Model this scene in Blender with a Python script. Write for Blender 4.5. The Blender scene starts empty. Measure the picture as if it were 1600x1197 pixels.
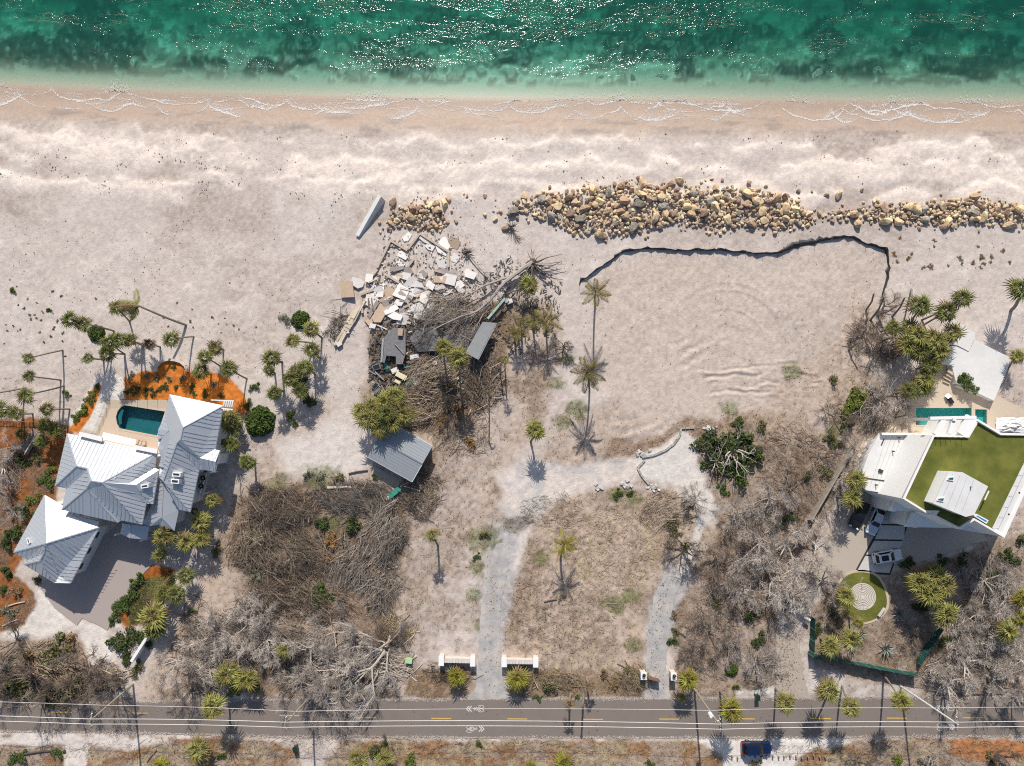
import bpy, math, random
import numpy as np
from mathutils import Vector, Matrix, Euler
from mathutils.geometry import tessellate_polygon

random.seed(7)
rng = np.random.default_rng(11)
SC = bpy.context.scene
COL = SC.collection
PI = math.pi
rad = math.radians

# ------------------------------------------------------------ camera, sky, sun, exposure
CAM_H = 110.0
FPX = 1060.0
TILT = math.atan(56.5 / FPX)
cam_data = bpy.data.cameras.new('camera')
cam_data.sensor_width = 36.0
cam_data.lens = FPX / 1600.0 * 36.0
cam_data.clip_start = 1.0
cam_data.clip_end = 4000.0
cam = bpy.data.objects.new('camera', cam_data)
cam.location = (0, 0, CAM_H)
cam.rotation_euler = (TILT, 0, 0)
COL.objects.link(cam)
SC.camera = cam

SUN_EL = 38.0
SUN_AZ = -3.0                       # degrees from +Y (the sea side) towards +X
world = bpy.data.worlds.new('World')
SC.world = world
world.use_nodes = True
wnt = world.node_tree
wnt.nodes.clear()
sky = wnt.nodes.new('ShaderNodeTexSky')
sky.sky_type = 'NISHITA'
sky.sun_disc = False
sky.sun_elevation = rad(SUN_EL)
sky.sun_rotation = rad(SUN_AZ)
sky.air_density = 1.0
sky.dust_density = 1.2
bg = wnt.nodes.new('ShaderNodeBackground')
bg.inputs['Strength'].default_value = 0.11
wout = wnt.nodes.new('ShaderNodeOutputWorld')
wnt.links.new(sky.outputs['Color'], bg.inputs['Color'])
wnt.links.new(bg.outputs['Background'], wout.inputs['Surface'])

sun_data = bpy.data.lights.new('sun', 'SUN')
sun_data.energy = 5.0
sun_data.angle = rad(0.53)
sun_data.color = (1.0, 0.94, 0.85)
sun = bpy.data.objects.new('sun', sun_data)
_e, _a = rad(SUN_EL), rad(SUN_AZ)
SUN_DIR = Vector((math.sin(_a) * math.cos(_e), math.cos(_a) * math.cos(_e), math.sin(_e)))
sun.rotation_euler = (-SUN_DIR).to_track_quat('-Z', 'Y').to_euler()
sun.location = (0, 60, 90)
COL.objects.link(sun)

SC.view_settings.view_transform = 'Standard'
SC.view_settings.look = 'None'
SC.view_settings.exposure = 0.0
SC.view_settings.gamma = 1.0
SC.view_settings.use_curve_mapping = False
SC.cycles.use_denoising = False
SC.cycles.filter_width = 1.1
SC.cycles.max_bounces = 6
SC.cycles.transparent_max_bounces = 12
SC.cycles.sample_clamp_indirect = 6.0

# ------------------------------------------------------------ measuring: photo pixel <-> ground
_c, _s = math.cos(TILT), math.sin(TILT)


def P(u, v, z=0.0):
    X, Y = (u - 800.0) / FPX, -(v - 598.5) / FPX
    dx, dy, dz = X, Y * _c + _s, Y * _s - _c
    k = (z - CAM_H) / dz
    return Vector((dx * k, dy * k, z))


def uv_of(x, y, z=0.0):
    zz = z - CAM_H
    yc = y * _c + zz * _s
    zc = -y * _s + zz * _c
    return 800.0 + FPX * x / (-zc), 598.5 - FPX * yc / (-zc)


# ------------------------------------------------------------ numpy noise
def _hash(ix, iy, seed):
    h = (ix.astype(np.int64) * 374761393 + iy.astype(np.int64) * 668265263 + seed * 1442695041) & 0x7fffffff
    h = ((h ^ (h >> 13)) * 1274126177) & 0x7fffffff
    h = h ^ (h >> 16)
    return (h & 0xffff) / 65535.0


def vnoise(x, y, seed=0):
    ix, iy = np.floor(x), np.floor(y)
    fx, fy = x - ix, y - iy
    fx = fx * fx * (3 - 2 * fx)
    fy = fy * fy * (3 - 2 * fy)
    a, b = _hash(ix, iy, seed), _hash(ix + 1, iy, seed)
    c, d = _hash(ix, iy + 1, seed), _hash(ix + 1, iy + 1, seed)
    return a + (b - a) * fx + (c - a) * fy + (a - b - c + d) * fx * fy


def fbm(x, y, seed=0, oct=4):
    t, amp, tot = 0.0, 1.0, 0.0
    for k in range(oct):
        t = t + amp * vnoise(x * 2 ** k + 17.3 * k, y * 2 ** k - 9.1 * k, seed + k)
        tot += amp
        amp *= 0.5
    return t / tot


def sstep(a, b, x):
    t = np.clip((x - a) / (b - a), 0, 1)
    return t * t * (3 - 2 * t)


def sdist(poly, u, v):
    """signed distance to a polygon (positive inside), in the units of poly"""
    best = np.full(np.shape(u), 1e9)
    inside = np.zeros(np.shape(u), bool)
    n = len(poly)
    for i in range(n):
        x0, y0 = poly[i]
        x1, y1 = poly[(i + 1) % n]
        ex, ey = x1 - x0, y1 - y0
        L = ex * ex + ey * ey + 1e-9
        t = np.clip(((u - x0) * ex + (v - y0) * ey) / L, 0, 1)
        best = np.minimum(best, np.hypot(u - x0 - t * ex, v - y0 - t * ey))
        if y0 != y1:
            cond = ((y0 > v) != (y1 > v)) & (u < (x1 - x0) * (v - y0) / (y1 - y0) + x0)
            inside ^= cond
    return np.where(inside, best, -best)


def lindist(line, u, v):
    best = np.full(np.shape(u), 1e9)
    for (x0, y0), (x1, y1) in zip(line[:-1], line[1:]):
        ex, ey = x1 - x0, y1 - y0
        t = np.clip(((u - x0) * ex + (v - y0) * ey) / (ex * ex + ey * ey + 1e-9), 0, 1)
        best = np.minimum(best, np.hypot(u - x0 - t * ex, v - y0 - t * ey))
    return best


# ------------------------------------------------------------ materials
def mat(name, col, rough=0.8, metal=0.0, var=0.12, scale=1.5, obj_var=0.0, isl_var=0.0, bump=0.0, bscale=None,
        col2=None, spec=0.3, hue=0.0, trans=0.0, detail=6.0):
    """procedural material: base colour broken up by noise, per-object and per-piece variation, fine bump"""
    m = bpy.data.materials.new(name)
    m.use_nodes = True
    nt = m.node_tree
    N, L = nt.nodes, nt.links
    b = N['Principled BSDF']
    b.inputs['Roughness'].default_value = rough
    b.inputs['Metallic'].default_value = metal
    b.inputs['Specular IOR Level'].default_value = spec
    tc = N.new('ShaderNodeTexCoord')
    no = N.new('ShaderNodeTexNoise')
    no.inputs['Scale'].default_value = scale
    no.inputs['Detail'].default_value = detail
    no.inputs['Roughness'].default_value = 0.65
    L.new(tc.outputs['Object'], no.inputs['Vector'])
    mix = N.new('ShaderNodeMix')
    mix.data_type = 'RGBA'
    mix.inputs['A'].default_value = (*col, 1)
    mix.inputs['B'].default_value = (*(col2 or col), 1)
    ramp = N.new('ShaderNodeMapRange')
    ramp.inputs['From Min'].default_value = 0.38
    ramp.inputs['From Max'].default_value = 0.62
    L.new(no.outputs['Fac'], ramp.inputs['Value'])
    L.new(ramp.outputs['Result'], mix.inputs['Factor'])
    hs = N.new('ShaderNodeHueSaturation')
    L.new(mix.outputs['Result'], hs.inputs['Color'])
    val = N.new('ShaderNodeMath')                    # 1 + var*(noise-.5)*2
    val.operation = 'MULTIPLY_ADD'
    val.inputs[1].default_value = 4 * var
    val.inputs[2].default_value = 1 - 2 * var
    L.new(no.outputs['Fac'], val.inputs[0])
    cur = val.outputs[0]

    def addvar(sock, amt):
        nonlocal cur
        k = N.new('ShaderNodeMath')
        k.operation = 'MULTIPLY_ADD'
        k.inputs[1].default_value = 2 * amt
        k.inputs[2].default_value = 1 - amt
        L.new(sock, k.inputs[0])
        mm = N.new('ShaderNodeMath')
        mm.operation = 'MULTIPLY'
        L.new(cur, mm.inputs[0])
        L.new(k.outputs[0], mm.inputs[1])
        cur = mm.outputs[0]
    if obj_var:
        oi = N.new('ShaderNodeObjectInfo')
        addvar(oi.outputs['Random'], obj_var)
    gi = None
    if isl_var or hue:
        gi = N.new('ShaderNodeNewGeometry')
    if isl_var:
        addvar(gi.outputs['Random Per Island'], isl_var)
    L.new(cur, hs.inputs['Value'])
    if hue:
        src = gi.outputs['Random Per Island']
        if obj_var:
            src = oi.outputs['Random']
        hm = N.new('ShaderNodeMath')
        hm.operation = 'MULTIPLY_ADD'
        hm.inputs[1].default_value = 2 * hue
        hm.inputs[2].default_value = 0.5 - hue
        L.new(src, hm.inputs[0])
        L.new(hm.outputs[0], hs.inputs['Hue'])
    L.new(hs.outputs['Color'], b.inputs['Base Color'])
    if bump:
        n2 = N.new('ShaderNodeTexNoise')
        n2.inputs['Scale'].default_value = bscale or scale * 4
        n2.inputs['Detail'].default_value = 5
        L.new(tc.outputs['Object'], n2.inputs['Vector'])
        bp = N.new('ShaderNodeBump')
        bp.inputs['Strength'].default_value = 0.6
        bp.inputs['Distance'].default_value = bump
        L.new(n2.outputs['Fac'], bp.inputs['Height'])
        L.new(bp.outputs['Normal'], b.inputs['Normal'])
    if trans:                                         # thin leaves let some light through
        tr = N.new('ShaderNodeBsdfTranslucent')
        L.new(hs.outputs['Color'], tr.inputs['Color'])
        mx = N.new('ShaderNodeMixShader')
        mx.inputs['Fac'].default_value = trans
        L.new(b.outputs['BSDF'], mx.inputs[1])
        L.new(tr.outputs['BSDF'], mx.inputs[2])
        L.new(mx.outputs['Shader'], N['Material Output'].inputs['Surface'])
    return m


def glassy(name, tint, depth_tint=None, rough=0.05, fac=None):
    """clear water or glass: tinted transparency under a Fresnel reflection"""
    m = bpy.data.materials.new(name)
    m.use_nodes = True
    N, L = m.node_tree.nodes, m.node_tree.links
    N.remove(N['Principled BSDF'])
    t = N.new('ShaderNodeBsdfTransparent')
    t.inputs['Color'].default_value = (*tint, 1)
    g = N.new('ShaderNodeBsdfGlossy')
    g.inputs['Roughness'].default_value = rough
    lw = N.new('ShaderNodeLayerWeight')
    lw.inputs['Blend'].default_value = .5
    pw = N.new('ShaderNodeMath')
    pw.operation = 'POWER'
    pw.inputs[1].default_value = 5
    L.new(lw.outputs['Facing'], pw.inputs[0])
    f = N.new('ShaderNodeMath')
    f.operation = 'MULTIPLY_ADD'
    f.inputs[1].default_value = .8
    f.inputs[2].default_value = .03
    L.new(pw.outputs[0], f.inputs[0])
    no = N.new('ShaderNodeTexNoise')
    no.inputs['Scale'].default_value = 2.0
    bp = N.new('ShaderNodeBump')
    bp.inputs['Distance'].default_value = 0.02
    L.new(no.outputs['Fac'], bp.inputs['Height'])
    L.new(bp.outputs['Normal'], g.inputs['Normal'])
    mx = N.new('ShaderNodeMixShader')
    L.new(f.outputs[0], mx.inputs['Fac'])
    L.new(t.outputs['BSDF'], mx.inputs[1])
    L.new(g.outputs['BSDF'], mx.inputs[2])
    L.new(mx.outputs['Shader'], N['Material Output'].inputs['Surface'])
    return m


# ------------------------------------------------------------ mesh builder
class MB:
    def __init__(self):
        self.v, self.f = [], []

    def add(self, vs, fs):
        n = len(self.v)
        self.v += [tuple(p) for p in vs]
        self.f += [tuple(i + n for i in f) for f in fs]
        return self

    def box(self, c, s, rz=0.0, rx=0.0, ry=0.0):
        M = Matrix.Translation(Vector(c)) @ Euler((rx, ry, rz)).to_matrix().to_4x4()
        vs = [M @ Vector((x * s[0] / 2, y * s[1] / 2, z * s[2] / 2)) for x in (-1, 1) for y in (-1, 1) for z in (-1, 1)]
        return self.add(vs, [(0, 1, 3, 2), (4, 6, 7, 5), (0, 4, 5, 1), (2, 3, 7, 6), (0, 2, 6, 4), (1, 5, 7, 3)])

    def beam(self, a, b, w, h):
        """a square bar from a to b (points on its centre line)"""
        a, b = Vector(a), Vector(b)
        d = (b - a)
        side = Vector((-d.y, d.x, 0))
        if side.length < 1e-6:
            side = Vector((1, 0, 0))
        side = side.normalized() * w / 2
        up = d.cross(side).normalized() * h / 2
        if up.z < 0:
            up = -up
        vs = [a - side - up, a + side - up, a + side + up, a - side + up, b - side - up, b + side - up, b + side + up, b - side + up]
        return self.add(vs, [(0, 3, 2, 1), (4, 5, 6, 7), (0, 1, 5, 4), (1, 2, 6, 5), (2, 3, 7, 6), (3, 0, 4, 7)])

    def prism(self, poly, z0, z1, holes=()):
        """vertical extrusion of an xy polygon (z0/z1 numbers)"""
        loops = [[Vector((p[0], p[1], 0)) for p in poly]] + [[Vector((p[0], p[1], 0)) for p in h] for h in holes]
        flat = [p for l in loops for p in l]
        tris = tessellate_polygon(loops)
        n = len(flat)
        vs = [(p.x, p.y, z1) for p in flat] + [(p.x, p.y, z0) for p in flat]
        fs = []
        for t in tris:
            a, b, c = [flat[i] for i in t]
            if (b - a).cross(c - a).z < 0:
                t = (t[0], t[2], t[1])
            fs.append(tuple(t))
            fs.append((t[2] + n, t[1] + n, t[0] + n))
        k = 0
        for l in loops:
            m = len(l)
            for i in range(m):
                j = (i + 1) % m
                fs.append((k + i, k + j, k + j + n, k + i + n))
            k += m
        return self.add(vs, fs)

    def poly(self, pts):
        pts = [Vector(p) for p in pts]
        tris = tessellate_polygon([pts])
        nn = Vector((0, 0, 0))
        out = []
        for t in tris:
            a, b, c = [pts[i] for i in t]
            if (b - a).cross(c - a).z < 0:
                t = (t[0], t[2], t[1])
            out.append(tuple(t))
        return self.add(pts, out)

    def tube(self, pts, radii, sides=6, cap=True):
        pts = [Vector(p) for p in pts]
        vs, fs = [], []
        for i, p in enumerate(pts):
            d = (pts[min(i + 1, len(pts) - 1)] - pts[max(i - 1, 0)]).normalized()
            a = d.cross(Vector((0.31, 0.17, 0.93)))
            if a.length < 1e-3:
                a = d.cross(Vector((1, 0, 0)))
            a.normalize()
            b = d.cross(a)
            for k in range(sides):
                t = 2 * PI * k / sides
                vs.append(p + (a * math.cos(t) + b * math.sin(t)) * radii[i])
        for i in range(len(pts) - 1):
            for k in range(sides):
                k2 = (k + 1) % sides
                fs.append((i * sides + k, i * sides + k2, (i + 1) * sides + k2, (i + 1) * sides + k))
        if cap:
            fs.append(tuple(range(sides))[::-1])
            fs.append(tuple((len(pts) - 1) * sides + k for k in range(sides)))
        return self.add(vs, fs)

    def cyl(self, c, r, z0, z1, sides=16, r2=None):
        r2 = r if r2 is None else r2
        vs = [(c[0] + r * math.cos(2 * PI * k / sides), c[1] + r * math.sin(2 * PI * k / sides), z0) for k in range(sides)]
        vs += [(c[0] + r2 * math.cos(2 * PI * k / sides), c[1] + r2 * math.sin(2 * PI * k / sides), z1) for k in range(sides)]
        fs = [(k, (k + 1) % sides, (k + 1) % sides + sides, k + sides) for k in range(sides)]
        fs += [tuple(range(sides))[::-1], tuple(range(sides, 2 * sides))]
        return self.add(vs, fs)

    def mesh(self, name, m, org=(0, 0, 0), smooth=False):
        me = bpy.data.meshes.new(name)
        ox, oy, oz = org
        me.from_pydata([(x - ox, y - oy, z - oz) for x, y, z in self.v], [], self.f)
        if m:
            for mm in (m if isinstance(m, (list, tuple)) else [m]):
                me.materials.append(mm)
        if smooth:
            me.polygons.foreach_set('use_smooth', [True] * len(me.polygons))
        me.update()
        return me


def np_mesh(name, verts, faces, m, smooth=False):
    """fast mesh from arrays; faces is an (n,k) array"""
    me = bpy.data.meshes.new(name)
    nv, (nf, k) = len(verts), faces.shape
    me.vertices.add(nv)
    me.vertices.foreach_set('co', np.asarray(verts, np.float32).ravel())
    me.loops.add(nf * k)
    me.loops.foreach_set('vertex_index', np.asarray(faces, np.int32).ravel())
    me.polygons.add(nf)
    me.polygons.foreach_set('loop_start', np.arange(0, nf * k, k, dtype=np.int32))
    me.polygons.foreach_set('use_smooth', np.full(nf, smooth))
    if m:
        me.materials.append(m)
    me.update(calc_edges=True)
    me.validate()
    return me


def sticks(name, P0, P1, R0, R1, m, sides=3):
    """many thin tapered prisms at once"""
    P0, P1 = np.asarray(P0, float), np.asarray(P1, float)
    n = len(P0)
    R0, R1 = np.broadcast_to(R0, n), np.broadcast_to(R1, n)
    d = P1 - P0
    d /= (np.linalg.norm(d, axis=1, keepdims=True) + 1e-9)
    ref = np.where(np.abs(d[:, 2:3]) > 0.9, np.array([[1.0, 0, 0]]), np.array([[0, 0, 1.0]]))
    a = np.cross(d, ref)
    a /= (np.linalg.norm(a, axis=1, keepdims=True) + 1e-9)
    b = np.cross(d, a)
    V = np.zeros((n, 2 * sides, 3))
    for k in range(sides):
        t = 2 * PI * k / sides
        o = a * math.cos(t) + b * math.sin(t)
        V[:, k] = P0 + o * R0[:, None]
        V[:, sides + k] = P1 + o * R1[:, None]
    F = np.zeros((n, sides, 4), int)
    base = (np.arange(n) * 2 * sides)[:, None]
    for k in range(sides):
        k2 = (k + 1) % sides
        F[:, k] = np.concatenate([base + k, base + k2, base + sides + k2, base + sides + k], axis=1)
    return np_mesh(name, V.reshape(-1, 3), F.reshape(-1, 4), m)


# ------------------------------------------------------------ objects
ORG = {}


def thing(name, label, cat, loc, group=None, rz=0.0):
    o = bpy.data.objects.new(name, None)
    o.empty_display_size = 0.3
    COL.objects.link(o)
    o.location = loc
    o.rotation_euler = (0, 0, rz)
    o['label'] = label
    o['category'] = cat
    if group:
        o['group'] = group
    ORG[o.name] = Vector(loc)
    return o


def link(name, me, parent=None, kind=None, label=None, cat=None, group=None, loc=None):
    o = bpy.data.objects.new(name, me)
    COL.objects.link(o)
    if parent is not None:
        o.parent = parent
    if loc is not None:
        o.location = loc
    for k, val in (('kind', kind), ('label', label), ('category', cat), ('group', group)):
        if val:
            o[k] = val
    return o


def part(name, mb, m, parent, kind=None, label=None, smooth=False):
    """mb is in world coordinates; becomes a child of parent (whose root has its origin in ORG)"""
    r = parent
    while r.parent is not None:
        r = r.parent
    o = link(name, mb.mesh(name, m, ORG[r.name], smooth), parent, kind, label)
    return o


def single(name, mb, m, label, cat, loc, group=None, kind=None, smooth=False):
    """a thing that is one mesh, mb in world coordinates"""
    o = link(name, mb.mesh(name, m, loc, smooth), None, kind, label, cat, group, loc)
    return o


def copy_tree(o, parent=None):
    c = o.copy()
    COL.objects.link(c)
    c.parent = parent
    for ch in [x for x in o.children]:
        copy_tree(ch, c)
    return c


def inset(poly, d):
    """shrink an xy polygon by d"""
    n = len(poly)
    area = sum(poly[i][0] * poly[(i + 1) % n][1] - poly[(i + 1) % n][0] * poly[i][1] for i in range(n))
    sg = 1 if area > 0 else -1
    out = []
    for i in range(n):
        a, b, c = Vector(poly[i - 1][:2]), Vector(poly[i][:2]), Vector(poly[(i + 1) % n][:2])
        d1, d2 = (b - a).normalized(), (c - b).normalized()
        n1, n2 = Vector((-d1.y, d1.x)) * sg, Vector((-d2.y, d2.x)) * sg
        k = n1 + n2
        k = k / max(0.35, k.length_squared / 2)
        out.append((b.x + k.x * d, b.y + k.y * d))
    return out


def ordinal(i):
    w = ['first', 'second', 'third', 'fourth', 'fifth', 'sixth', 'seventh', 'eighth', 'ninth', 'tenth', 'eleventh', 'twelfth',
         'thirteenth', 'fourteenth', 'fifteenth', 'sixteenth', 'seventeenth', 'eighteenth', 'nineteenth', 'twentieth']
    if i < 20:
        return w[i]
    tens = ['twenty', 'thirty', 'forty', 'fifty']
    return tens[(i + 1) // 10 - 2] + '-' + w[(i + 1) % 10 - 1] if (i + 1) % 10 else {30: 'thirtieth', 40: 'fortieth', 50: 'fiftieth'}[i + 1]
# ------------------------------------------------------------ hard surfaces traced on the ground (photo pixels at z=0)
ROAD_TOP = [(-900, 1112), (0, 1104), (200, 1097), (430, 1093), (800, 1092), (1200, 1091), (1600, 1088), (2500, 1080)]
ROAD_BOT = [(2500, 1143), (1600, 1151), (1200, 1153), (800, 1153), (430, 1152), (200, 1145), (0, 1143), (-900, 1138)]
POLY = {
    'road': ROAD_TOP + ROAD_BOT,
    'drive_main': [(728, 1093), (741, 1078), (746, 1060), (748, 1010), (751, 960), (757, 900), (763, 884), (769, 872), (771, 858), (776, 850), (785, 848), (793, 856), (796, 872), (792, 900), (783, 940), (781, 1000),
                   (784, 1050), (790, 1075), (800, 1093)],
    'drive_second': [(1007, 1092), (1009, 1060), (1010, 1020), (1013, 985), (1020, 940), (1030, 915), (1045, 898), (1070, 905), (1055, 930), (1049, 960),
                     (1044, 1010), (1040, 1050), (1048, 1092)],
    'paver_court': [(60, 915), (100, 890), (150, 850), (190, 815), (240, 835), (252, 868), (225, 895), (205, 930), (185, 942), (168, 985), (150, 975),
                    (128, 966), (120, 977), (85, 950)],
    'pool_deck_left': [(170, 625), (262, 625), (300, 640), (300, 720), (246, 712), (146, 690), (150, 675)],
    'court_right': [(1338, 893), (1300, 905), (1262, 945), (1240, 950), (1228, 935), (1262, 880), (1300, 820), (1330, 770), (1420, 770), (1500, 800), (1545, 845),
                    (1520, 850), (1480, 865), (1430, 880), (1400, 893), (1390, 896)],
    'deck_right': [(1335, 720), (1352, 680), (1375, 655), (1415, 625), (1440, 590), (1475, 575), (1600, 640), (1680, 640), (1680, 700), (1600, 700), (1440, 700), (1360, 740)],
    'path_right': [(1213, 955), (1238, 955), (1248, 1000), (1254, 1040), (1264, 1091), (1214, 1091), (1212, 1040), (1213, 1000)],
}
POOL_L = [(194, 633), (258, 643), (245.6, 680.7), (186.7, 669.4), (183, 663), (181, 652), (184, 642), (189, 636)]
POOL_R = [(1431, 637.5), (1518, 637.5), (1518, 664), (1431, 664)]
SPA_R = [(1523.5, 639.5), (1542, 640), (1542, 663), (1523.5, 663)]

# ------------------------------------------------------------ ground sheet
def axis(a, b, step, far):
    core = list(np.arange(a, b + step / 2, step))
    out, s, x = [], step, b
    while x < far:
        s *= 1.5
        x += s
        out.append(x)
    lo, s, x = [], step, a
    while x > -far:
        s *= 1.5
        x -= s
        lo.append(x)
    return lo[::-1] + core, out


STEP = 0.215
lo, hi = axis(-87.5, 87.5, STEP, 900)
XS = np.array(lo + hi)
lo, _ = axis(-57.5, 52.0, STEP, 900)
_, hi = axis(52.0, 72.0, 0.43, 1500)
YS = np.array(lo + list(np.arange(52.4, 72, 0.43)) + hi)
GX, GY = np.meshgrid(XS, YS)
GU, GV = uv_of(GX, GY)
GUc, GVc = np.clip(GU, -250, 1850), np.clip(GV, -200, 1400)


def shore(u):
    return np.interp(u, [-400, 0, 250, 500, 800, 1100, 1600, 2000], [118, 128, 139, 146, 150, 151, 155, 160])


D = (GV - shore(GU)) / 9.64                              # metres landward of the waterline
WATER_Z = -1.3
GX_, GY_ = np.clip(GX, -140, 140), np.clip(GY, -110, 130)
n_big = fbm(GX_ / 14, GY_ / 14, 3)
n_mid = fbm(GX_ / 3.5, GY_ / 3.5, 21)
n_fin = fbm(GX_ / 0.9, GY_ / 0.9, 41)
n_pix = fbm(GX_ / 0.45, GY_ / 0.45, 71, 2)
Z = np.where(D > 0, -1.3 * (1 - np.clip(D / 20, 0, 1)) ** 1.5, -1.3 - np.minimum(0.17 * np.abs(D), 2.2 + 0.03 * np.abs(D)))
Z = np.maximum(Z, -12)
beach = sstep(3, 5, D) * (1 - sstep(19, 26, D))
# beach cusps: scalloped berms of dry sand
cusp = 0
for d0, amp, w, per, ph in ((6.8, 0.20, 1.1, 11.5, 0.0), (10.2, 0.28, 1.5, 12.8, 1.9), (14.2, 0.26, 1.3, 14.6, 3.4)):
    warp = 5.0 * (fbm(GX_ / 11, GY_ / 30 + d0, 5) - 0.5) + 2.2 * (fbm(GX_ / 3.2, GY_ / 5 + d0, 6) - .5) + .8 * (n_fin - .5)
    lobe = np.abs(np.sin(PI * ((GX_ + 9 * fbm(GX_ / 24, GY_ / 60 + d0, 8)) / per) + ph)) ** .8
    ph_d = D - d0 - 1.5 * lobe + warp
    r = np.where(ph_d > 0, np.exp(-(ph_d / (w * 1.9)) ** 2), np.exp(-(ph_d / (w * 0.8)) ** 2))
    cusp = cusp + amp * r * sstep(.25, .62, fbm(GX_ / 8, GY_ / 5 + 3 * d0, 9)) * (.5 + n_mid)
Z = Z + cusp * sstep(2, 5, D) * (1 - sstep(19, 24, D))
inland = sstep(18, 30, D)
Z = Z + inland * (0.30 * (n_mid - 0.5) + 0.10 * (n_fin - 0.5)) * (0.55 + 0.9 * n_big) + (1 - inland) * sstep(1, 5, D) * (0.10 * (n_mid - .5) + 0.06 * (n_fin - 0.5))
# bulldozer tracks on the graded lot
lot = [(930, 420), (1000, 395), (1200, 402), (1330, 380), (1380, 400), (1380, 450), (1320, 540), (1310, 620), (1230, 660), (1090, 690), (1000, 720), (960, 650), (905, 560)]
m_lot = sstep(-4, 18, sdist(lot, GU, GV))
rr = np.hypot(GU - 1135, GV - 545)
tr = np.exp(-((rr - 62) / 2.0) ** 2) + np.exp(-((rr - 92) / 2.2) ** 2) + 0.7 * np.exp(-((rr - 104) / 2.0) ** 2) + 0.6 * np.exp(-((rr - 38) / 2.) ** 2)
tr = .6 * tr * sstep(560, 500, GV) * np.clip(n_big * 2 - .25, 0, 1)
ridg = sstep(.42, .6, fbm(GX_ / 3, GY_ / .8, 15)) * np.sin(GV * 0.52 + 12 * n_mid + 4 * n_big + 0.012 * (GU - 1180)) * sstep(-6, 10, sdist([(1090, 575), (1240, 562), (1290, 590), (1270, 620), (1110, 622)], GU, GV))
diag = sstep(.4, .6, n_mid) * np.sin((GU * 0.55 + GV * 0.83) * 0.36 + 9 * n_mid) * sstep(-5, 14, sdist([(1055, 530), (1130, 500), (1150, 545), (1060, 590)], GU, GV))
tracks_v = np.sin(GU * 0.55 + 3 * n_mid) * sstep(-10, 25, sdist([(960, 470), (1080, 455), (1080, 600), (965, 600)], GU, GV))
Z = Z + m_lot * (0.13 * tr + 0.13 * ridg + 0.10 * diag + 0.03 * tracks_v) - 0.5 * m_lot * 0.12 * (n_mid - .5)
# swept arcs of raked sand on the cleared middle parcel
arcs = .55 * sstep(.42, .62, n_mid + .3 * (n_fin - .5)) * np.sin(np.hypot(GU - 930, GV - 730 - .15 * GU) * 0.5 + 14 * n_mid + 9 * n_big) * sstep(-10, 30, sdist([(820, 790), (900, 765), (1060, 770), (1060, 900), (960, 950), (800, 940)], GU, GV))
arcs2 = np.sin(np.hypot(GU - 960, GV - 560) * 0.35 + 5 * n_mid) * sstep(-10, 25, sdist([(960, 640), (1050, 640), (1040, 690), (960, 730), (930, 700)], GU, GV))
Z = Z + 0.07 * arcs + 0.05 * arcs2
hard = np.zeros_like(Z)
for k, p in POLY.items():
    hard = np.maximum(hard, sstep(-7, -1, sdist(p, GU, GV)))
Z = Z * (1 - hard) - 0.06 * hard
for p in (POOL_L, POOL_R, SPA_R):
    Z = np.where(sdist(p, GU, GV) > -4, -2.4, Z)
for k in ('road',):
    pass


def gz(x, y):
    """height of the ground sheet (bilinear)"""
    i = int(np.clip(np.searchsorted(XS, x) - 1, 0, len(XS) - 2))
    j = int(np.clip(np.searchsorted(YS, y) - 1, 0, len(YS) - 2))
    a = (x - XS[i]) / (XS[i + 1] - XS[i])
    b = (y - YS[j]) / (YS[j + 1] - YS[j])
    return float((Z[j, i] * (1 - a) + Z[j, i + 1] * a) * (1 - b) + (Z[j + 1, i] * (1 - a) + Z[j + 1, i + 1] * a) * b)


def gz_arr(x, y):
    i = np.clip(np.searchsorted(XS, x) - 1, 0, len(XS) - 2)
    j = np.clip(np.searchsorted(YS, y) - 1, 0, len(YS) - 2)
    a = (x - XS[i]) / (XS[i + 1] - XS[i])
    b = (y - YS[j]) / (YS[j + 1] - YS[j])
    return (Z[j, i] * (1 - a) + Z[j, i + 1] * a) * (1 - b) + (Z[j + 1, i] * (1 - a) + Z[j + 1, i + 1] * a) * b


def G(u, v, dz=0.0):
    z = 0.0
    for _ in range(3):
        p = P(u, v, z)
        z = gz(p.x, p.y)
    p = P(u, v, z)
    p.z = z + dz
    return p


# ------------------------------------------------------------ ground colours (albedo of what lies there, plus painted shade under the brush)
C_SAND = np.array((0.53, 0.46, 0.415))
C_PALE = np.array((0.64, 0.575, 0.53))
C_TAN = np.array((0.45, 0.375, 0.325))
C_WET = np.array((0.385, 0.29, 0.225))
C_DIRT = np.array((0.30, 0.228, 0.175))
C_LITT = np.array((0.17, 0.115, 0.075))
C_GREY = np.array((0.27, 0.235, 0.205))
C_STRAW = np.array((0.42, 0.335, 0.215))
C_MULCH = np.array((0.55, 0.175, 0.03))
C_GRASS = np.array((0.13, 0.15, 0.05))
C_SHELL = np.array((0.66, 0.61, 0.56))
C_GRAV = np.array((0.42, 0.41, 0.41))
A = np.zeros(Z.shape + (3,)) + C_SAND


def lay(mask, col):
    global A
    A = A * (1 - mask[..., None]) + np.asarray(col) * mask[..., None]


def zone(poly, soft=8, rough=18, seed=0, scale=4.0):
    """soft, ragged polygon mask"""
    xs, ys = [p[0] for p in poly], [p[1] for p in poly]
    m = np.zeros_like(Z)
    sel = (GU > min(xs) - 40) & (GU < max(xs) + 40) & (GV > min(ys) - 40) & (GV < max(ys) + 40)
    d = sdist(poly, GU[sel], GV[sel]) + rough * (fbm(GX[sel] / scale, GY[sel] / scale, 100 + seed) - 0.5) * 2
    m[sel] = sstep(-soft, soft, d)
    return m


lay(0.55 * sstep(0.42, 0.62, n_big), C_TAN)
lay(0.35 * sstep(.52, .7, n_mid), C_PALE)
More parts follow.
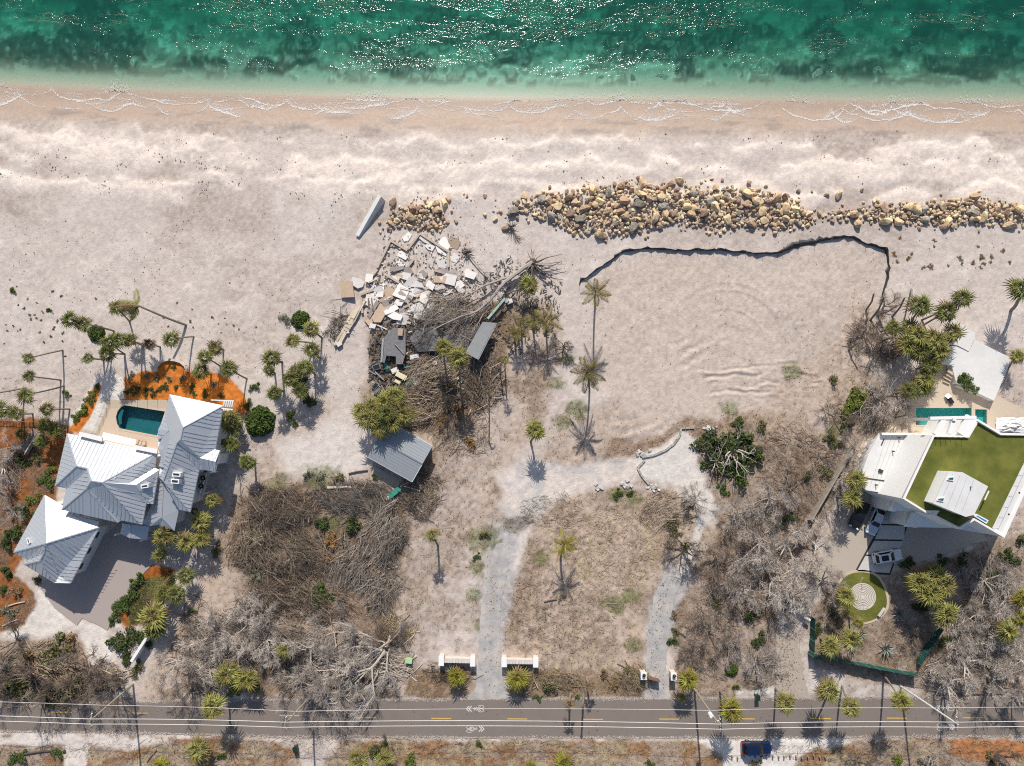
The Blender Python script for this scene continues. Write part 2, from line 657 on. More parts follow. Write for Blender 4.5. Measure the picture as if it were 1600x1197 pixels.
# dry pale crescents on the berms, grey damp hollows between
crest = np.clip(cusp / 0.3, 0, 1) * sstep(2.5, 5, D) * (1 - sstep(18, 24, D))
lay(0.85 * sstep(.10, .7, crest), C_PALE * np.array((1.1, 1.06, 1.02)))
lay(0.6 * beach * (1 - sstep(.05, .4, crest)) * sstep(.35, .6, n_big), C_TAN * .86)
wet = sstep(7.0, 3.6, D + 2.4 * (n_big - .5) + 1.0 * (n_mid - .5)) * sstep(-1.0, -0.2, D + 2)
lay(wet, C_WET * 1.18)
lay(sstep(2.6, 1.2, D + 1.0 * (n_mid - .5)), C_WET)
lay(0.5 * sstep(.55, .7, fbm(GX_ / 4, GY_ / 0.9, 55)) * sstep(2, 4, D) * sstep(7, 5, D), (0.25, 0.215, 0.2))
# graded lot: slightly pinker, smoother sand
lay(0.75 * m_lot, (0.50, 0.41, 0.345))
lay(0.45 * m_lot * sstep(.5, .7, n_big), (0.53, 0.455, 0.40))
lay(np.clip(.35 * m_lot * (tr + .3 * np.abs(ridg)), 0, .5), C_TAN * .82)
lay(.35 * zone([(1210, 480), (1330, 470), (1330, 640), (1230, 640)], 25, 20, 2), C_TAN * .9)
# parcels south of the beach: earth, litter, straw, shade painted under the brush
Z_MID = [(330, 880), (385, 770), (430, 745), (520, 735), (640, 740), (660, 660), (640, 600), (560, 640), (580, 520), (700, 460), (860, 470), (880, 540), (850, 640), (790, 760),
         (700, 900), (640, 1000), (630, 1093), (220, 1090)]
m_mid = zone(Z_MID, 12, 22, 3)
lay(0.65 * m_mid, C_DIRT * 1.45)
lay(m_mid * sstep(.42, .62, fbm(GX_ / 5, GY_ / 5, 61)), C_DIRT)
m_brush = zone([(370, 790), (440, 755), (560, 750), (640, 770), (640, 860), (620, 950), (560, 990), (440, 990), (330, 1000), (300, 1085), (610, 1088), (625, 1000), (420, 930), (370, 870)], 14, 22, 4)
lay(0.9 * m_brush, C_LITT * .72)  # leaf litter, painted darker to deepen the shade beneath the brush heaps
lay(0.8 * m_brush * sstep(.55, .68, n_mid), C_DIRT * .9)
m_debris = zone([(575, 520), (620, 505), (700, 520), (770, 470), (800, 480), (790, 560), (760, 620), (700, 660), (640, 640), (590, 600), (575, 560)], 8, 12, 5)
lay(0.85 * m_debris * sstep(.3, .55, n_mid + .2), C_LITT * 1.1)
lay(0.8 * zone([(560, 640), (650, 620), (760, 600), (760, 680), (690, 730), (660, 790), (640, 760), (680, 690)], 10, 22, 6), C_LITT * 1.2)
lay(0.8 * zone([(690, 700), (790, 620), (820, 640), (740, 790), (690, 880), (650, 900), (660, 800)], 20, 22, 7), C_TAN * .98)
lay(0.7 * zone([(640, 780), (690, 740), (740, 800), (700, 1000), (640, 1060), (620, 960)], 14, 24, 8), C_TAN * .92)
# strip left of the middle parcel
lay(.5 * zone([(300, 900), (350, 800), (400, 700), (450, 640), (520, 620), (450, 740), (380, 800), (320, 960), (240, 1085), (215, 1085)], 20, 25, 9), C_DIRT * 1.5)
# cleared middle lot between the two drives
m_c = zone([(800, 780), (900, 755), (1000, 765), (1070, 770), (1110, 830), (1060, 890), (1020, 930), (1005, 1090), (790, 1090), (790, 960), (830, 860)], 8, 14, 10)
lay(0.8 * m_c, C_DIRT * 1.42)
lay(m_c * 0.7 * sstep(.5, .64, fbm(GX_ / 2.5, GY_ / 1.3, 63)), C_DIRT * .95)
lay(m_c * 0.55 * sstep(.55, .68, fbm(GX_ / 1.2, GY_ / 2.8, 64)), C_STRAW * 1.1)
lay(0.55 * zone([(790, 890), (830, 840), (850, 860), (830, 950), (800, 1000), (788, 1000)], 8, 10, 11), C_LITT * 1.3)
lay(0.85 * zone([(1000, 700), (1060, 660), (1170, 640), (1260, 660), (1180, 700), (1070, 690)], 10, 16, 12), C_LITT * 1.55)
lay(.6 * zone([(880, 640), (960, 630), (990, 660), (980, 720), (880, 730), (830, 740), (850, 680)], 14, 18, 13), C_DIRT * 1.35)
lay(.8 * zone([(960, 680), (1060, 690), (1010, 712), (930, 740)], 8, 10, 14), C_LITT * 1.5)
# wooded parcel right of the second drive
m_w = zone([(1070, 690), (1250, 650), (1290, 690), (1310, 760), (1260, 860), (1225, 930), (1210, 1090), (1050, 1090), (1055, 960), (1100, 880), (1130, 800)], 10, 18, 15)
lay(0.9 * m_w, C_DIRT * 1.0)
lay(m_w * 0.75 * sstep(.46, .62, fbm(GX_ / 2.6, GY_ / 2.6, 65)), C_LITT * 1.15)
lay(m_w * 0.5 * sstep(.56, .7, fbm(GX_ / 2.0, GY_ / 2.0, 66)), C_TAN * .95)
m_e = zone([(1300, 600), (1340, 560), (1400, 620), (1360, 700), (1310, 760), (1265, 860), (1240, 850), (1290, 720)], 8, 14, 16)
lay(.8 * m_e, C_DIRT)
lay(.6 * zone([(1180, 640), (1290, 540), (1340, 480), (1400, 470), (1370, 540), (1330, 610), (1290, 690), (1200, 690)], 16, 24, 17), C_DIRT * 1.4)
m_r = zone([(1264, 960), (1300, 910), (1400, 890), (1480, 870), (1550, 850), (1650, 830), (1650, 1085), (1430, 1085), (1265, 1030)], 8, 14, 18)
lay(.92 * m_r, C_DIRT * .9)
lay(.7 * m_r * sstep(.48, .62, n_mid), C_LITT * 1.1)
lay(.6 * m_r * sstep(.60, .72, fbm(GX_ / 2, GY_ / 2, 67)), C_GREY * 1.4)
# shoulders of the road and the strip along the bottom
m_s = zone([(-300, 1147), (200, 1149), (430, 1156), (800, 1157), (1600, 1155), (1900, 1150), (1900, 1500), (-300, 1500)], 3, 5, 19, 2)
lay(m_s, C_DIRT * 1.1)
lay(m_s * sstep(.5, .62, fbm(GX_ / 4, GY_ / 2, 68)), np.array((.28, .16, .085)))
lay(m_s * .8 * sstep(.55, .66, fbm(GX_ / 2.5, GY_ / 1.8, 69)), C_STRAW * .85)
lay(.95 * zone([(-100, 1148), (60, 1147), (190, 1150), (300, 1153), (200, 1168), (140, 1165), (135, 1200), (100, 1200), (95, 1165), (-100, 1165)], 4, 10, 20, 2), C_PALE)
lay(.9 * zone([(425, 1154), (530, 1155), (525, 1168), (505, 1200), (470, 1200), (462, 1172)], 4, 8, 21, 2), C_SAND)
lay(.95 * zone([(1080, 1154), (1300, 1153), (1330, 1160), (1250, 1175), (1235, 1215), (1140, 1215), (1130, 1175)], 4, 8, 22, 2), C_SHELL)
lay(.9 * zone([(1490, 1158), (1700, 1156), (1700, 1190), (1560, 1188), (1480, 1180)], 5, 8, 23, 2), (.42, .17, .06))
m_v = zone([(640, 1040), (690, 1045), (735, 1045), (740, 1075), (725, 1092), (625, 1092)], 4, 8, 24)
lay(m_v, (.23, .155, .095))
lay(zone([(795, 1045), (1005, 1050), (1005, 1090), (802, 1092)], 4, 8, 25) * .9, (.215, .145, .09))
lay(zone([(1052, 1050), (1110, 1050), (1200, 1060), (1210, 1092), (1050, 1092)], 4, 8, 26) * .8, C_DIRT * 1.1)
lay(.9 * zone([(1150, 1078), (1210, 1072), (1212, 1092), (1148, 1093)], 3, 3, 27), C_SHELL * .95)
lay(.95 * zone([(1264, 1062), (1440, 1072), (1440, 1090), (1262, 1092)], 4, 6, 28), C_SHELL * .85)
lay(.7 * zone([(1440, 1062), (1650, 1050), (1650, 1090), (1440, 1090)], 4, 8, 29), C_DIRT * 1.3)
lay(.5 * sstep(640, 730, GV) * sstep(1100, 1085, GV) * sstep(.47, .62, fbm(GX_ / 3, GY_ / 3, 70)) * sstep(260, 420, GU), C_DIRT * 1.15)
lay(.3 * sstep(640, 730, GV) * sstep(1100, 1085, GV) * sstep(.55, .7, fbm(GX_ / 1.1, GY_ / 1.1, 72)) * sstep(260, 420, GU), C_LITT * 1.3)
# shell drive through the cleared lots
m_d = zone([(770, 880), (790, 800), (770, 740), (820, 720), (900, 725), (960, 712), (1000, 715), (1002, 745), (940, 765), (880, 780), (835, 820), (805, 900), (780, 930)], 8, 10, 30)
lay(.9 * m_d, C_PALE * np.array((1, .98, .96)))
lay(.6 * m_d * sstep(.5, .62, n_mid), C_GRAV)
lay(.8 * zone([(745, 1000), (750, 920), (765, 870), (772, 820), (800, 810), (806, 850), (798, 900), (788, 1000)], 8, 14, 46), C_GRAV * .95)
lay(.7 * zone([(1005, 1000), (1014, 940), (1030, 905), (1050, 880), (1080, 890), (1062, 940), (1050, 1000)], 6, 8, 47), C_GRAV)
lay(.95 * zone([(1000, 712), (1030, 695), (1065, 672), (1085, 690), (1090, 730), (1118, 775), (1118, 800), (1102, 830), (1086, 870), (1072, 905), (1056, 900), (1076, 850), (1092, 810), (1085, 775), (1050, 757), (1000, 742)], 4, 9, 31), C_SHELL * .95)
lay(.85 * zone([(778, 808), (830, 800), (840, 818), (810, 836), (785, 830)], 8, 6, 32), (.17, .145, .125))
lay(.9 * zone([(430, 690), (520, 660), (575, 680), (570, 735), (500, 745), (440, 740)], 14, 16, 33), C_PALE * .97)
# left house: mulch beds, shell path, lawn
m_ml = zone([(-80, 655), (50, 655), (110, 665), (120, 690), (100, 730), (85, 790), (45, 850), (20, 900), (55, 925), (62, 960), (30, 985), (-80, 1010)], 3, 7, 34, 2)
lay(m_ml, np.array((.26, .10, .035)))
lay(m_ml * .7 * sstep(.5, .62, n_mid), C_LITT)
lay(zone([(193, 592), (225, 580), (245, 580), (245, 570), (258, 562), (284, 562), (295, 575), (297, 582), (330, 580), (360, 592), (382, 615), (391, 645), (370, 650), (340, 640), (265, 626), (190, 626)], 1.2, 1.5, 35, 1), C_MULCH)
lay(.95 * zone([(150, 588), (175, 582), (192, 590), (195, 625), (172, 628), (150, 675), (110, 668), (104, 660), (125, 632)], 2, 3, 36, 1), C_SHELL)
lay(zone([(153, 597), (158, 600), (157, 615), (140, 655), (122, 678), (108, 672), (128, 640), (140, 612)], 1.5, 2, 37, 1), C_MULCH * .9)
lay(.95 * zone([(62, 915), (85, 950), (120, 977), (95, 988), (60, 1003), (-60, 1050), (-60, 1015), (40, 975), (58, 940)], 4, 6, 38, 2), C_SHELL)
lay(.95 * zone([(120, 972), (168, 983), (173, 1000), (180, 1050), (195, 1088), (155, 1090), (142, 1030), (125, 992)], 4, 8, 39, 2), C_SHELL)
lay(zone([(190, 940), (230, 880), (272, 890), (272, 915), (230, 975), (196, 980), (188, 968)], 3, 4, 40), C_MULCH * .55)
lay(.9 * zone([(198, 948), (225, 905), (262, 900), (250, 935), (228, 968), (205, 975)], 4, 6, 41), C_GRASS * 1.1)
lay(.8 * zone([(-80, 985), (60, 1003), (100, 990), (130, 1000), (145, 1060), (130, 1085), (-80, 1095)], 6, 10, 42), C_LITT * 1.5)
lay(.8 * zone([(-50, 1080), (150, 1085), (210, 1090), (200, 1098), (-50, 1106)], 3, 3, 43), C_DIRT)
lay(.6 * zone([(300, 700), (350, 660), (400, 640), (420, 700), (350, 800), (310, 880), (280, 900), (270, 860)], 6, 10, 44), C_SAND * .8)
lay(.9 * zone([(1462, 560), (1600, 545), (1600, 640), (1560, 640)], 4, 6, 45), C_TAN)
# patches of weeds
for i, (u_, v_, r_) in enumerate(((760, 840, 26), (745, 890, 16), (960, 945, 18), (985, 930, 12), (965, 775, 20), (1240, 580, 16), (900, 640, 18), (990, 780, 16), (1300, 680, 22),
                                  (870, 600, 14), (885, 560, 12), (880, 660, 16), (1165, 680, 16), (750, 975, 14), (740, 930, 12), (1025, 945, 8), (500, 745, 26), (430, 760, 24), (520, 820, 18),
                                  (990, 1010, 14), (845, 870, 14), (1140, 640, 18))):
    m = sstep(-.25, .35, 1 - np.hypot(GU - u_, (GV - v_) * 1.2) / r_ + 1.2 * (n_mid - .5) + 1.0 * (n_fin - .5))
    lay(.65 * m, C_GRASS)
# fine speckle that belongs to the ground itself: crumbs of shell, soil and leaf
spk = (n_pix - .5) * 2
dirtness = np.clip((0.50 - A.mean(-1)) / 0.35, 0.1, 1)
A = A * (1 + ((0.13 + 0.4 * dirtness) * (1 - .85 * np.maximum(wet, sstep(3, 1, D))))[..., None] * spk[..., None])
lay(.5 * dirtness * sstep(.66, .76, n_fin) * inland, C_LITT)
# sea floor: sand with rock and weed patches
sea = sstep(0.3, -0.6, D)
reef = fbm(GX_ / 6.0, GY_ / 4.2, 81, 5)
band = np.interp(GU, [0, 200, 420, 700, 1000, 1300, 1600], [70, 85, 90, 60, 20, 45, 85])
bandw = np.exp(-((GV - band) / np.interp(GU, [0, 500, 900, 1200, 1600], [60, 50, 60, 22, 26])) ** 2)
m_reef = sstep(.50, .62, reef + .16 * bandw - .03) * sstep(-2.6, -5.2, D + 3.0 * (n_mid - .5))
blot = sstep(.52, .62, fbm(GX_ / 1.7, GY_ / 1.4, 83, 4) + .05 * bandw) * sstep(-2.2, -3.6, D)
lay(sea, np.array((.40, .37, .285)))
lay(sea * sstep(-4, -7, D) * sstep(.5, .66, fbm(GX_ / 4.5, GY_ / 3.5, 86)), np.array((.56, .54, .44)))
lay(sea * .75 * sstep(.44, .6, fbm(GX_ / 2.6, GY_ / 1.8, 84)) * sstep(-4, -7, D), np.array((.21, .225, .16)))
lay(sea * .5 * sstep(.48, .6, fbm(GX_ / .9, GY_ / .8, 85)) * sstep(-3, -6, D), np.array((.16, .17, .12)))
lay(sea * .92 * m_reef, np.array((.05, .055, .04)))
lay(sea * .55 * blot, np.array((.10, .10, .07)))
A = np.clip(A, 0.02, 0.8)
Z = Z + sea * (.5 * m_reef * (n_fin - .3) + .15 * blot)

verts = np.stack([GX, GY, Z], -1).reshape(-1, 3)
ny, nx = Z.shape
ii = (np.arange(ny - 1)[:, None] * nx + np.arange(nx - 1)[None, :]).ravel()
quads = np.stack([ii, ii + 1, ii + nx + 1, ii + nx], 1)

M_GROUND = bpy.data.materials.new('ground')
M_GROUND.use_nodes = True
_N, _L = M_GROUND.node_tree.nodes, M_GROUND.node_tree.links
_b = _N['Principled BSDF']
_b.inputs['Specular IOR Level'].default_value = 0.2
at = _N.new('ShaderNodeAttribute')
at.attribute_name = 'albedo'
wa = _N.new('ShaderNodeAttribute')
wa.attribute_name = 'wet'
tc = _N.new('ShaderNodeTexCoord')
n1 = _N.new('ShaderNodeTexNoise')
n1.inputs['Scale'].default_value = 2.2
n1.inputs['Detail'].default_value = 8
n1.inputs['Roughness'].default_value = .7
_L.new(tc.outputs['Object'], n1.inputs['Vector'])
hs = _N.new('ShaderNodeHueSaturation')
va = _N.new('ShaderNodeMath')
va.operation = 'MULTIPLY_ADD'
va.inputs[1].default_value = .4
va.inputs[2].default_value = .8
_L.new(n1.outputs['Fac'], va.inputs[0])
nf = _N.new('ShaderNodeTexNoise')
nf.inputs['Scale'].default_value = 6.5
nf.inputs['Detail'].default_value = 4
nf.inputs['Roughness'].default_value = .75
_L.new(tc.outputs['Object'], nf.inputs['Vector'])
vf = _N.new('ShaderNodeMath')
vf.operation = 'MULTIPLY_ADD'
vf.inputs[1].default_value = .8
vf.inputs[2].default_value = .6
_L.new(nf.outputs['Fac'], vf.inputs[0])
vm = _N.new('ShaderNodeMath')
vm.operation = 'MULTIPLY'
_L.new(va.outputs[0], vm.inputs[0])
_L.new(vf.outputs[0], vm.inputs[1])
_L.new(vm.outputs[0], hs.inputs['Value'])
_L.new(at.outputs['Color'], hs.inputs['Color'])
_L.new(hs.outputs['Color'], _b.inputs['Base Color'])
rg = _N.new('ShaderNodeMapRange')
rg.inputs['To Min'].default_value = .95
rg.inputs['To Max'].default_value = .42
_L.new(wa.outputs['Fac'], rg.inputs['Value'])
_L.new(rg.outputs['Result'], _b.inputs['Roughness'])
n2 = _N.new('ShaderNodeTexNoise')
n2.inputs['Scale'].default_value = 3.2
n2.inputs['Detail'].default_value = 8
n2.inputs['Roughness'].default_value = .72
_L.new(tc.outputs['Object'], n2.inputs['Vector'])
bp = _N.new('ShaderNodeBump')
bp.inputs['Distance'].default_value = .11
bp.inputs['Strength'].default_value = .7
inv = _N.new('ShaderNodeMath')
inv.operation = 'MULTIPLY_ADD'
inv.inputs[1].default_value = -.65
inv.inputs[2].default_value = .7
_L.new(wa.outputs['Fac'], inv.inputs[0])
_L.new(inv.outputs[0], bp.inputs['Strength'])
_L.new(n2.outputs['Fac'], bp.inputs['Height'])
_L.new(bp.outputs['Normal'], _b.inputs['Normal'])

me = np_mesh('ground', verts, quads, M_GROUND, smooth=True)
ca = me.attributes.new('albedo', 'FLOAT_COLOR', 'POINT')
ca.data.foreach_set('color', np.concatenate([A, np.ones(A.shape[:2] + (1,))], -1).astype(np.float32).ravel())
wv = me.attributes.new('wet', 'FLOAT', 'POINT')
wv.data.foreach_set('value', np.clip(np.maximum(wet, sstep(2.6, 1.2, D)), 0, 1).astype(np.float32).ravel())
link('ground', me, kind='structure', label='pale beach sand running into scrubby brown earth inland')

# ------------------------------------------------------------ sea surface
wx = np.unique(np.concatenate([np.linspace(-900, -95, 24), np.linspace(-95, 95, 240), np.linspace(95, 900, 24)]))
wy = np.unique(np.concatenate([np.linspace(46, 76, 90), np.linspace(76, 1500, 40)]))
WX, WY = np.meshgrid(wx, wy)
depth = np.maximum(WATER_Z - gz_arr(WX.ravel(), WY.ravel()), 0)
WXc, WYc = np.clip(WX, -150, 150), np.clip(WY, 40, 140)
WZ = WATER_Z + 0.05 * (fbm(WXc / 6, WYc / 2.5, 91) - .5)
M_SEA = bpy.data.materials.new('sea_water')
M_SEA.use_nodes = True
_N, _L = M_SEA.node_tree.nodes, M_SEA.node_tree.links
_N.remove(_N['Principled BSDF'])
da = _N.new('ShaderNodeAttribute')
da.attribute_name = 'depth'
cc = _N.new('ShaderNodeCombineColor')
for ch, k in (('Red', .70), ('Green', .20), ('Blue', .27)):
    pw = _N.new('ShaderNodeMath')
    pw.operation = 'POWER'
    pw.inputs[0].default_value = math.exp(-k)
    _L.new(da.outputs['Fac'], pw.inputs[1])
    _L.new(pw.outputs[0], cc.inputs[ch])
tr_ = _N.new('ShaderNodeBsdfTransparent')
_L.new(cc.outputs['Color'], tr_.inputs['Color'])
df = _N.new('ShaderNodeBsdfDiffuse')
df.inputs['Color'].default_value = (.012, .17, .13, 1)
sf = _N.new('ShaderNodeMath')
sf.operation = 'POWER'
sf.inputs[0].default_value = math.exp(-.35)
_L.new(da.outputs['Fac'], sf.inputs[1])
sf2 = _N.new('ShaderNodeMath')
sf2.operation = 'MULTIPLY_ADD'
sf2.inputs[1].default_value = -.42
sf2.inputs[2].default_value = .42
_L.new(sf.outputs[0], sf2.inputs[0])
m1 = _N.new('ShaderNodeMixShader')
_L.new(sf2.outputs[0], m1.inputs['Fac'])
_L.new(tr_.outputs['BSDF'], m1.inputs[1])
_L.new(df.outputs['BSDF'], m1.inputs[2])
tc = _N.new('ShaderNodeTexCoord')
mp = _N.new('ShaderNodeMapping')
mp.inputs['Rotation'].default_value = (0, 0, rad(-14))
mp.inputs['Scale'].default_value = (.55, 1.3, 1)
_L.new(tc.outputs['Object'], mp.inputs['Vector'])
w1 = _N.new('ShaderNodeTexNoise')
w1.inputs['Scale'].default_value = 1.35
w1.inputs['Detail'].default_value = 2.5
w1.inputs['Roughness'].default_value = .62
w1.inputs['Distortion'].default_value = 1.2
_L.new(mp.outputs['Vector'], w1.inputs['Vector'])
mp2 = _N.new('ShaderNodeMapping')
mp2.inputs['Rotation'].default_value = (0, 0, rad(-18))
mp2.inputs['Scale'].default_value = (.10, .42, 1)
_L.new(tc.outputs['Object'], mp2.inputs['Vector'])
w2 = _N.new('ShaderNodeTexNoise')
w2.inputs['Scale'].default_value = 1.0
w2.inputs['Detail'].default_value = 3
_L.new(mp2.outputs['Vector'], w2.inputs['Vector'])
wr = _N.new('ShaderNodeMapRange')
wr.inputs['From Min'].default_value = .44
wr.inputs['From Max'].default_value = .66
wr.inputs['To Min'].default_value = .10
wr.inputs['To Max'].default_value = 1.0
_L.new(w2.outputs['Fac'], wr.inputs['Value'])
wb = _N.new('ShaderNodeBump')
wb.inputs['Distance'].default_value = .46
sh = _N.new('ShaderNodeMapRange')
sh.inputs['From Min'].default_value = .25
sh.inputs['From Max'].default_value = 1.3
sh.inputs['To Min'].default_value = .06
_L.new(da.outputs['Fac'], sh.inputs['Value'])
ws = _N.new('ShaderNodeMath')
ws.operation = 'MULTIPLY'
_L.new(wr.outputs['Result'], ws.inputs[0])
_L.new(sh.outputs['Result'], ws.inputs[1])
_L.new(ws.outputs[0], wb.inputs['Strength'])
_L.new(w1.outputs['Fac'], wb.inputs['Height'])
gl = _N.new('ShaderNodeBsdfGlossy')
gl.inputs['Roughness'].default_value = .10
_L.new(wb.outputs['Normal'], gl.inputs['Normal'])
lw = _N.new('ShaderNodeLayerWeight')
lw.inputs['Blend'].default_value = .5
_L.new(wb.outputs['Normal'], lw.inputs['Normal'])
pw5 = _N.new('ShaderNodeMath')
pw5.operation = 'POWER'
pw5.inputs[1].default_value = 5
_L.new(lw.outputs['Facing'], pw5.inputs[0])
fr = _N.new('ShaderNodeMath')
fr.operation = 'MULTIPLY_ADD'
fr.inputs[1].default_value = .9
fr.inputs[2].default_value = .022
_L.new(pw5.outputs[0], fr.inputs[0])
m2 = _N.new('ShaderNodeMixShader')
_L.new(fr.outputs[0], m2.inputs['Fac'])
_L.new(m1.outputs['Shader'], m2.inputs[1])
_L.new(gl.outputs['BSDF'], m2.inputs[2])
_L.new(m2.outputs['Shader'], _N['Material Output'].inputs['Surface'])
ny, nx = WX.shape
ii = (np.arange(ny - 1)[:, None] * nx + np.arange(nx - 1)[None, :]).ravel()
me = np_mesh('sea', np.stack([WX, WY, WZ], -1).reshape(-1, 3), np.stack([ii, ii + 1, ii + nx + 1, ii + nx], 1), M_SEA, smooth=True)
dv = me.attributes.new('depth', 'FLOAT', 'POINT')
dv.data.foreach_set('value', depth.astype(np.float32))
link('sea', me, kind='structure', label='clear green shallow sea with sun glitter')
# ------------------------------------------------------------ road, drives, decks, pools
M_ASPH = mat('asphalt', (.225, .188, .162), rough=.85, var=.16, scale=.4, col2=(.18, .15, .13), bump=.01, bscale=30)
M_YEL = mat('yellow_paint', (.62, .40, .10), rough=.7, var=.15, scale=3)
M_WHT_LINE = mat('white_road_paint', (.66, .62, .58), rough=.7, var=.15, scale=4)
M_GRAVEL = mat('grey_gravel', (.36, .355, .36), rough=.95, var=.2, scale=.55, col2=(.45, .41, .37), bump=.04, bscale=9, detail=10)
M_PAVER = mat('brick_pavers', (.42, .355, .325), rough=.85, var=.22, scale=4.5, col2=(.33, .28, .26), bump=.015, bscale=9)
M_TRAV = mat('travertine', (.58, .46, .36), rough=.75, var=.14, scale=2.5, col2=(.50, .385, .29), bump=.006, bscale=8)
M_COURT = mat('tan_concrete', (.46, .40, .335), rough=.85, var=.08, scale=.6, col2=(.42, .36, .30))
M_DECK = mat('sandstone_paving', (.56, .47, .37), rough=.8, var=.10, scale=1.2, col2=(.5, .40, .30))
M_PATHC = mat('worn_concrete', (.46, .405, .345), rough=.9, var=.22, scale=.8, col2=(.33, .275, .225), detail=10)
M_WHITE = mat('white_render', (.78, .77, .75), rough=.6, var=.03, scale=.8)
M_CONC = mat('pale_concrete', (.55, .52, .49), rough=.85, var=.08, scale=1.2)
M_DARK = mat('dark_joint', (.045, .042, .04), rough=.9)
M_POOLT = mat('pool_plaster', (.10, .42, .38), rough=.5, var=.08, scale=2)
M_POOLD = mat('dark_pool_plaster', (.04, .15, .175), rough=.5, var=.15, scale=1.2)
M_POOLW = glassy('pool_water', (.62, .90, .90), rough=.02)


def sheet(name, poly, m, z=0.004, holes=(), label=None, thick=.12, seed=0, ragged=0.0):
    pts = [P(u, v, z) for u, v in poly]
    if ragged:
        out = []
        r = random.Random(seed)
        for a, b in zip(pts, pts[1:] + pts[:1]):
            n = max(1, int((b - a).length / .5))
            if (b - a).length > 60:
                n = 1 + int((b - a).length / 1.0)
            nrm = Vector((-(b - a).y, (b - a).x, 0)).normalized()
            for i in range(n):
                out.append(a.lerp(b, i / n) + nrm * r.uniform(-ragged, ragged) * (1 if i else .3))
        pts = out
    mb = MB().prism([(p.x, p.y) for p in pts], z - thick, z, [[(P(u, v, z).x, P(u, v, z).y) for u, v in h] for h in holes])
    return link(name, mb.mesh(name, m), kind='structure', label=label)


sheet('road', POLY['road'], M_ASPH, .01, label='two lane asphalt coast road with yellow centre dashes', ragged=.10, seed=3)
sheet('gravel_drive', POLY['drive_main'], M_GRAVEL, .02, label='grey gravel driveway flaring onto the road', ragged=.14, seed=4)
sheet('gravel_path', POLY['drive_second'], M_GRAVEL, .02, label='narrow grey gravel driveway behind the iron gate', ragged=.12, seed=5)
sheet('paver_court', POLY['paver_court'], M_PAVER, .02, label='brick paved motor court of the metal roofed house')
sheet('pool_deck', POLY['pool_deck_left'], M_TRAV, .02, [POOL_L], 'travertine pool deck of the metal roofed house')
sheet('concrete_court', POLY['court_right'], M_COURT, .004, label='tan concrete parking court of the turf roofed house')
sheet('pool_terrace', POLY['deck_right'], M_DECK, .006, [POOL_R, SPA_R], 'sandstone terrace around the lap pool')
sheet('side_drive', POLY['path_right'], M_PATHC, .008, label='worn pale concrete driveway shaded by bare trees', ragged=.28, seed=8)


# centre dashes and bicycle lane arrows
def on_road(name, mb, m, label=None):
    return link(name, mb.mesh(name, m), kind='structure', label=label)


for i in range(-3, 15):
    u0 = 674 + 118.6 * (i - 4)
    v = np.interp(u0, [0, 318, 437, 556, 674, 900, 1200, 1600], [1112, 1115.5, 1118, 1121, 1122.5, 1124, 1123, 1121])
    a, b = P(u0, v, .015), P(u0 + 31, v + .2, .015)
    on_road('centre_dash', MB().beam(a, b, .15, .008), M_YEL)


def sharrow(u, v, flip):
    c = P(u, v, .018)
    s = -1 if flip else 1
    mb = MB()

    def seg(x0, y0, x1, y1, w=.09):
        mb.beam((c.x + s * x0, c.y + s * y0, c.z), (c.x + s * x1, c.y + s * y1, c.z), w, .006)
    for k in (0, .38):                              # double chevron
        seg(.72 + k, 0.42, 1.18 + k, 0, .13)
        seg(.72 + k, -.42, 1.18 + k, 0, .13)
    for cy in (.26, -.30):                          # bicycle wheels, the bike lies across the lane
        for j in range(10):
            a0, a1 = 2 * PI * j / 10, 2 * PI * (j + 1) / 10
            seg(-.75 + .48 * math.cos(a0), cy + .24 * math.sin(a0), -.75 + .48 * math.cos(a1), cy + .24 * math.sin(a1), .07)
    seg(-.75, .26, -.1, .1)
    seg(-.75, -.30, -.1, -.12)
    seg(-.1, .3, -.1, -.3)
    seg(-.1, .1, .3, 0)
    seg(-.1, -.12, .3, 0)
    seg(.3, .28, .3, -.22)
    seg(.3, .0, .5, 0)
    return on_road('bicycle_marking', mb, M_WHT_LINE)


sharrow(744, 1107.5, True)
sharrow(741, 1139, False)
sharrow(1477, 1106, True)
sharrow(1476, 1136, False)


# pools: basin, water, coping
def pool(name, label, poly, m_in, depth, step=None):
    pts = [P(u, v, 0) for u, v in poly]
    xy = [(p.x, p.y) for p in pts]
    c = sum(pts, Vector()) / len(pts)
    t = thing(name, label, 'swimming pool', (c.x, c.y, 0))
    big = inset(xy, -.08)
    mb = MB()
    mb.prism(big, -depth - .1, -depth)
    n = len(big)
    vs = [(x, y, -depth) for x, y in xy] + [(x, y, .0) for x, y in xy]
    mb.add(vs, [(i, i + n, (i + 1) % n + n, (i + 1) % n) for i in range(n)])
    part('basin', mb, m_in, t)
    part('water', MB().poly([(x, y, -.12) for x, y in inset(xy, .01)]), M_POOLW, t)
    cop = MB().prism(inset(xy, -.28), .0, .05, [xy])
    part('coping', cop, M_TRAV, t)
    if step:
        part('entry_step', MB().prism([(P(u, v, 0).x, P(u, v, 0).y) for u, v in step], -.5, -.3), m_in, t)
    return t


pool('swimming_pool', 'dark teal swimming pool with a rounded end beside the metal roofed house', POOL_L, M_POOLD, 1.5,
     [(184.5, 663), (182.5, 652), (185.5, 642), (189, 638), (191.5, 641), (188.5, 652), (188.5, 663)])
pool('lap_pool', 'long rectangular emerald lap pool north of the turf roofed house', POOL_R, M_POOLT, 1.4)
pool('spa_pool', 'small square spa beside the east end of the lap pool', SPA_R, M_POOLT, .9)
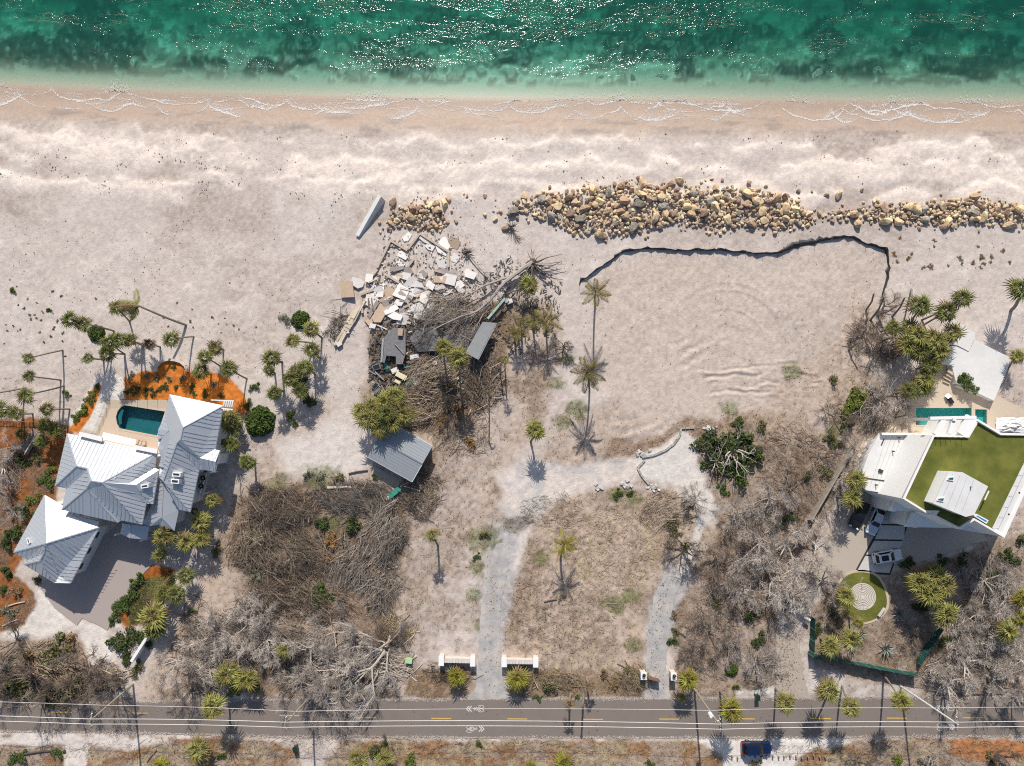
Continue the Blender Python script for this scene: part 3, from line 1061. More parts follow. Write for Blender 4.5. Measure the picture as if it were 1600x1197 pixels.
# ------------------------------------------------------------ metal roofed house
M_ROOF = mat('galvanised_roof', (.53, .55, .58), rough=.36, metal=.4, var=.03, scale=.5, spec=.5)
M_SEAM = mat('roof_seam', (.46, .48, .51), rough=.4, metal=.4)
M_WALL = mat('white_siding', (.66, .66, .65), rough=.7, var=.03)
M_TRIM = mat('white_trim', (.78, .77, .75), rough=.55, var=.02)
M_GLASS = mat('dark_window_glass', (.03, .045, .055), rough=.08, spec=.6)
M_METAL = mat('grey_metal', (.35, .36, .37), rough=.45, metal=.6)
M_BLACK = mat('black_metal', (.02, .02, .022), rough=.5)
M_WOOD = mat('weathered_wood', (.27, .22, .18), rough=.9, var=.2, scale=3)


def seams_for(face, spacing, mb, h=.05, w=.035):
    """raised standing seams running down the slope of a planar face"""
    pts = [Vector(p) for p in face]
    n = Vector((0, 0, 0))
    for i in range(len(pts)):
        a, b = pts[i], pts[(i + 1) % len(pts)]
        n += Vector(((a.y - b.y) * (a.z + b.z), (a.z - b.z) * (a.x + b.x), (a.x - b.x) * (a.y + b.y)))
    n.normalize()
    if n.z < 0:
        n = -n
    down = Vector((0, 0, -1)) - n * (-n.z)
    if down.length < .05:
        down = pts[1] - pts[0]
    down.normalize()
    along = down.cross(n).normalized()
    o = pts[0]
    q = [((p - o).dot(along), (p - o).dot(down)) for p in pts]
    lo_, hi_ = min(x for x, _ in q), max(x for x, _ in q)
    k = math.floor(lo_ / spacing) + 1
    while k * spacing < hi_:
        a = k * spacing
        cr = []
        for i in range(len(q)):
            (x0, y0), (x1, y1) = q[i], q[(i + 1) % len(q)]
            if (x0 - a) * (x1 - a) < 0:
                cr.append(y0 + (a - x0) / (x1 - x0) * (y1 - y0))
        cr.sort()
        for y0, y1 in zip(cr[::2], cr[1::2]):
            if y1 - y0 > .15:
                p0 = o + along * a + down * y0 + n * h * .4
                p1 = o + along * a + down * y1 + n * h * .4
                mb.beam(p0, p1, w, h)
        k += 1


def roof(root, faces, spacing=.62, m=None, sm=None, th=.0, label=None):
    """faces: lists of (u,v,z); returns the roof part"""
    fw = [[P(*p) for p in f] for f in faces]
    mb, sb, rb = MB(), MB(), MB()
    for f in fw:
        mb.poly(f)
        seams_for(f, spacing, sb)
    r = part('roof', mb, m or M_ROOF, root, label=label)
    part('standing_seam', sb, sm or M_SEAM, r, kind='stuff')
    # caps along hips and ridges: edges two faces share
    seen = {}
    for f in fw:
        for i in range(len(f)):
            a, b = f[i], f[(i + 1) % len(f)]
            key = tuple(sorted([tuple(round(c, 2) for c in a), tuple(round(c, 2) for c in b)]))
            if key in seen:
                rb.beam(a + Vector((0, 0, .03)), b + Vector((0, 0, .03)), .16, .06)
            seen[key] = 1
    if rb.v:
        part('ridge_cap', rb, sm or M_SEAM, r)
    return r


WIN_BITS = {}


def walls(root, outline, z_eave, inset_d=.9, storeys=2, m=None, fascia=True, windows=True, z0=-.1):
    """outline: eave corners as photo pixels at eave height"""
    pts = [P(u, v, z_eave) for u, v in outline]
    xy = [(p.x, p.y) for p in pts]
    area = sum(xy[i][0] * xy[(i + 1) % len(xy)][1] - xy[(i + 1) % len(xy)][0] * xy[i][1] for i in range(len(xy)))
    if area < 0:
        xy = xy[::-1]
    if fascia:
        part('fascia', MB().prism(xy, z_eave - .28, z_eave - .03), M_TRIM, root)
    w = inset(xy, inset_d)
    wall = part('wall', MB().prism(w, z0, z_eave - .28), m or M_WALL, root)
    if windows:
        fh = z_eave / storeys
        for i in range(len(w)):
            a, b = Vector((*w[i], 0)), Vector((*w[(i + 1) % len(w)], 0))
            d = b - a
            L = d.length
            if L < 2.4:
                continue
            d.normalize()
            nrm = Vector((d.y, -d.x, 0))
            k = max(1, int(L / 2.6))
            for s_ in range(storeys):
                for j in range(k):
                    c = a + d * (L * (j + .5) / k) + nrm * .03 + Vector((0, 0, fh * s_ + fh * .55))
                    rz = math.atan2(d.y, d.x)
                    f = part('window', MB().box(c, (1.25, .08, 1.6), rz), M_TRIM, root)
                    part('pane', MB().box(c + nrm * .03, (1.05, .05, 1.4), rz), M_GLASS, f)
    return wall


def skylight(root, corners, z, hgt=.16):
    pts = [P(u, v, z) for u, v in corners]
    xy = [(p.x, p.y) for p in pts]
    s = part('skylight', MB().prism(xy, z - .8, z + hgt), M_TRIM, root)
    part('pane', MB().prism(inset(xy, .16), z + hgt, z + hgt + .02), M_GLASS, s)


def ring(*pts):
    return list(pts)


c0 = P(200, 770, 0)
HL = thing('beach_house', 'large white house with hipped pale metal standing seam roofs and pool', 'house', (c0.x, c0.y, 0))
E, R = 6.0, 8.8
walls(HL, [(104.4, 677.5), (245.4, 707), (241.7, 732), (248, 734.5), (238.5, 788), (228, 786.5), (221.6, 819.5), (189, 813), (184, 816.5), (96.3, 796.6), (103, 763), (85.6, 759.6)], E)
NW, NE = (104.4, 677.5, E), (245.4, 707, E)
A1, A2, R1, R2 = (119.5, 728.6, 7.90), (136.6, 732.4, 7.90), (142.7, 751.5, R), (160, 754, R)
VS = (135.4, 763.5, 7.80)
WV, WV2 = (88, 757.8, E + .15), (103, 763, E)
roof(HL, [
    [NW, NE, R2, R1, A2, A1],
    [NW, A1, WV, (85.6, 759.6, E)],
    [A1, A2, WV2, WV],
    [A2, R1, VS, (96.3, 796.6, E), WV2],
    [VS, (184, 816.5, E), (96.3, 796.6, E)],
    [R1, R2, (219, 819, E), (189, 813, E), VS],
    [VS, (189, 813, E), (184, 816.5, E)],
    [R2, NE, (241.7, 730, E), (201.6, 755.5, 7.60), (211.6, 757.9, 7.60), (228, 786.5, E), (221.6, 819.5, E), (219, 819, E)],
    [(201.6, 755.5, 7.62), (241.7, 731, E + .02), (248, 734.5, E + .02), (211.6, 757.9, 7.62)],
    [(211.6, 757.9, 7.64), (248, 734.5, E + .04), (238.5, 788, E + .04), (232, 785, E + .1)],
    [(201.6, 755.5, 7.63), (211.6, 757.9, 7.63), (232, 785, E + .05), (228, 786.5, E + .03)],
])
skylight(HL, [(220.5, 757.5), (232.5, 755.5), (233, 761.5), (221, 763.5)], 7.1)
# east wing
WE = [(264.8, 616.3), (348.5, 633.8), (336, 702.5), (343.5, 704.5), (336, 738), (326, 735.5), (311, 733), (297, 800), (279.6, 796.5), (255.5, 753), (248, 745), (251.4, 714),
      (246.4, 700), (247, 671.4), (257.7, 649)]
walls(HL, WE, E)
T1, T2, T3 = (285.9, 667.7, R), (282, 686.8, R), (276.3, 692.8, 8.20)
B1 = (255.2, 751.4, 7.60)
roof(HL, [
    [(264.8, 616.3, E), (348.5, 633.8, E), T1],
    [(264.8, 616.3, E), T1, T2, T3, B1, (262, 747.5, E + .6), (256.4, 731, E + .5), (252, 716, E + .2), (246.4, 700, E), (254, 682, 6.60), (264, 673, 6.90), (257.7, 649, E)],
    [T1, (348.5, 633.8, E), (336, 702.5, E), (311.5, 715.3, 6.90), T2],
    [T2, (311.5, 715.3, 6.90), (326.6, 735.5, E), (311, 733.4, E), T3],
    [T3, (311, 733.4, E), (297, 800, E), B1],
    [B1, (297, 800, E), (279.6, 796.3, E)],
    [(311.5, 715.3, 6.92), (336, 702, E + .02), (343.5, 704.5, E + .02), (336.8, 721.3, 6.60)],
    [(311.5, 715.3, 6.93), (336.8, 721.3, 6.62), (336, 738, E + .03), (326, 735.5, E + .03)],
    [(257.7, 650, E + .02), (264, 672.8, 6.95), (247, 671.4, E + .02)],
    [(247, 671.4, E + .03), (264, 672.8, 6.96), (254, 682, 6.60), (247.2, 690, E)],
    [(252, 716, E + .25), (256.4, 731, 6.60), (247.6, 729, E + .1)],
    [(256.4, 732, 6.60), (262, 747.5, 6.90), (254.4, 751.4, 6.70), (247.6, 745, E + .1)],
])
skylight(HL, [(270, 737.5), (283, 738.5), (282.4, 745), (269.6, 744)], 7.6)
skylight(HL, [(268, 748), (280.6, 749), (280, 756), (267.6, 755)], 7.6)
# lower link roof and entry porch
walls(HL, [(242, 752), (255.4, 753), (279, 797), (272.7, 829), (247, 820), (224, 818), (238, 788)], 4.2, .7, 1, fascia=False)
roof(HL, [
    [(240, 750, 5.1), (255.4, 752, 5.5), (252.6, 808, 5.1), (234, 822, 4.2), (223, 818, 4.2), (237, 788, 4.6)],
    [(255.4, 752, 5.5), (279.6, 796.5, 4.6), (272.7, 829, 4.3), (252.6, 808, 5.1)],
    [(252.6, 808, 5.1), (272.7, 829, 4.3), (247, 820, 4.2), (234, 822, 4.2)],
])
roof(HL, [
    [(191, 818, 4.0), (204.6, 820, 4.5), (203.5, 841, 4.2), (188, 834, 3.6)],
    [(204.6, 820, 4.5), (233, 823, 4.0), (230, 843.5, 3.6), (203.5, 841, 4.2)],
])
part('porch_post', MB().box(P(190, 833, 1.7), (.25, .25, 3.5)), M_TRIM, HL)
part('porch_post', MB().box(P(229, 842, 1.7), (.25, .25, 3.5)), M_TRIM, HL)
# garage wing
EG, RG = 4.6, 7.2
walls(HL, [(69, 774), (155, 824), (110, 911.5), (85, 911), (37, 882), (41, 874), (20.7, 863)], EG, storeys=1)
AP = (71.5, 849.3, RG)
roof(HL, [
    [(69, 774, EG), (155, 824, EG), AP],
    [(20.7, 863, EG), (69, 774, EG), AP],
    [AP, (155, 824, EG), (110, 911.5, EG), (92, 899.5, EG)],
    [(20.7, 863, EG), AP, (69, 863.4, 6.6), (41, 874, EG)],
    [AP, (92, 899.5, EG), (85, 911, EG), (62.8, 876, 6.3), (69, 863.4, 6.6)],
    [(69, 863.4, 6.6), (62.8, 876, 6.3), (37, 882, EG), (41, 874, EG)],
    [(62.8, 876, 6.3), (85, 911, EG), (37, 882, EG)],
])
skylight(HL, [(42, 841), (46.5, 839), (48.5, 848), (44, 850)], 5.9)
roof(HL, [[(118, 806, 4.9), (126, 808, 5.1), (155, 815, 4.9), (150, 830, 4.2), (122, 828, 4.4)]])
for (u, v) in ((163, 838), (150, 862), (136, 886)):
    c = P(u, v, 1.3)
    d = P(110, 911, 0) - P(155, 824, 0)
    g = part('garage_door', MB().box((c.x - .75, c.y + .5, 1.25), (2.5, .1, 2.4), math.atan2(d.y, d.x)), M_TRIM, HL)
# north canopy roofs over the terrace
roof(HL, [[(161.5, 675.6, 3.6), (212.8, 687.5, 3.6), (210.3, 697.5, 4.2), (159, 685.7, 4.2)]], .5)
for a, b in (((124, 675), (160, 690)), ((211, 696), (246, 709))):
    q = [P(a[0], a[1], 6.6), P(b[0], b[1] - 7, 6.6), P(b[0] - 1, b[1], 6.6), P(a[0] - 1, a[1] + 6, 6.6)]
    part('balcony_roof', MB().prism([(p.x, p.y) for p in q], 6.4, 6.6), M_TRIM, HL)
# slatted pergola on the north east corner
for k in range(5):
    a, b = P(351 + 3.2 * k, 625.5 + .2 * k, 5.1), P(349.5 + 3.2 * k, 638.5 + .2 * k, 5.1)
    part('pergola_slat', MB().beam(a, b, .14, .2), M_TRIM, HL)
part('pergola_beam', MB().beam(P(330, 625, 6.1), P(366, 626.5, 6.1), .16, .2), M_TRIM, HL)
part('pergola_beam', MB().beam(P(346, 638, 6.1), P(364, 640, 6.1), .16, .2), M_TRIM, HL)
part('roof_vent', MB().cyl(P(182.5, 746, 7.8), .12, 7.5, 8.3, 8), M_TRIM, HL)
# condensers on the raised side platform
c = P(312, 752, 3.0)
plat = thing('equipment_platform', 'raised white platform beside the east wing holding two condensers', 'platform', (c.x, c.y, 0))
q = [P(u, v, 3.0) for u, v in ((312, 737), (327, 739), (316, 772), (305, 770))]
part('platform_deck', MB().prism([(p.x, p.y) for p in q], 2.85, 3.0), M_CONC, plat)
for p in q:
    part('post', MB().box((p.x, p.y, 1.4), (.2, .2, 2.9)), M_TRIM, plat)
part('guard_rail', MB().beam(q[1] + Vector((0, 0, .9)), q[2] + Vector((0, 0, .9)), .08, .08), M_TRIM, plat)
for i, (u, v) in enumerate(((317, 747), (314, 759.5))):
    p = P(u, v, 3.9)
    k = thing('air_conditioner', ('dark fan condenser nearest the sea on the raised side platform', 'dark fan condenser nearest the road on the raised side platform')[i], 'air conditioner', (p.x, p.y, 3.0),
              'condensers on the side platform')
    part('casing', MB().box((p.x, p.y, 3.45), (1.0, 1.0, .9), .2), M_METAL, k)
    part('fan_grille', MB().cyl((p.x, p.y), .42, 3.9, 3.94, 16), M_BLACK, k)
    part('fan_hub', MB().cyl((p.x, p.y), .13, 3.94, 3.98, 10), M_METAL, k)
# tyre swing-like black hoop and white planter by the east wall
p = P(303.5, 799, .4)
single('hose_reel', MB().tube([(p.x + .42 * math.cos(t), p.y + .42 * math.sin(t), .35) for t in np.linspace(0, 2 * PI, 17)], [.12] * 17, 6), M_BLACK,
       'round black ring lying against the east wall of the house', 'hose reel', (p.x, p.y, .2))

# glass fence round the deck
fpts = [(262, 624.5), (215, 624.5), (172, 624.5), (161, 651), (149, 677)]
p0 = P(172, 624.5, 0)
gf = thing('glass_fence', 'low glass pool fence with thin posts around the travertine deck', 'fence', (p0.x, p0.y, 0))
M_CLEAR = glassy('fence_glass', (.93, .97, .96), rough=.02)
for a, b in zip(fpts[:-1], fpts[1:]):
    A_, B_ = P(*a, 0), P(*b, 0)
    n = max(2, int((B_ - A_).length / 1.6))
    for i in range(n + 1):
        q = A_.lerp(B_, i / n)
        if i < n or b == fpts[-1]:
            part('post', MB().box((q.x, q.y, .58), (.06, .06, 1.2)), M_METAL, gf)
        if i < n:
            q2 = A_.lerp(B_, (i + .94) / n)
            q1 = A_.lerp(B_, (i + .06) / n)
            part('glass_panel', MB().beam(q1 + Vector((0, 0, .6)), q2 + Vector((0, 0, .6)), .02, 1.0), M_CLEAR, gf)
# curved white seat wall at the mulch bed
arc = [(244.5, 581), (245.5, 573), (250, 567), (257, 563.5), (265, 562), (275, 563), (284, 566), (291, 572), (294.5, 581)]
pa = [G(u, v) for u, v in arc]
mb = MB()
sw = thing('seat_wall', 'low curved pale stone wall around the top of the mulch bed', 'wall', pa[4])
for a, b in zip(pa[:-1], pa[1:]):
    part('stone', MB().beam(a + (b - a) * .01 + Vector((0, 0, .15)), b - (b - a) * .01 + Vector((0, 0, .15)), .38, .6), M_CONC, sw)
# white garden wall right of the lawn
for i, (a, b) in enumerate((((279, 915), (258, 958)), ((248, 975), (214, 1028)))):
    A_, B_ = P(*a, 0), P(*b, 0)
    c = (A_ + B_) / 2
    w = thing('garden_wall', ('white garden wall segment beside the lawn nearest the house', 'white garden wall segment running down towards the road')[i], 'wall', (c.x, c.y, 0))
    part('wall_panel', MB().beam(A_ + Vector((0, 0, .8)), B_ + Vector((0, 0, .8)), .3, 1.7), M_WHITE, w)
    part('coping', MB().beam(A_ + Vector((0, 0, 1.69)), B_ + Vector((0, 0, 1.69)), .42, .08), M_TRIM, w)
# outdoor seats on the terrace
for i, (u, v) in enumerate(((214, 690.5), (219, 692.5), (224.5, 693))):
    p = P(u, v, .3)
    k = thing('lounge_chair', 'tan terrace armchair south of the pool', 'chair', (p.x, p.y, 0), 'terrace armchairs by the pool')
    part('seat', MB().box((p.x, p.y, .35), (.6, .6, .14), .2), M_TRAV, k)
    part('backrest', MB().box((p.x, p.y - .3, .6), (.6, .1, .5), .2), M_TRAV, k)
    for sx in (-.27, .27):
        for sy in (-.27, .27):
            part('leg', MB().box((p.x + sx, p.y + sy, .15), (.06, .06, .3), 0), M_WOOD, k)
# ------------------------------------------------------------ flat roofed house with the turf roof
M_TURF = mat('roof_turf', (.105, .12, .02), rough=.95, var=.22, scale=.35, col2=(.15, .15, .03), detail=9, bump=.02, bscale=25)
M_ROOFW = mat('white_roof_membrane', (.70, .69, .68), rough=.7, var=.09, scale=.45, col2=(.58, .57, .555), detail=9)
M_GREYST = mat('grey_stone_strip', (.22, .205, .205), rough=.8, var=.1, scale=3)
M_BROWN = mat('brown_cladding', (.12, .065, .05), rough=.8)
M_BLUE = mat('blue_cover', (.02, .22, .50), rough=.35, var=.05)
M_CUSH = mat('white_fabric', (.74, .72, .70), rough=.9, var=.08, scale=2)
M_GREENG = mat('green_window_glass', (.03, .13, .12), rough=.1, spec=.6)

c0 = P(1480, 760, 0)
HR = thing('modern_house', 'angular white flat roofed house with a turf covered roof terrace', 'house', (c0.x, c0.y, 0))
ZT = 11.0


def pxy(pts, z):
    return [(P(u, v, z).x, P(u, v, z).y) for u, v in pts]


OUT = [(1456, 679.5), (1510, 680.7), (1523.4, 656.5), (1526, 656), (1561.7, 677), (1640, 678), (1567, 840), (1520, 812.5), (1497.7, 827), (1456.4, 805.5), (1460, 800.5), (1443.8, 800.5), (1409, 779)]
o9 = pxy(OUT, ZT)
part('wall', MB().prism(inset(o9, .04), -.1, ZT - .3), M_WHITE, HR)
part('roof_slab', MB().prism(inset(o9, .02), ZT - .3, ZT), M_WHITE, HR)
part('turf', MB().prism(inset(o9, .30), ZT, ZT + .03), M_TURF, HR)
par = part('parapet', MB().prism(o9, ZT - .28, ZT + .35, [inset(o9, .27)]), M_WHITE, HR)
part('walkway', MB().prism(pxy([(1550, 825), (1565.5, 836.5), (1635, 683), (1619, 683)], ZT), ZT + .032, ZT + .09), M_ROOFW, HR)
part('walkway_joint', MB().beam(P(1559, 829, ZT + .1), P(1624, 686, ZT + .1), .04, .02), M_METAL, HR)
for k in range(9):
    a, b = P(1553 + 7.5 * k, 825 - 16.5 * k, ZT + .1), P(1560 + 7.5 * k, 826 - 16.5 * k, ZT + .1)
    part('walkway_joint', MB().beam(a, b, .03, .02), M_METAL, HR)
for k in range(5):
    a, b = P(1386 + 8 * k, 681, 4.51), P(1359 + 6 * k, 762, 4.51)
    part('membrane_seam', MB().beam(a, b, .04, .02), M_SEAM, HR)
for k in range(12):
    q = P(1465 + 4.1 * k, 683.3, ZT + .7) if k < 11 else P(1515, 676, ZT + .7)
    if k % 2 == 0:
        part('rail_post', MB().box((q.x, q.y, ZT + .6), (.05, .05, .9)), M_METAL, HR)
part('drain_cover', MB().cyl(P(1592, 770, ZT), .14, ZT + .09, ZT + .11, 10), M_DARK, HR)
part('drain_cover', MB().cyl(P(1575.5, 803.5, ZT), .14, ZT + .09, ZT + .11, 10), M_DARK, HR)
part('stone_strip', MB().prism(pxy([(1455, 681), (1459, 681), (1413.5, 778), (1408.5, 777)], ZT), ZT + .06, ZT + .12), M_GREYST, HR)
# white band and lower west roof
band = pxy([(1429, 677.6), (1455.5, 680), (1409, 777), (1391, 768)], 5.6)
part('roof_band', MB().prism(band, 4.2, 5.6), M_ROOFW, HR)
fr = [P(u, v, 5.64) for u, v in ((1427, 696), (1438, 704), (1409, 764), (1399, 756.5))]
mb = MB()
for a, b in zip(fr, fr[1:] + fr[:1]):
    mb.beam(a, b, .07, .07)
mb.beam(fr[0].lerp(fr[3], .52), fr[1].lerp(fr[2], .52), .07, .07)
mb.beam(fr[0].lerp(fr[3], .06), fr[1].lerp(fr[2], .06), .07, .07)
part('rail_frame', mb, M_METAL, HR)
low = pxy([(1374, 677), (1430, 677.5), (1392, 769), (1386, 771), (1353, 766), (1344, 758), (1348, 735), (1356, 712)], 4.5)
part('west_wing_wall', MB().prism(inset(low, 1.0), -.1, 4.2), M_WHITE, HR)
part('west_wing_roof', MB().prism(low, 4.2, 4.5), M_ROOFW, HR)
part('west_wing_parapet', MB().prism(pxy([(1374, 676), (1431, 676.5), (1430.5, 680), (1375, 679.5)], 4.5), 4.5, 5.1), M_WHITE, HR)
part('roof_joint', MB().beam(P(1352, 747, 4.54), P(1391, 752.5, 4.54), .16, .1), M_DARK, HR)
for (u, v) in ((1404, 684), (1394.5, 705), (1410, 706.5), (1368, 757.5), (1384, 760.5)):
    p = P(u, v, 4.5)
    part('vent_pipe', MB().cyl(p, .10, 4.5, 5.05, 8), M_DARK, HR)
for (u, v) in ((1376, 736), (1392, 738.5)):
    p = P(u, v, 4.6)
    part('roof_hatch', MB().box((p.x, p.y, 4.62), (.62, .5, .24), -.35), M_DARK, HR)
part('roof_slot', MB().beam(P(1381.5, 685.5, 4.52), P(1377, 696, 4.52), .16, .06), M_DARK, HR)
# lower angular balconies on the road side
part('balcony_slab', MB().prism(pxy([(1399, 779), (1392.5, 798), (1436, 799.5), (1427, 801), (1416, 823.5), (1488, 825), (1500, 827.5), (1564, 838), (1540, 815), (1500, 800), (1440, 790), (1412, 775)], 6.3), 5.7, 6.3), M_WHITE, HR)
part('stair_block', MB().box(P(1395, 796, 6.7), (.55, .5, .8)), M_WHITE, HR)
for (a, b) in (((1378, 774), (1376, 795)), ((1404, 795), (1400, 818))):
    part('carport_wall', MB().beam(P(*a, 2.6), P(*b, 2.6), .3, 5.3), M_WHITE, HR)
part('pillar', MB().box(P(1414, 818, 2.8), (.45, .45, 5.7)), M_WHITE, HR)
# penthouse
ZP = 13.6
ph = pxy([(1482, 736), (1504, 738), (1544, 760), (1522, 804.6), (1509, 807.7), (1459, 787)], ZP)
part('penthouse_wall', MB().prism(inset(ph, .12), ZT, ZP - .2), M_WHITE, HR)
pr = part('penthouse_roof', MB().prism(ph, ZP - .2, ZP), M_ROOFW, HR)
for q in ([(1480.5, 745.5), (1490, 744.5), (1489, 751.5), (1479, 750)], [(1464.5, 778), (1475, 777), (1473.5, 784), (1463, 782)]):
    sk = pxy(q, ZP)
    k = part('skylight', MB().prism(sk, ZP, ZP + .16), M_TRIM, HR)
    part('pane', MB().prism(inset(sk, .1), ZP + .16, ZP + .18), M_GREENG, k)
for k in range(4):
    a, b = P(1489 + 11 * k, 740 + 3 * k, ZP + .01), P(1468 + 11.5 * k, 788 + 4.5 * k, ZP + .01)
    part('membrane_seam', MB().beam(a, b, .04, .02), M_SEAM, HR)
part('vent_pipe', MB().cyl(P(1516, 760.5, ZP), .08, ZP, ZP + .4, 8), M_METAL, HR)
part('brown_box', MB().prism(pxy([(1512, 801.5), (1521.5, 804.5), (1519, 812), (1510, 807.5)], 13.5), ZT, 13.5), M_BROWN, HR)
part('bench_rail', MB().beam(P(1545, 767, 12.3), P(1538.5, 781, 12.3), .16, .12), M_TRIM, HR)
p = P(1533, 811, ZT + .3)
tub = thing('plunge_tub', 'long blue tub with a white rim on the turf roof terrace', 'tub', (p.x, p.y, ZT))
tp = pxy([(1522, 806.5), (1526, 803), (1544.5, 813), (1541, 818.5)], ZT + .4)
part('rim', MB().prism(tp, ZT + .03, ZT + .45), M_WHITE, tub)
part('cover', MB().prism(inset(tp, .17), ZT + .45, ZT + .47), M_BLUE, tub)
# white portal frames on the pool side
for a, b, w in (((1452, 653.5), (1524, 652), .45),):
    part('portal_beam', MB().beam(P(*a, ZT), P(*b, ZT), w, .5), M_WHITE, HR)
for a, b, w in (((1474.5, 656), (1460.5, 679), .8), ((1490, 655), (1482.5, 678), .6), ((1519, 653), (1503, 680), 1.9)):
    part('portal_fin', MB().beam(P(*a, ZT - .05), P(*b, ZT - .05), w, .5), M_WHITE, HR)
part('portal_post', MB().box(P(1453.5, 655, 5.7), (.45, .45, 11.5)), M_WHITE, HR)
part('rail_beam', MB().beam(P(1526, 656, ZT + .3), P(1562, 677.5, ZT + .3), .3, .3), M_WHITE, HR)
for (a, b) in (((1366, 682), (1362, 690)), ((1361, 692), (1357, 700)), ((1356, 702), (1352, 710)), ((1351, 712), (1347, 720))):
    q = [P(a[0] - 5, a[1] - 2), P(a[0] + 3, a[1] + 1), P(b[0] + 3, b[1] + 1), P(b[0] - 5, b[1] - 2)]
    link('stepping_stone', MB().prism([(x.x, x.y) for x in q], -.02, .05).mesh('stepping_stone', M_DECK), kind='structure')

# driveway slabs with dark joints
SL = [[(1387, 797), (1424, 800), (1415, 820), (1376, 819)], [(1375.5, 820), (1414.5, 821), (1413, 844), (1366, 843)], [(1365.5, 844.2), (1412.5, 845.2), (1400, 867.8), (1352, 867)],
      [(1351.5, 868.2), (1399.5, 869), (1390, 896), (1338, 893)]]
q = pxy([(1389, 794), (1427, 797), (1391, 898.5), (1334.5, 895)], 0)
dr = link('concrete_drive', MB().prism(q, -.05, .012).mesh('concrete_drive', M_DARK), kind='structure', label='pale concrete slab drive with dark joints')
ORG[dr.name] = Vector((0, 0, 0))
for s in SL:
    part('slab', MB().prism(inset(pxy(s, 0), .07), 0, .03), M_CONC, dr)

# raised white sun deck by the beach with planter and steps
c = P(1520, 570, 0)
RD = thing('sun_deck', 'raised angular white concrete sun deck above the lap pool', 'deck', (c.x, c.y, 0))
mb = MB()
D1 = pxy([(1484, 503.5), (1492, 503), (1524, 520), (1522, 529), (1514, 549), (1496, 539.5), (1478.8, 539)], 1.2)
D2 = pxy([(1478, 541), (1495, 541.5), (1513.5, 550.5), (1523, 531), (1575, 557), (1580, 563), (1553, 626), (1494, 598), (1487, 570.6), (1474, 566)], 1.2)
part('deck_slab', MB().prism(D1, -.1, 1.2), M_ROOFW, RD)
part('deck_slab', MB().prism(D2, -.1, 1.205), M_ROOFW, RD)
for k in range(4):
    a, b = P(1481 - 2.3 * k, 579 + 5.2 * k, 1.0 - .27 * k), P(1490 - 1.9 * k, 585 + 4.7 * k, 1.0 - .27 * k)
    part('step', MB().beam(a, b, .42, .16), M_DECK, RD)
part('planter_wall', MB().beam(P(1494, 602, .6), P(1516, 611, .6), .35, .7), M_CONC, RD)
p = P(1483, 623, .3)
lc = thing('sun_lounger', 'dark slatted sun lounger north of the lap pool', 'sun lounger', (p.x, p.y, 0))
part('seat', MB().box((p.x + .2, p.y - .3, .3), (.75, 1.2, .08), .55), M_BLACK, lc)
part('backrest', MB().box((p.x - .25, p.y + .42, .48), (.75, .7, .08), .55, -.5), M_METAL, lc)
for sx, sy in ((-.3, -.6), (.5, -.6), (-.5, .5), (.2, .7)):
    part('leg', MB().box((p.x + sx, p.y + sy, .14), (.06, .06, .28)), M_BLACK, lc)
p = P(1581, 664, .5)
rt = random.Random(5)
mb = MB()
pts = []
N_ = 12
vs, fs = [], []
for i in range(N_):
    for j in range(N_):
        vs.append((p.x + (i / (N_ - 1) - .5) * 4.6 + rt.uniform(-.12, .12), p.y + (j / (N_ - 1) - .5) * 2.4 + rt.uniform(-.12, .12),
                   .15 + .75 * rt.random() * math.sin(PI * i / (N_ - 1)) * math.sin(PI * j / (N_ - 1))))
for i in range(N_ - 1):
    for j in range(N_ - 1):
        fs.append((i * N_ + j, (i + 1) * N_ + j, (i + 1) * N_ + j + 1, i * N_ + j + 1))
mb.add(vs, fs)
single('tarp', mb, M_CUSH, 'crumpled white tarpaulin heaped on the terrace beside the spa', 'tarpaulin', (p.x, p.y, 0))

# labyrinth on its round lawn
c = P(1347.4, 932, 0)
lw = [P(1345 + 40 * math.cos(t) * (1 + .06 * math.sin(3 * t)), 933 + 41 * math.sin(t) * (1 + .05 * math.cos(2 * t)), 0) for t in np.linspace(0, 2 * PI, 40)[:-1]]
lw_o = [P(1345 + 44 * math.cos(t) * (1 + .06 * math.sin(3 * t)), 933 + 45 * math.sin(t) * (1 + .05 * math.cos(2 * t)), 0) for t in np.linspace(0, 2 * PI, 40)[:-1]]
link('stone_border', MB().prism([(q.x, q.y) for q in lw_o], -.05, .03).mesh('stone_border', M_DECK), kind='structure', label='tan stone border round the small lawn')
link('round_lawn', MB().prism([(q.x, q.y) for q in lw], 0, .06).mesh('round_lawn', M_TURF), kind='structure', label='round artificial lawn holding the labyrinth')
M_LAB = mat('labyrinth_stone', (.60, .55, .48), rough=.8, var=.06, scale=2)
M_LABL = mat('labyrinth_groove', (.30, .26, .22), rough=.9)
lb = thing('labyrinth', 'round pale stone labyrinth of rings set in the lawn', 'labyrinth', (c.x, c.y, 0))
part('disc', MB().cyl(c, 2.13, .0, .10, 48), M_LAB, lb)
for k in range(7):
    r_ = .42 + .255 * k
    mb = MB()
    n = 40
    gap = {0: (1, 3), 1: (28, 31), 2: (8, 11), 3: (20, 23), 4: (10, 12), 5: (29, 32), 6: (33, 36)}[k]
    for i in range(n):
        if gap[0] <= i < gap[1]:
            continue
        a0, a1 = 2 * PI * i / n, 2 * PI * (i + 1) / n
        mb.beam((c.x + r_ * math.cos(a0), c.y + r_ * math.sin(a0), .105), (c.x + r_ * math.cos(a1), c.y + r_ * math.sin(a1), .105), .075, .03)
    part('ring', mb, M_LABL, lb)
part('ring', MB().beam((c.x, c.y - .5, .105), (c.x + .05, c.y - 2.0, .105), .07, .03), M_LABL, lb)
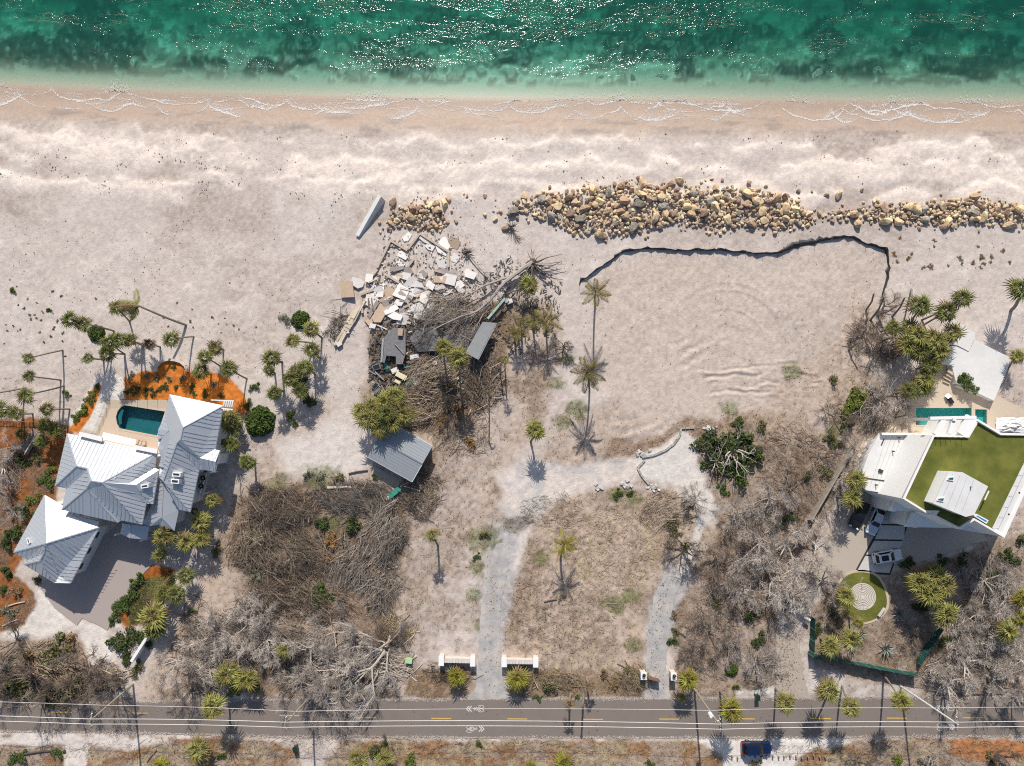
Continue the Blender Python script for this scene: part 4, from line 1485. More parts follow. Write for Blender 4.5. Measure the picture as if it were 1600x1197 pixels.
part('ring', MB().beam((c.x - .15, c.y + .9, .105), (c.x - .15, c.y + 2.0, .105), .07, .03), M_LABL, lb)
p = P(1377.5, 957, .4)
bn = thing('stone_bench', 'pale curved bench on the stone border beside the labyrinth lawn', 'bench', (p.x, p.y, 0))
part('seat', MB().beam(P(1373, 963, .42), P(1382, 950, .42), .4, .12), M_CONC, bn)
part('leg', MB().box(P(1374.5, 961, .2), (.3, .2, .4)), M_CONC, bn)
part('leg', MB().box(P(1380.5, 952, .2), (.3, .2, .4)), M_CONC, bn)
# low wall along the west side of the court
A_, B_ = P(1333, 690, 0), P(1262, 812, 0)
c = (A_ + B_) / 2
w = thing('boundary_wall', 'long dark topped boundary wall along the west side of the court', 'wall', (c.x, c.y, 0))
M_STW = mat('stained_wall', (.30, .26, .21), rough=.9, var=.2, scale=1.5)
n = 14
for i in range(n):
    a, b = A_.lerp(B_, i / n), A_.lerp(B_, (i + .985) / n)
    part('wall_panel', MB().beam(a + Vector((0, 0, .7)), b + Vector((0, 0, .7)), .25, 1.5), M_STW, w)
# ------------------------------------------------------------ street furniture, walls, fences, vehicles
M_POLEW = mat('pole_wood', (.30, .26, .20), rough=.9, var=.15, scale=3)
M_CONCP = mat('concrete_pole', (.62, .60, .57), rough=.8, var=.05)
M_WIRE = mat('aluminium_wire', (.62, .60, .58), rough=.5, metal=.2)
M_CAN = mat('transformer_grey', (.72, .72, .71), rough=.5)
M_INS = mat('insulator', (.5, .48, .46), rough=.3)


def pole(top, base, m, label, crossarm=True, can=False, lean=0):
    T = P(*top, 13.0)
    B = G(*base, -.1)
    t = thing('utility_pole', label, 'utility pole', (B.x, B.y, 0))
    part('shaft', MB().tube([B, B.lerp(T, .5), T], [.17, .15, .11], 8), m, t)
    tops = []
    if crossarm:
        a = T + Vector((0, 0, -.5))
        arm = part('crossarm', MB().beam(a + Vector((-.0, -1.1, 0)), a + Vector((0, 1.1, 0)), .12, .14), M_POLEW, t)
    for dy, dz in ((.35, .12), (-.35, .12)):
        part('insulator', MB().cyl(T + Vector((0, dy, 0)), .07, T.z - .3, T.z + dz, 8, .04), M_INS, t)
        tops.append(T + Vector((0, dy, dz)))
    if crossarm:
        for dy in (-.8, .85):
            part('insulator', MB().cyl(a + Vector((.05, dy, 0)), .08, a.z, a.z + .3, 8, .05), M_CAN, t)
    if can:
        c = B.lerp(T, .74) + Vector((-.35, .12, 0))
        tr_ = part('transformer', MB().cyl(c, .30, c.z - .45, c.z + .45, 12), M_CAN, t)
        part('bushing', MB().cyl(c + Vector((.1, 0, 0)), .06, c.z + .45, c.z + .7, 6), M_INS, tr_)
        c = B.lerp(T, .86) + Vector((.1, -.1, 0))
        part('cutout_switch', MB().box(c, (.5, .12, .15), .5), M_CAN, t)
    low = B.lerp(T, .66) + Vector((0, .2, 0))
    part('bracket', MB().box(low, (.12, .4, .12)), M_METAL, t)
    return tops + [low + Vector((0, .1, 0))]


ends = [pole((140, 1127), (208, 1069), M_POLEW, 'leaning grey utility pole with crossarms at the left end of the road'),
        pole((445, 1132), (487, 1086), M_POLEW, 'grey utility pole beside the fallen dead tree', True),
        pole((1126, 1135), (1085, 1077), M_POLEW, 'brown utility pole with a white transformer near the iron gate', True, True),
        pole((1497, 1132), (1407, 1072), M_CONCP, 'white concrete utility pole at the right end of the road')]
off = {0: -1, 3: 1}
allp = [[e + Vector((-60, 1.0, 0)) for e in ends[0]]] + ends + [[e + Vector((60, -.3, 0)) for e in ends[3]]]
for i in range(len(allp) - 1):
    for k in range(3):
        a, b = allp[i][k], allp[i + 1][k]
        sag = .012 * (b - a).length
        pts = [a.lerp(b, t) - Vector((0, 0, sag * 4 * t * (1 - t))) for t in np.linspace(0, 1, 13)]
        c = pts[6]
        where = ['off the left edge', 'between the two left poles', 'over the gravel drive', 'between the two right poles', 'off the right edge'][i]
        which = ['upper sea side', 'upper land side', 'lower'][k]
        single('power_line', MB().tube(pts, [.045 if k < 2 else .03] * 13, 4), M_WIRE, f'{which} pale power line over the road {where}', 'power line', c)

# gate walls of the main drive
M_GW = mat('gate_wall', (.55, .51, .47), rough=.85, var=.08)
M_CAPST = mat('cap_stone', (.60, .55, .50), rough=.8, obj_var=.06)


def gate_wall(label, p_out, p_in, n=9, wob=0.0):
    H = 1.25
    A_, B_ = P(*p_out, H), P(*p_in, H)
    c = (A_ + B_) / 2
    t = thing('gate_wall', label, 'wall', (c.x, c.y, 0))
    for q in (A_, B_):
        pl = part('pillar', MB().box((q.x, q.y, .68), (.72, 1.35, 1.4)), M_GW, t)
        part('pillar_cap', MB().box((q.x, q.y, 1.44), (.84, 1.5, .12)), M_WHITE, pl)
    d = (B_ - A_).normalized()
    L = (B_ - A_).length - .9
    s = A_ + d * .45
    part('wall_body', MB().beam((s.x, s.y, .55), (s.x + d.x * L, s.y + d.y * L, .55), .45, 1.2), M_GW, t)
    for i in range(n):
        a, b = s + d * (L * (i + .05) / n), s + d * (L * (i + .95) / n)
        part('cap_stone', MB().beam((a.x, a.y, 1.2), (b.x, b.y, 1.2), .70, .1), M_CAPST, t)


gate_wall('pale low gate wall with white pillars left of the gravel drive', (689.7, 1032), (738.8, 1033))
gate_wall('pale low gate wall with white pillars right of the gravel drive', (787.7, 1034), (837, 1034.5))
# iron gate posts of the second drive
for i, (u, v) in enumerate(((1005.5, 1056), (1052.5, 1057))):
    p = P(u, v, 1.5)
    t = thing('gate_post', ('white capped gate post holding the open iron gate', 'white capped gate post right of the iron gate')[i], 'gate post', (p.x, p.y, 0), 'posts of the iron gate')
    part('pillar', MB().box((p.x, p.y, .75), (.8, 1.0, 1.6)), M_GW, t)
    part('pillar_cap', MB().box((p.x, p.y, 1.58), (.92, 1.15, .14)), M_WHITE, t)
    ln = part('lantern', MB().cyl((p.x, p.y + .25), .2, 1.65, 2.05, 8, .26), M_METAL, t)
    part('lantern_cap', MB().cyl((p.x, p.y + .25), .28, 2.05, 2.25, 8, .04), M_BLACK, ln)
a, b = P(1011, 1056, 0), P(1028.5, 1060, 0)
t = thing('iron_gate', 'open rusty iron bar gate leaf on the narrow gravel driveway', 'gate', (a.x, a.y, 0))
M_RUST = mat('rusty_iron', (.16, .09, .06), rough=.8)
for z in (.15, 1.45):
    part('rail', MB().beam((a.x, a.y, z), (b.x, b.y, z), .06, .06), M_RUST, t)
for i in range(9):
    q = a.lerp(b, i / 8)
    part('bar', MB().box((q.x, q.y, .8), (.06, .06, 1.45)), M_RUST, t)
part('infill_panel', MB().beam((a.x, a.y, .8), (b.x, b.y, .8), .02, 1.25), M_RUST, t)

# green mesh fence
M_MESH = mat('green_windscreen', (.012, .075, .06), rough=.8, var=.2, scale=2)


def mesh_fence(label, line, H=2.0):
    pts = []
    for a, b in zip(line[:-1], line[1:]):
        A_, B_ = G(*a), G(*b)
        n = max(1, int((B_ - A_).length / 1.6))
        pts += [A_.lerp(B_, i / n) for i in range(n)]
    pts.append(G(*line[-1]))
    t = thing('screen_fence', label, 'fence', pts[0])
    rr_ = random.Random(len(label))
    for i, p in enumerate(pts):
        part('post', MB().box((p.x, p.y, H / 2), (.07, .07, H)), M_METAL, t)
        if i:
            o = pts[i - 1]
            wv_ = rr_.uniform(-.12, .12)
            m_ = (o + p) / 2
            mb = MB()
            m2_ = Vector((m_.x + wv_, m_.y + rr_.uniform(-.15, .15), 0))
            mb.add([(o.x, o.y, .05), (m2_.x, m2_.y, .05), (p.x, p.y, .05), (o.x, o.y, H - .05), (m_.x, m_.y, H - .15), (p.x, p.y, H - .05)], [(0, 1, 4, 3), (1, 2, 5, 4)])
            part('screen_panel', mb, M_MESH, t)


mesh_fence('long dark green screened fence in front of the labyrinth garden', [(1266, 962), (1264.5, 1015), (1262, 1020), (1300, 1026), (1365, 1040), (1427, 1051)])
mesh_fence('short dark green screened fence piece right of the silver agaves', [(1465, 979), (1452, 1000), (1440, 1015), (1431, 1034)], 1.7)
mesh_fence('dark green screened fence stub beside the pale car', [(1231, 921), (1226, 940)], 1.7)

# black silt fence on the sand
M_SILT = mat('silt_fabric', (.028, .028, .034), rough=.55, var=.2, scale=2, spec=.5)
sf_line = [(905, 443), (915, 434), (925, 427), (950, 410), (973, 395), (1005, 389), (1030, 390), (1060, 392), (1120, 391), (1170, 396), (1205, 398), (1222, 395), (1240, 388), (1265, 383), (1290, 376),
           (1310, 373), (1325, 371), (1340, 376), (1352, 382), (1372, 387), (1381, 390), (1387, 405), (1389, 425), (1386, 440), (1381, 450), (1377, 460)]
fine = []
for a, b in zip(sf_line[:-1], sf_line[1:]):
    n = max(1, int(math.hypot(b[0] - a[0], b[1] - a[1]) / 6))
    fine += [(a[0] + (b[0] - a[0]) * i / n, a[1] + (b[1] - a[1]) * i / n) for i in range(n)]
fine.append(sf_line[-1])
g0 = G(*sf_line[10])
SFE = thing('silt_fence', 'wavy black silt fence curving round the graded sand lot', 'fence', g0)
mb = MB()
rr_ = random.Random(3)
prev = None
thick = [(.05 + .5 * max(0, 1 - abs(i / len(fine) - .68) / .10) + .45 * max(0, 1 - abs(i / len(fine) - .93) / .08)) for i in range(len(fine))]
L = []
for i, (u, v) in enumerate(fine):
    p = G(u + rr_.uniform(-.7, .7), v + rr_.uniform(-.7, .7))
    h = rr_.uniform(.35, .75)
    lean = Vector((rr_.uniform(-.25, .25), thick[i] + rr_.uniform(-.1, .25), 0))
    L.append((p - Vector((0, 0, .05)), p + Vector((0, 0, h * .6)) + lean * .4, p + Vector((0, 0, h)) + lean, p + lean * 1.5 + Vector((0, 0, .12)), p + lean * 1.9 + Vector((0, 0, .02))))
    if i % 4 == 0:
        part('stake', MB().box((p.x, p.y - .05, p.z + .4), (.05, .05, .95), 0, rr_.uniform(-.2, .2)), M_WOOD, SFE)
for i in range(len(L) - 1):
    for k in range(4):
        mb.add([L[i][k], L[i + 1][k], L[i + 1][k + 1], L[i][k + 1]], [(0, 1, 2, 3)])
part('fabric', mb, M_SILT, SFE)

# bins
M_BIN = mat('dark_green_plastic', (.012, .035, .028), rough=.45)


def bin_(u, v, label, m=M_BIN, rz=0.0):
    p = G(u, v)
    t = thing('wheelie_bin', label, 'bin', p, None, rz)
    t2 = ORG[t.name]
    mb = MB()
    b0 = [(-.24, -.28), (.24, -.28), (.24, .28), (-.24, .28)]
    vs = [(p.x + x, p.y + y, p.z + .02) for x, y in b0] + [(p.x + x * 1.25, p.y + y * 1.25, p.z + 1.0) for x, y in b0]
    mb.add(vs, [(3, 2, 1, 0), (4, 5, 6, 7), (0, 1, 5, 4), (1, 2, 6, 5), (2, 3, 7, 6), (3, 0, 4, 7)])
    part('body', mb, m, t)
    part('lid', MB().box((p.x, p.y, p.z + 1.05), (.66, .78, .09)), m, t)
    part('handle', MB().box((p.x, p.y + .42, p.z + .98), (.5, .06, .06)), M_BLACK, t)
    for s in (-.26, .26):
        part('wheel', MB().tube([(p.x + s - .04, p.y + .3, p.z + .12), (p.x + s + .04, p.y + .3, p.z + .12)], [.12, .12], 10), M_BLACK, t)


bin_(1181, 1087, 'dark wheelie bin on the pale verge above the blue pickup')
bin_(464, 1167, 'dark green wheelie bin on the bottom verge near the left poles', M_BIN, .3)
p = P(639, 1032, .4)
t = thing('green_box', 'small pale green utility box beside the fallen dead tree', 'utility box', (p.x, p.y, 0))
part('casing', MB().box((p.x, p.y, .35), (1.0, .65, .7), -.1), mat('pale_green_paint', (.30, .50, .24), rough=.6), t)
part('lid', MB().box((p.x, p.y, .74), (1.06, .71, .08), -.1), mat('green_lid', (.38, .58, .30), rough=.6), t)
p = P(1259, 965, .5)
mbx = thing('mailbox', 'white mailbox at the end of the screened fence', 'mailbox', (p.x, p.y, 0))
part('post', MB().box((p.x, p.y, .5), (.12, .12, 1.0)), M_TRIM, mbx)
part('box', MB().tube([(p.x - .35, p.y + .2, 1.12), (p.x + .35, p.y - .25, 1.12)], [.24, .24], 10), M_WHITE, mbx)

# timber bollards along the shell pull-in
bl = []
for i in range(17):
    u = 1143 + 9.1 * i
    v = 1181 + 1.5 * math.sin(i * 1.7)
    p = G(u, v)
    if i == 0:
        proto = single('bollard', MB().cyl(p, .13, p.z - .1, p.z + .55, 8, .11), M_WOOD, 'short dark timber bollard along the shell pull-in', 'bollard', p, 'timber bollards along the pull-in')
    else:
        o = proto.copy()
        COL.objects.link(o)
        o.location = p
        o.rotation_euler = (random.uniform(-.15, .15), random.uniform(-.15, .15), random.random())

# ------------------------------------------------------------ vehicles
M_TYRE = mat('tyre', (.015, .015, .016), rough=.9)
M_RIM = mat('wheel_rim', (.45, .46, .47), rough=.35, metal=.7)
M_LAMP = mat('headlamp', (.75, .78, .8), rough=.15)
M_TAIL = mat('tail_lamp', (.40, .01, .012), rough=.2)
M_CGLASS = mat('car_glass', (.008, .010, .012), rough=.05, spec=.6)


def car(name, label, cat, uv, ang, paint, L=4.6, W=1.85, H=1.55, kind='suv', sunroof=False, group=None):
    """ang: heading in world degrees"""
    g = G(*uv)
    t = thing(name, label, cat, (g.x, g.y, max(g.z, 0.0)), group, rad(ang))
    ORG[t.name] = Vector((0, 0, 0))                     # parts in local coordinates
    hw = W / 2
    # lower body: cross sections nose to tail (x, half width, belt height)
    if kind == 'pickup':
        secs = [(-L / 2, hw * .90, .98), (-L / 2 + .12, hw * .97, 1.05), (-L * .1, hw, 1.06), (L * .18, hw, 1.08), (L * .40, hw * .97, 1.04), (L * .47, hw * .90, .95), (L / 2, hw * .72, .78)]
    elif kind == 'sedan':
        secs = [(-L / 2, hw * .78, .80), (-L / 2 + .25, hw * .92, .98), (-L * .25, hw, 1.0), (L * .15, hw, .98), (L * .36, hw * .96, .90), (L * .45, hw * .86, .78), (L / 2, hw * .60, .62)]
    else:
        secs = [(-L / 2, hw * .80, .92), (-L / 2 + .18, hw * .93, 1.05), (-L * .25, hw, 1.08), (L * .15, hw, 1.05), (L * .36, hw * .96, .98), (L * .45, hw * .86, .85), (L / 2, hw * .62, .68)]
    mb = MB()
    vs = []
    for x, w_, z in secs:
        vs += [(x, -w_ * .94, .26), (x, -w_, .5), (x, -w_ * .985, z - .10), (x, -w_ * .86, z), (x, w_ * .86, z), (x, w_ * .985, z - .10), (x, w_, .5), (x, w_ * .94, .26)]
    fs = []
    for i in range(len(secs) - 1):
        for k in range(8):
            k2 = (k + 1) % 8
            fs.append((i * 8 + k, (i + 1) * 8 + k, (i + 1) * 8 + k2, i * 8 + k2))
    fs += [tuple(range(8)), tuple((len(secs) - 1) * 8 + k for k in range(8))[::-1]]
    mb.add(vs, fs)
    part('body', mb, paint, t)
    # cabin
    cab = {'suv': (-L * .46, -L * .38, L * .02, L * .20), 'sedan': (-L * .40, -L * .24, L * .04, L * .20), 'pickup': (-L * .12, -L * .08, L * .12, L * .24)}[kind]
    zb, zt = 1.0, H
    bw, tw = hw * .88, hw * .68
    r_ = [(cab[0], bw, zb), (cab[1], tw, zt), (cab[2], tw, zt), (cab[3], bw, zb)]
    mb = MB()
    vs = [(x, -w_, z) for x, w_, z in r_] + [(x, w_, z) for x, w_, z in r_]
    mb.add(vs, [(1, 2, 6, 5), (0, 1, 5, 4)[::-1], (2, 3, 7, 6), (0, 3, 2, 1)[::-1], (4, 7, 6, 5)])
    part('cabin', mb, paint, t)

    def pane(nm, quad, k=.86, out=.02):
        q = [Vector(p) for p in quad]
        c = sum(q, Vector()) / 4
        n = (q[1] - q[0]).cross(q[3] - q[0]).normalized()
        if n.dot(c - Vector((0, 0, .9))) < 0:
            n = -n
        q = [c + (p - c) * k + n * out for p in q]
        part(nm, MB().add(q, [(0, 1, 2, 3)]), M_CGLASS, t)
    pane('windscreen', [vs[2], vs[3], vs[7], vs[6]])
    pane('rear_window', [vs[0], vs[1], vs[5], vs[4]])
    pane('side_window', [vs[0], vs[1], vs[2], vs[3]], .82)
    pane('side_window', [vs[4], vs[5], vs[6], vs[7]], .82)
    if sunroof:
        xm = (cab[1] + cab[2]) / 2
        part('sunroof', MB().box((xm, 0, zt + .005), ((cab[2] - cab[1]) * .62, tw * 1.35, .02)), M_CGLASS, t)
    if kind == 'pickup':
        part('cargo_bed', MB().box((-L * .31, 0, 1.05), (L * .33, W * .74, .06)), M_BLACK, t)
    for x in (-L * .30, L * .32):
        for s in (-1, 1):
            w_ = part('wheel', MB().tube([(x, s * (hw - .2), .34), (x, s * (hw + .01), .34)], [.34, .34], 14), M_TYRE, t)
            part('rim', MB().tube([(x, s * (hw + .01), .34), (x, s * (hw + .025), .34)], [.2, .2], 10), M_RIM, w_)
    for s in (-1, 1):
        part('headlight', MB().box((L * .462, s * hw * .66, .76), (.22, .34, .14), -s * .35), M_LAMP, t)
        part('tail_light', MB().box((-L / 2 + .05, s * hw * .74, .88), (.14, .30, .18), 0), M_TAIL, t)
        part('mirror', MB().box((cab[3] - .25, s * (hw + .1), 1.05), (.14, .22, .14)), paint, t)
    return t


P_WHITE = mat('white_car_paint', (.72, .73, .74), rough=.25, spec=.5)
P_SILV = mat('silver_blue_paint', (.55, .59, .65), rough=.28, metal=.4, spec=.5)
P_NAVY = mat('navy_car_paint', (.006, .016, .06), rough=.2, spec=.6)
P_DARK = mat('black_car_paint', (.012, .012, .014), rough=.25, spec=.5)


def heading(a, b):
    A_, B_ = P(*a), P(*b)
    return math.degrees(math.atan2(B_.y - A_.y, B_.x - A_.x))


car('parked_car', 'white crossover with a black sunroof parked on the slab drive', 'car', (1383, 868), heading((1361, 873), (1407, 865)), P_WHITE, 4.6, 1.85, 1.5, 'suv', True)
car('parked_car', 'silver blue sedan parked beside the carport wall', 'car', (1364.5, 812), heading((1375, 792), (1357, 834)), P_SILV, 4.8, 1.85, 1.42, 'sedan')
car('parked_car', 'black sedan half hidden under the palm by the carport', 'car', (1339, 804), heading((1348, 786), (1330, 824)), P_DARK, 4.6, 1.85, 1.42, 'sedan', True)
car('parked_truck', 'navy blue pickup parked beside the timber bollards', 'truck', (1180, 1165), heading((1157, 1166), (1203, 1166)), P_NAVY, 4.75, 1.95, 1.75, 'suv', False)
# ------------------------------------------------------------ plants, rocks, wrack: shared meshes
M_TRUNK = mat('palm_trunk', (.21, .175, .145), rough=.95, var=.2, scale=3, obj_var=.15)
M_FROND = {
    'green': mat('palm_frond_green', (.105, .13, .03), rough=.6, var=.18, scale=2, obj_var=.30, hue=.02, trans=.15, col2=(.17, .17, .045)),
    'olive': mat('palm_frond_olive', (.18, .18, .045), rough=.6, var=.18, scale=2, obj_var=.30, hue=.02, trans=.15, col2=(.26, .235, .07)),
    'yellow': mat('palm_frond_yellow', (.30, .235, .028), rough=.6, var=.2, scale=2, obj_var=.30, hue=.015, trans=.15, col2=(.19, .19, .03)),
    'brown': mat('palm_frond_dead', (.20, .135, .075), rough=.8, var=.2, scale=2, obj_var=.3, hue=.01),
    'gold': mat('palm_frond_gold', (.24, .165, .04), rough=.65, var=.2, scale=2, obj_var=.3, hue=.012, trans=.12, col2=(.10, .105, .025)),
    'silver': mat('agave_leaf', (.23, .255, .215), rough=.6, var=.12, scale=2, obj_var=.2),
}
M_LEAF = {
    'green': mat('leaf_green', (.075, .115, .022), rough=.6, isl_var=.5, hue=.02, trans=.2),
    'bright': mat('leaf_bright', (.15, .18, .03), rough=.6, isl_var=.5, hue=.025, trans=.2),
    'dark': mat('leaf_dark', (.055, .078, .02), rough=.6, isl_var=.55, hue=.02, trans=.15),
    'olive': mat('leaf_olive', (.12, .115, .045), rough=.7, isl_var=.5, hue=.02, trans=.15),
    'yellow': mat('leaf_yellow', (.25, .21, .03), rough=.6, isl_var=.45, hue=.02, trans=.2),
    'grey': mat('leaf_greygreen', (.17, .175, .12), rough=.8, isl_var=.4, hue=.015, trans=.1),
    'brown': mat('leaf_brown', (.20, .125, .06), rough=.8, isl_var=.5, hue=.012),
    'rust': mat('leaf_rust', (.25, .14, .055), rough=.8, isl_var=.45, hue=.01),
}
M_BARE = {
    'grey': mat('bleached_bark', (.35, .305, .27), rough=.95, isl_var=.25, var=.15, scale=4),
    'pale': mat('pale_bark', (.47, .41, .36), rough=.95, isl_var=.22, var=.12, scale=4),
    'brown': mat('brown_bark', (.17, .13, .105), rough=.95, isl_var=.3, var=.15, scale=4),
    'dark': mat('dark_bark', (.095, .078, .066), rough=.95, isl_var=.3, var=.15, scale=4),
}


def fan_frond(seed):
    """palmetto frond of unit reach along +X: stalk and a folded fan of pointed leaflets"""
    r = random.Random(seed)
    mb = MB()
    st = .34
    mb.beam((0, 0, 0), (st, 0, .04), .03, .02)
    n = 12
    for i in range(n):
        a = rad(-100 + 200 * i / (n - 1)) + r.uniform(-.06, .06)
        L_ = (.68 - .16 * abs(i - (n - 1) / 2) / ((n - 1) / 2)) * r.uniform(.75, 1.15)
        d = Vector((math.cos(a), math.sin(a), 0))
        q = Vector((-d.y, d.x, 0))
        b = Vector((st, 0, .04))
        m_ = b + d * L_ * .55 + Vector((0, 0, .05))
        t_ = b + d * L_ + Vector((0, 0, -.10 - .10 * r.random()))
        w_ = .044
        up = Vector((0, 0, .022))
        mb.add([b, m_ + q * w_ - up, m_ + up, m_ - q * w_ - up, t_], [(0, 1, 2), (0, 2, 3), (1, 4, 2), (2, 4, 3)])
    return mb


def feather_frond(seed, droop=.45):
    r = random.Random(seed)
    mb = MB()
    pts = [Vector((t, .03 * math.sin(3 * t + seed), .12 * t - droop * t * t)) for t in np.linspace(0, 1, 6)]
    for a, b in zip(pts[:-1], pts[1:]):
        mb.beam(a, b, .022, .02)
    n = 15
    for i in range(n):
        t = .14 + .86 * i / (n - 1)
        k = min(4, int(t * 5))
        p = pts[k].lerp(pts[k + 1], t * 5 - k)
        L_ = .30 * math.sin(PI * (.18 + .80 * t)) + .05
        for s in (-1, 1):
            d = Vector((.62 + .3 * t, s * .8, -.35 + r.uniform(-.15, .15))).normalized()
            tip = p + d * L_ * r.uniform(.8, 1.1)
            w_ = Vector((.026, 0, 0))
            mid = p.lerp(tip, .5) + Vector((0, 0, .03))
            mb.add([p, mid - w_, tip, mid + w_], [(0, 1, 2, 3)])
    return mb


FAN = {k: [fan_frond(i).mesh('frond', M_FROND[k]) for i in range(3)] for k in M_FROND}
FEA = {k: [feather_frond(i, .35 + .12 * i).mesh('frond', M_FROND[k]) for i in range(3)] for k in ('green', 'olive', 'yellow', 'gold', 'brown')}


def palm(name, label, crown, base, h, size, col='green', feather=False, n=15, wind=None, cat='palm tree', group=None, trunk_r=.14, dead=.15, seed=None):
    C = P(*crown, h)
    if base is None:
        gzv = gz(C.x, C.y)
        B = Vector((C.x + random.uniform(-.3, .3), C.y + random.uniform(-.3, .3), gzv - .05))
    else:
        B = G(*base, -.05)
    r = random.Random(seed if seed is not None else int(crown[0] * 7 + crown[1] * 13))
    t = thing(name, label, cat, B, group)
    side = Vector((r.uniform(-.25, .25), r.uniform(-.25, .25), 0)) * min(1, h / 6)
    mid1 = B.lerp(C, .30) + side + Vector((0, 0, .14 * h if (C - B).xy.length > 2 else 0))
    mid2 = B.lerp(C, .66) + side * .5 + Vector((0, 0, .10 * h if (C - B).xy.length > 2 else 0))
    pts = []
    for s in np.linspace(0, 1, 8):
        s = float(s)
        pts.append(B * (1 - s) ** 3 + mid1 * (3 * s * (1 - s) ** 2) + mid2 * (3 * s * s * (1 - s)) + C * s ** 3)
    part('trunk', MB().tube(pts, [trunk_r * (1.25 - .45 * s) for s in np.linspace(0, 1, 8)], 6), M_TRUNK, t)
    lc = C - B
    az0 = r.random() * 6.28
    for i in range(n):
        f = i / (n - 1)
        az = az0 + i * 2.39996 + r.uniform(-.25, .25)
        el = 74 - 100 * f + r.uniform(-10, 10)                # young fronds stand up, old ones hang
        if wind is not None:
            az = wind + (r.random() - .5) * 2.3
            el = r.uniform(-25, 35)
        k = col
        if f > 1 - dead and r.random() < .8:
            k = 'brown'
        me = r.choice((FEA if feather and k in FEA else FAN)[k])
        o = bpy.data.objects.new('frond', me)
        COL.objects.link(o)
        o.parent = t
        o.location = lc
        o.rotation_euler = Euler((r.uniform(-.3, .3), -rad(el), az), 'XYZ')
        s_ = size * r.uniform(.82, 1.1) * (.62 + .38 * min(1, f * 2.2))
        o.scale = (s_, s_, s_)
    return t


def leaf_blob(seed, n=420, flat=.75, leaf=.085, clump=9):
    """unit bush: leaves gathered in uneven clumps through a dome"""
    r = np.random.default_rng(seed)
    cc_ = r.normal(size=(clump, 3))
    cc_ /= np.linalg.norm(cc_, axis=1, keepdims=True)
    cc_[:, 2] = np.abs(cc_[:, 2])
    cc_ *= r.uniform(.2, .9, (clump, 1))
    rad_ = r.uniform(.16, .46, clump)
    k = r.integers(0, clump, n)
    d = r.normal(size=(n, 3))
    d /= np.linalg.norm(d, axis=1, keepdims=True)
    p = cc_[k] + d * (rad_[k] * r.uniform(.55, 1.08, n))[:, None]
    p[:, 2] = np.abs(p[:, 2]) * flat
    a = r.normal(size=(n, 3))
    a /= np.linalg.norm(a, axis=1, keepdims=True)
    up = d * .6 + np.array([0, 0, .8]) + r.normal(size=(n, 3)) * .45
    b = np.cross(a, up)
    b /= np.linalg.norm(b, axis=1, keepdims=True) + 1e-9
    a = np.cross(up, b)
    a /= np.linalg.norm(a, axis=1, keepdims=True) + 1e-9
    s = (leaf * r.uniform(.6, 1.3, n))[:, None]
    V = np.stack([p - a * s, p + b * s * .55, p + a * s, p - b * s * .55], 1).reshape(-1, 3)
    return V, np.arange(4 * n).reshape(-1, 4)


BLOB = {}
for k in M_LEAF:
    BLOB[k] = []
    for i in range(3):
        V, F_ = leaf_blob(i * 31 + 5, 800 if k in ('green', 'bright', 'dark') else 560)
        BLOB[k].append(np_mesh('foliage', V, F_, M_LEAF[k]))
ROUND = []
for i in range(2):
    V, F_ = leaf_blob(77 + i, 1500, .8, .12, 22)
    q_ = np.random.default_rng(90 + i)
    d_ = q_.normal(size=(1500, 3))
    d_ /= np.linalg.norm(d_, axis=1, keepdims=True)
    d_[:, 2] = np.abs(d_[:, 2]) * .7
    V = (V.reshape(-1, 4, 3) - V.reshape(-1, 4, 3).mean(1, keepdims=True)) + (d_ * (.62 + .22 * vnoise(d_[:, 0] * 3 + 9, d_[:, 1] * 3 + 9, 4) + .2 * q_.random(1500))[:, None])[:, None, :]
    V = V.reshape(-1, 3)
    ROUND.append(np_mesh('foliage', V, F_, M_LEAF['green']))
STEMS = {}
for k in M_BARE:
    mb = MB()
    for j in range(6):
        a = j * 1.05
        mb.tube([(0, 0, -.08), (.3 * math.cos(a), .3 * math.sin(a), .3), (.62 * math.cos(a + .3), .62 * math.sin(a + .3), .5)], [.035, .025, .01], 4)
    STEMS[k] = mb.mesh('stems', M_BARE[k])


def bush(uv, r, col, label, cat='shrub', group=None, name='shrub', round_=False, stems='brown', z=None, flat=1.0, stretch=1.0, rz=None):
    g = G(*uv) if z is None else P(*uv, z)
    t = thing(name, label, cat, g, group)
    t.rotation_euler.z = random.random() * 6.28 if rz is None else rz
    t.scale = (r * stretch, r / stretch, r * flat)
    link('foliage', (random.choice(ROUND) if round_ else random.choice(BLOB[col])), t)
    link('stems', STEMS[stems], t)
    return t


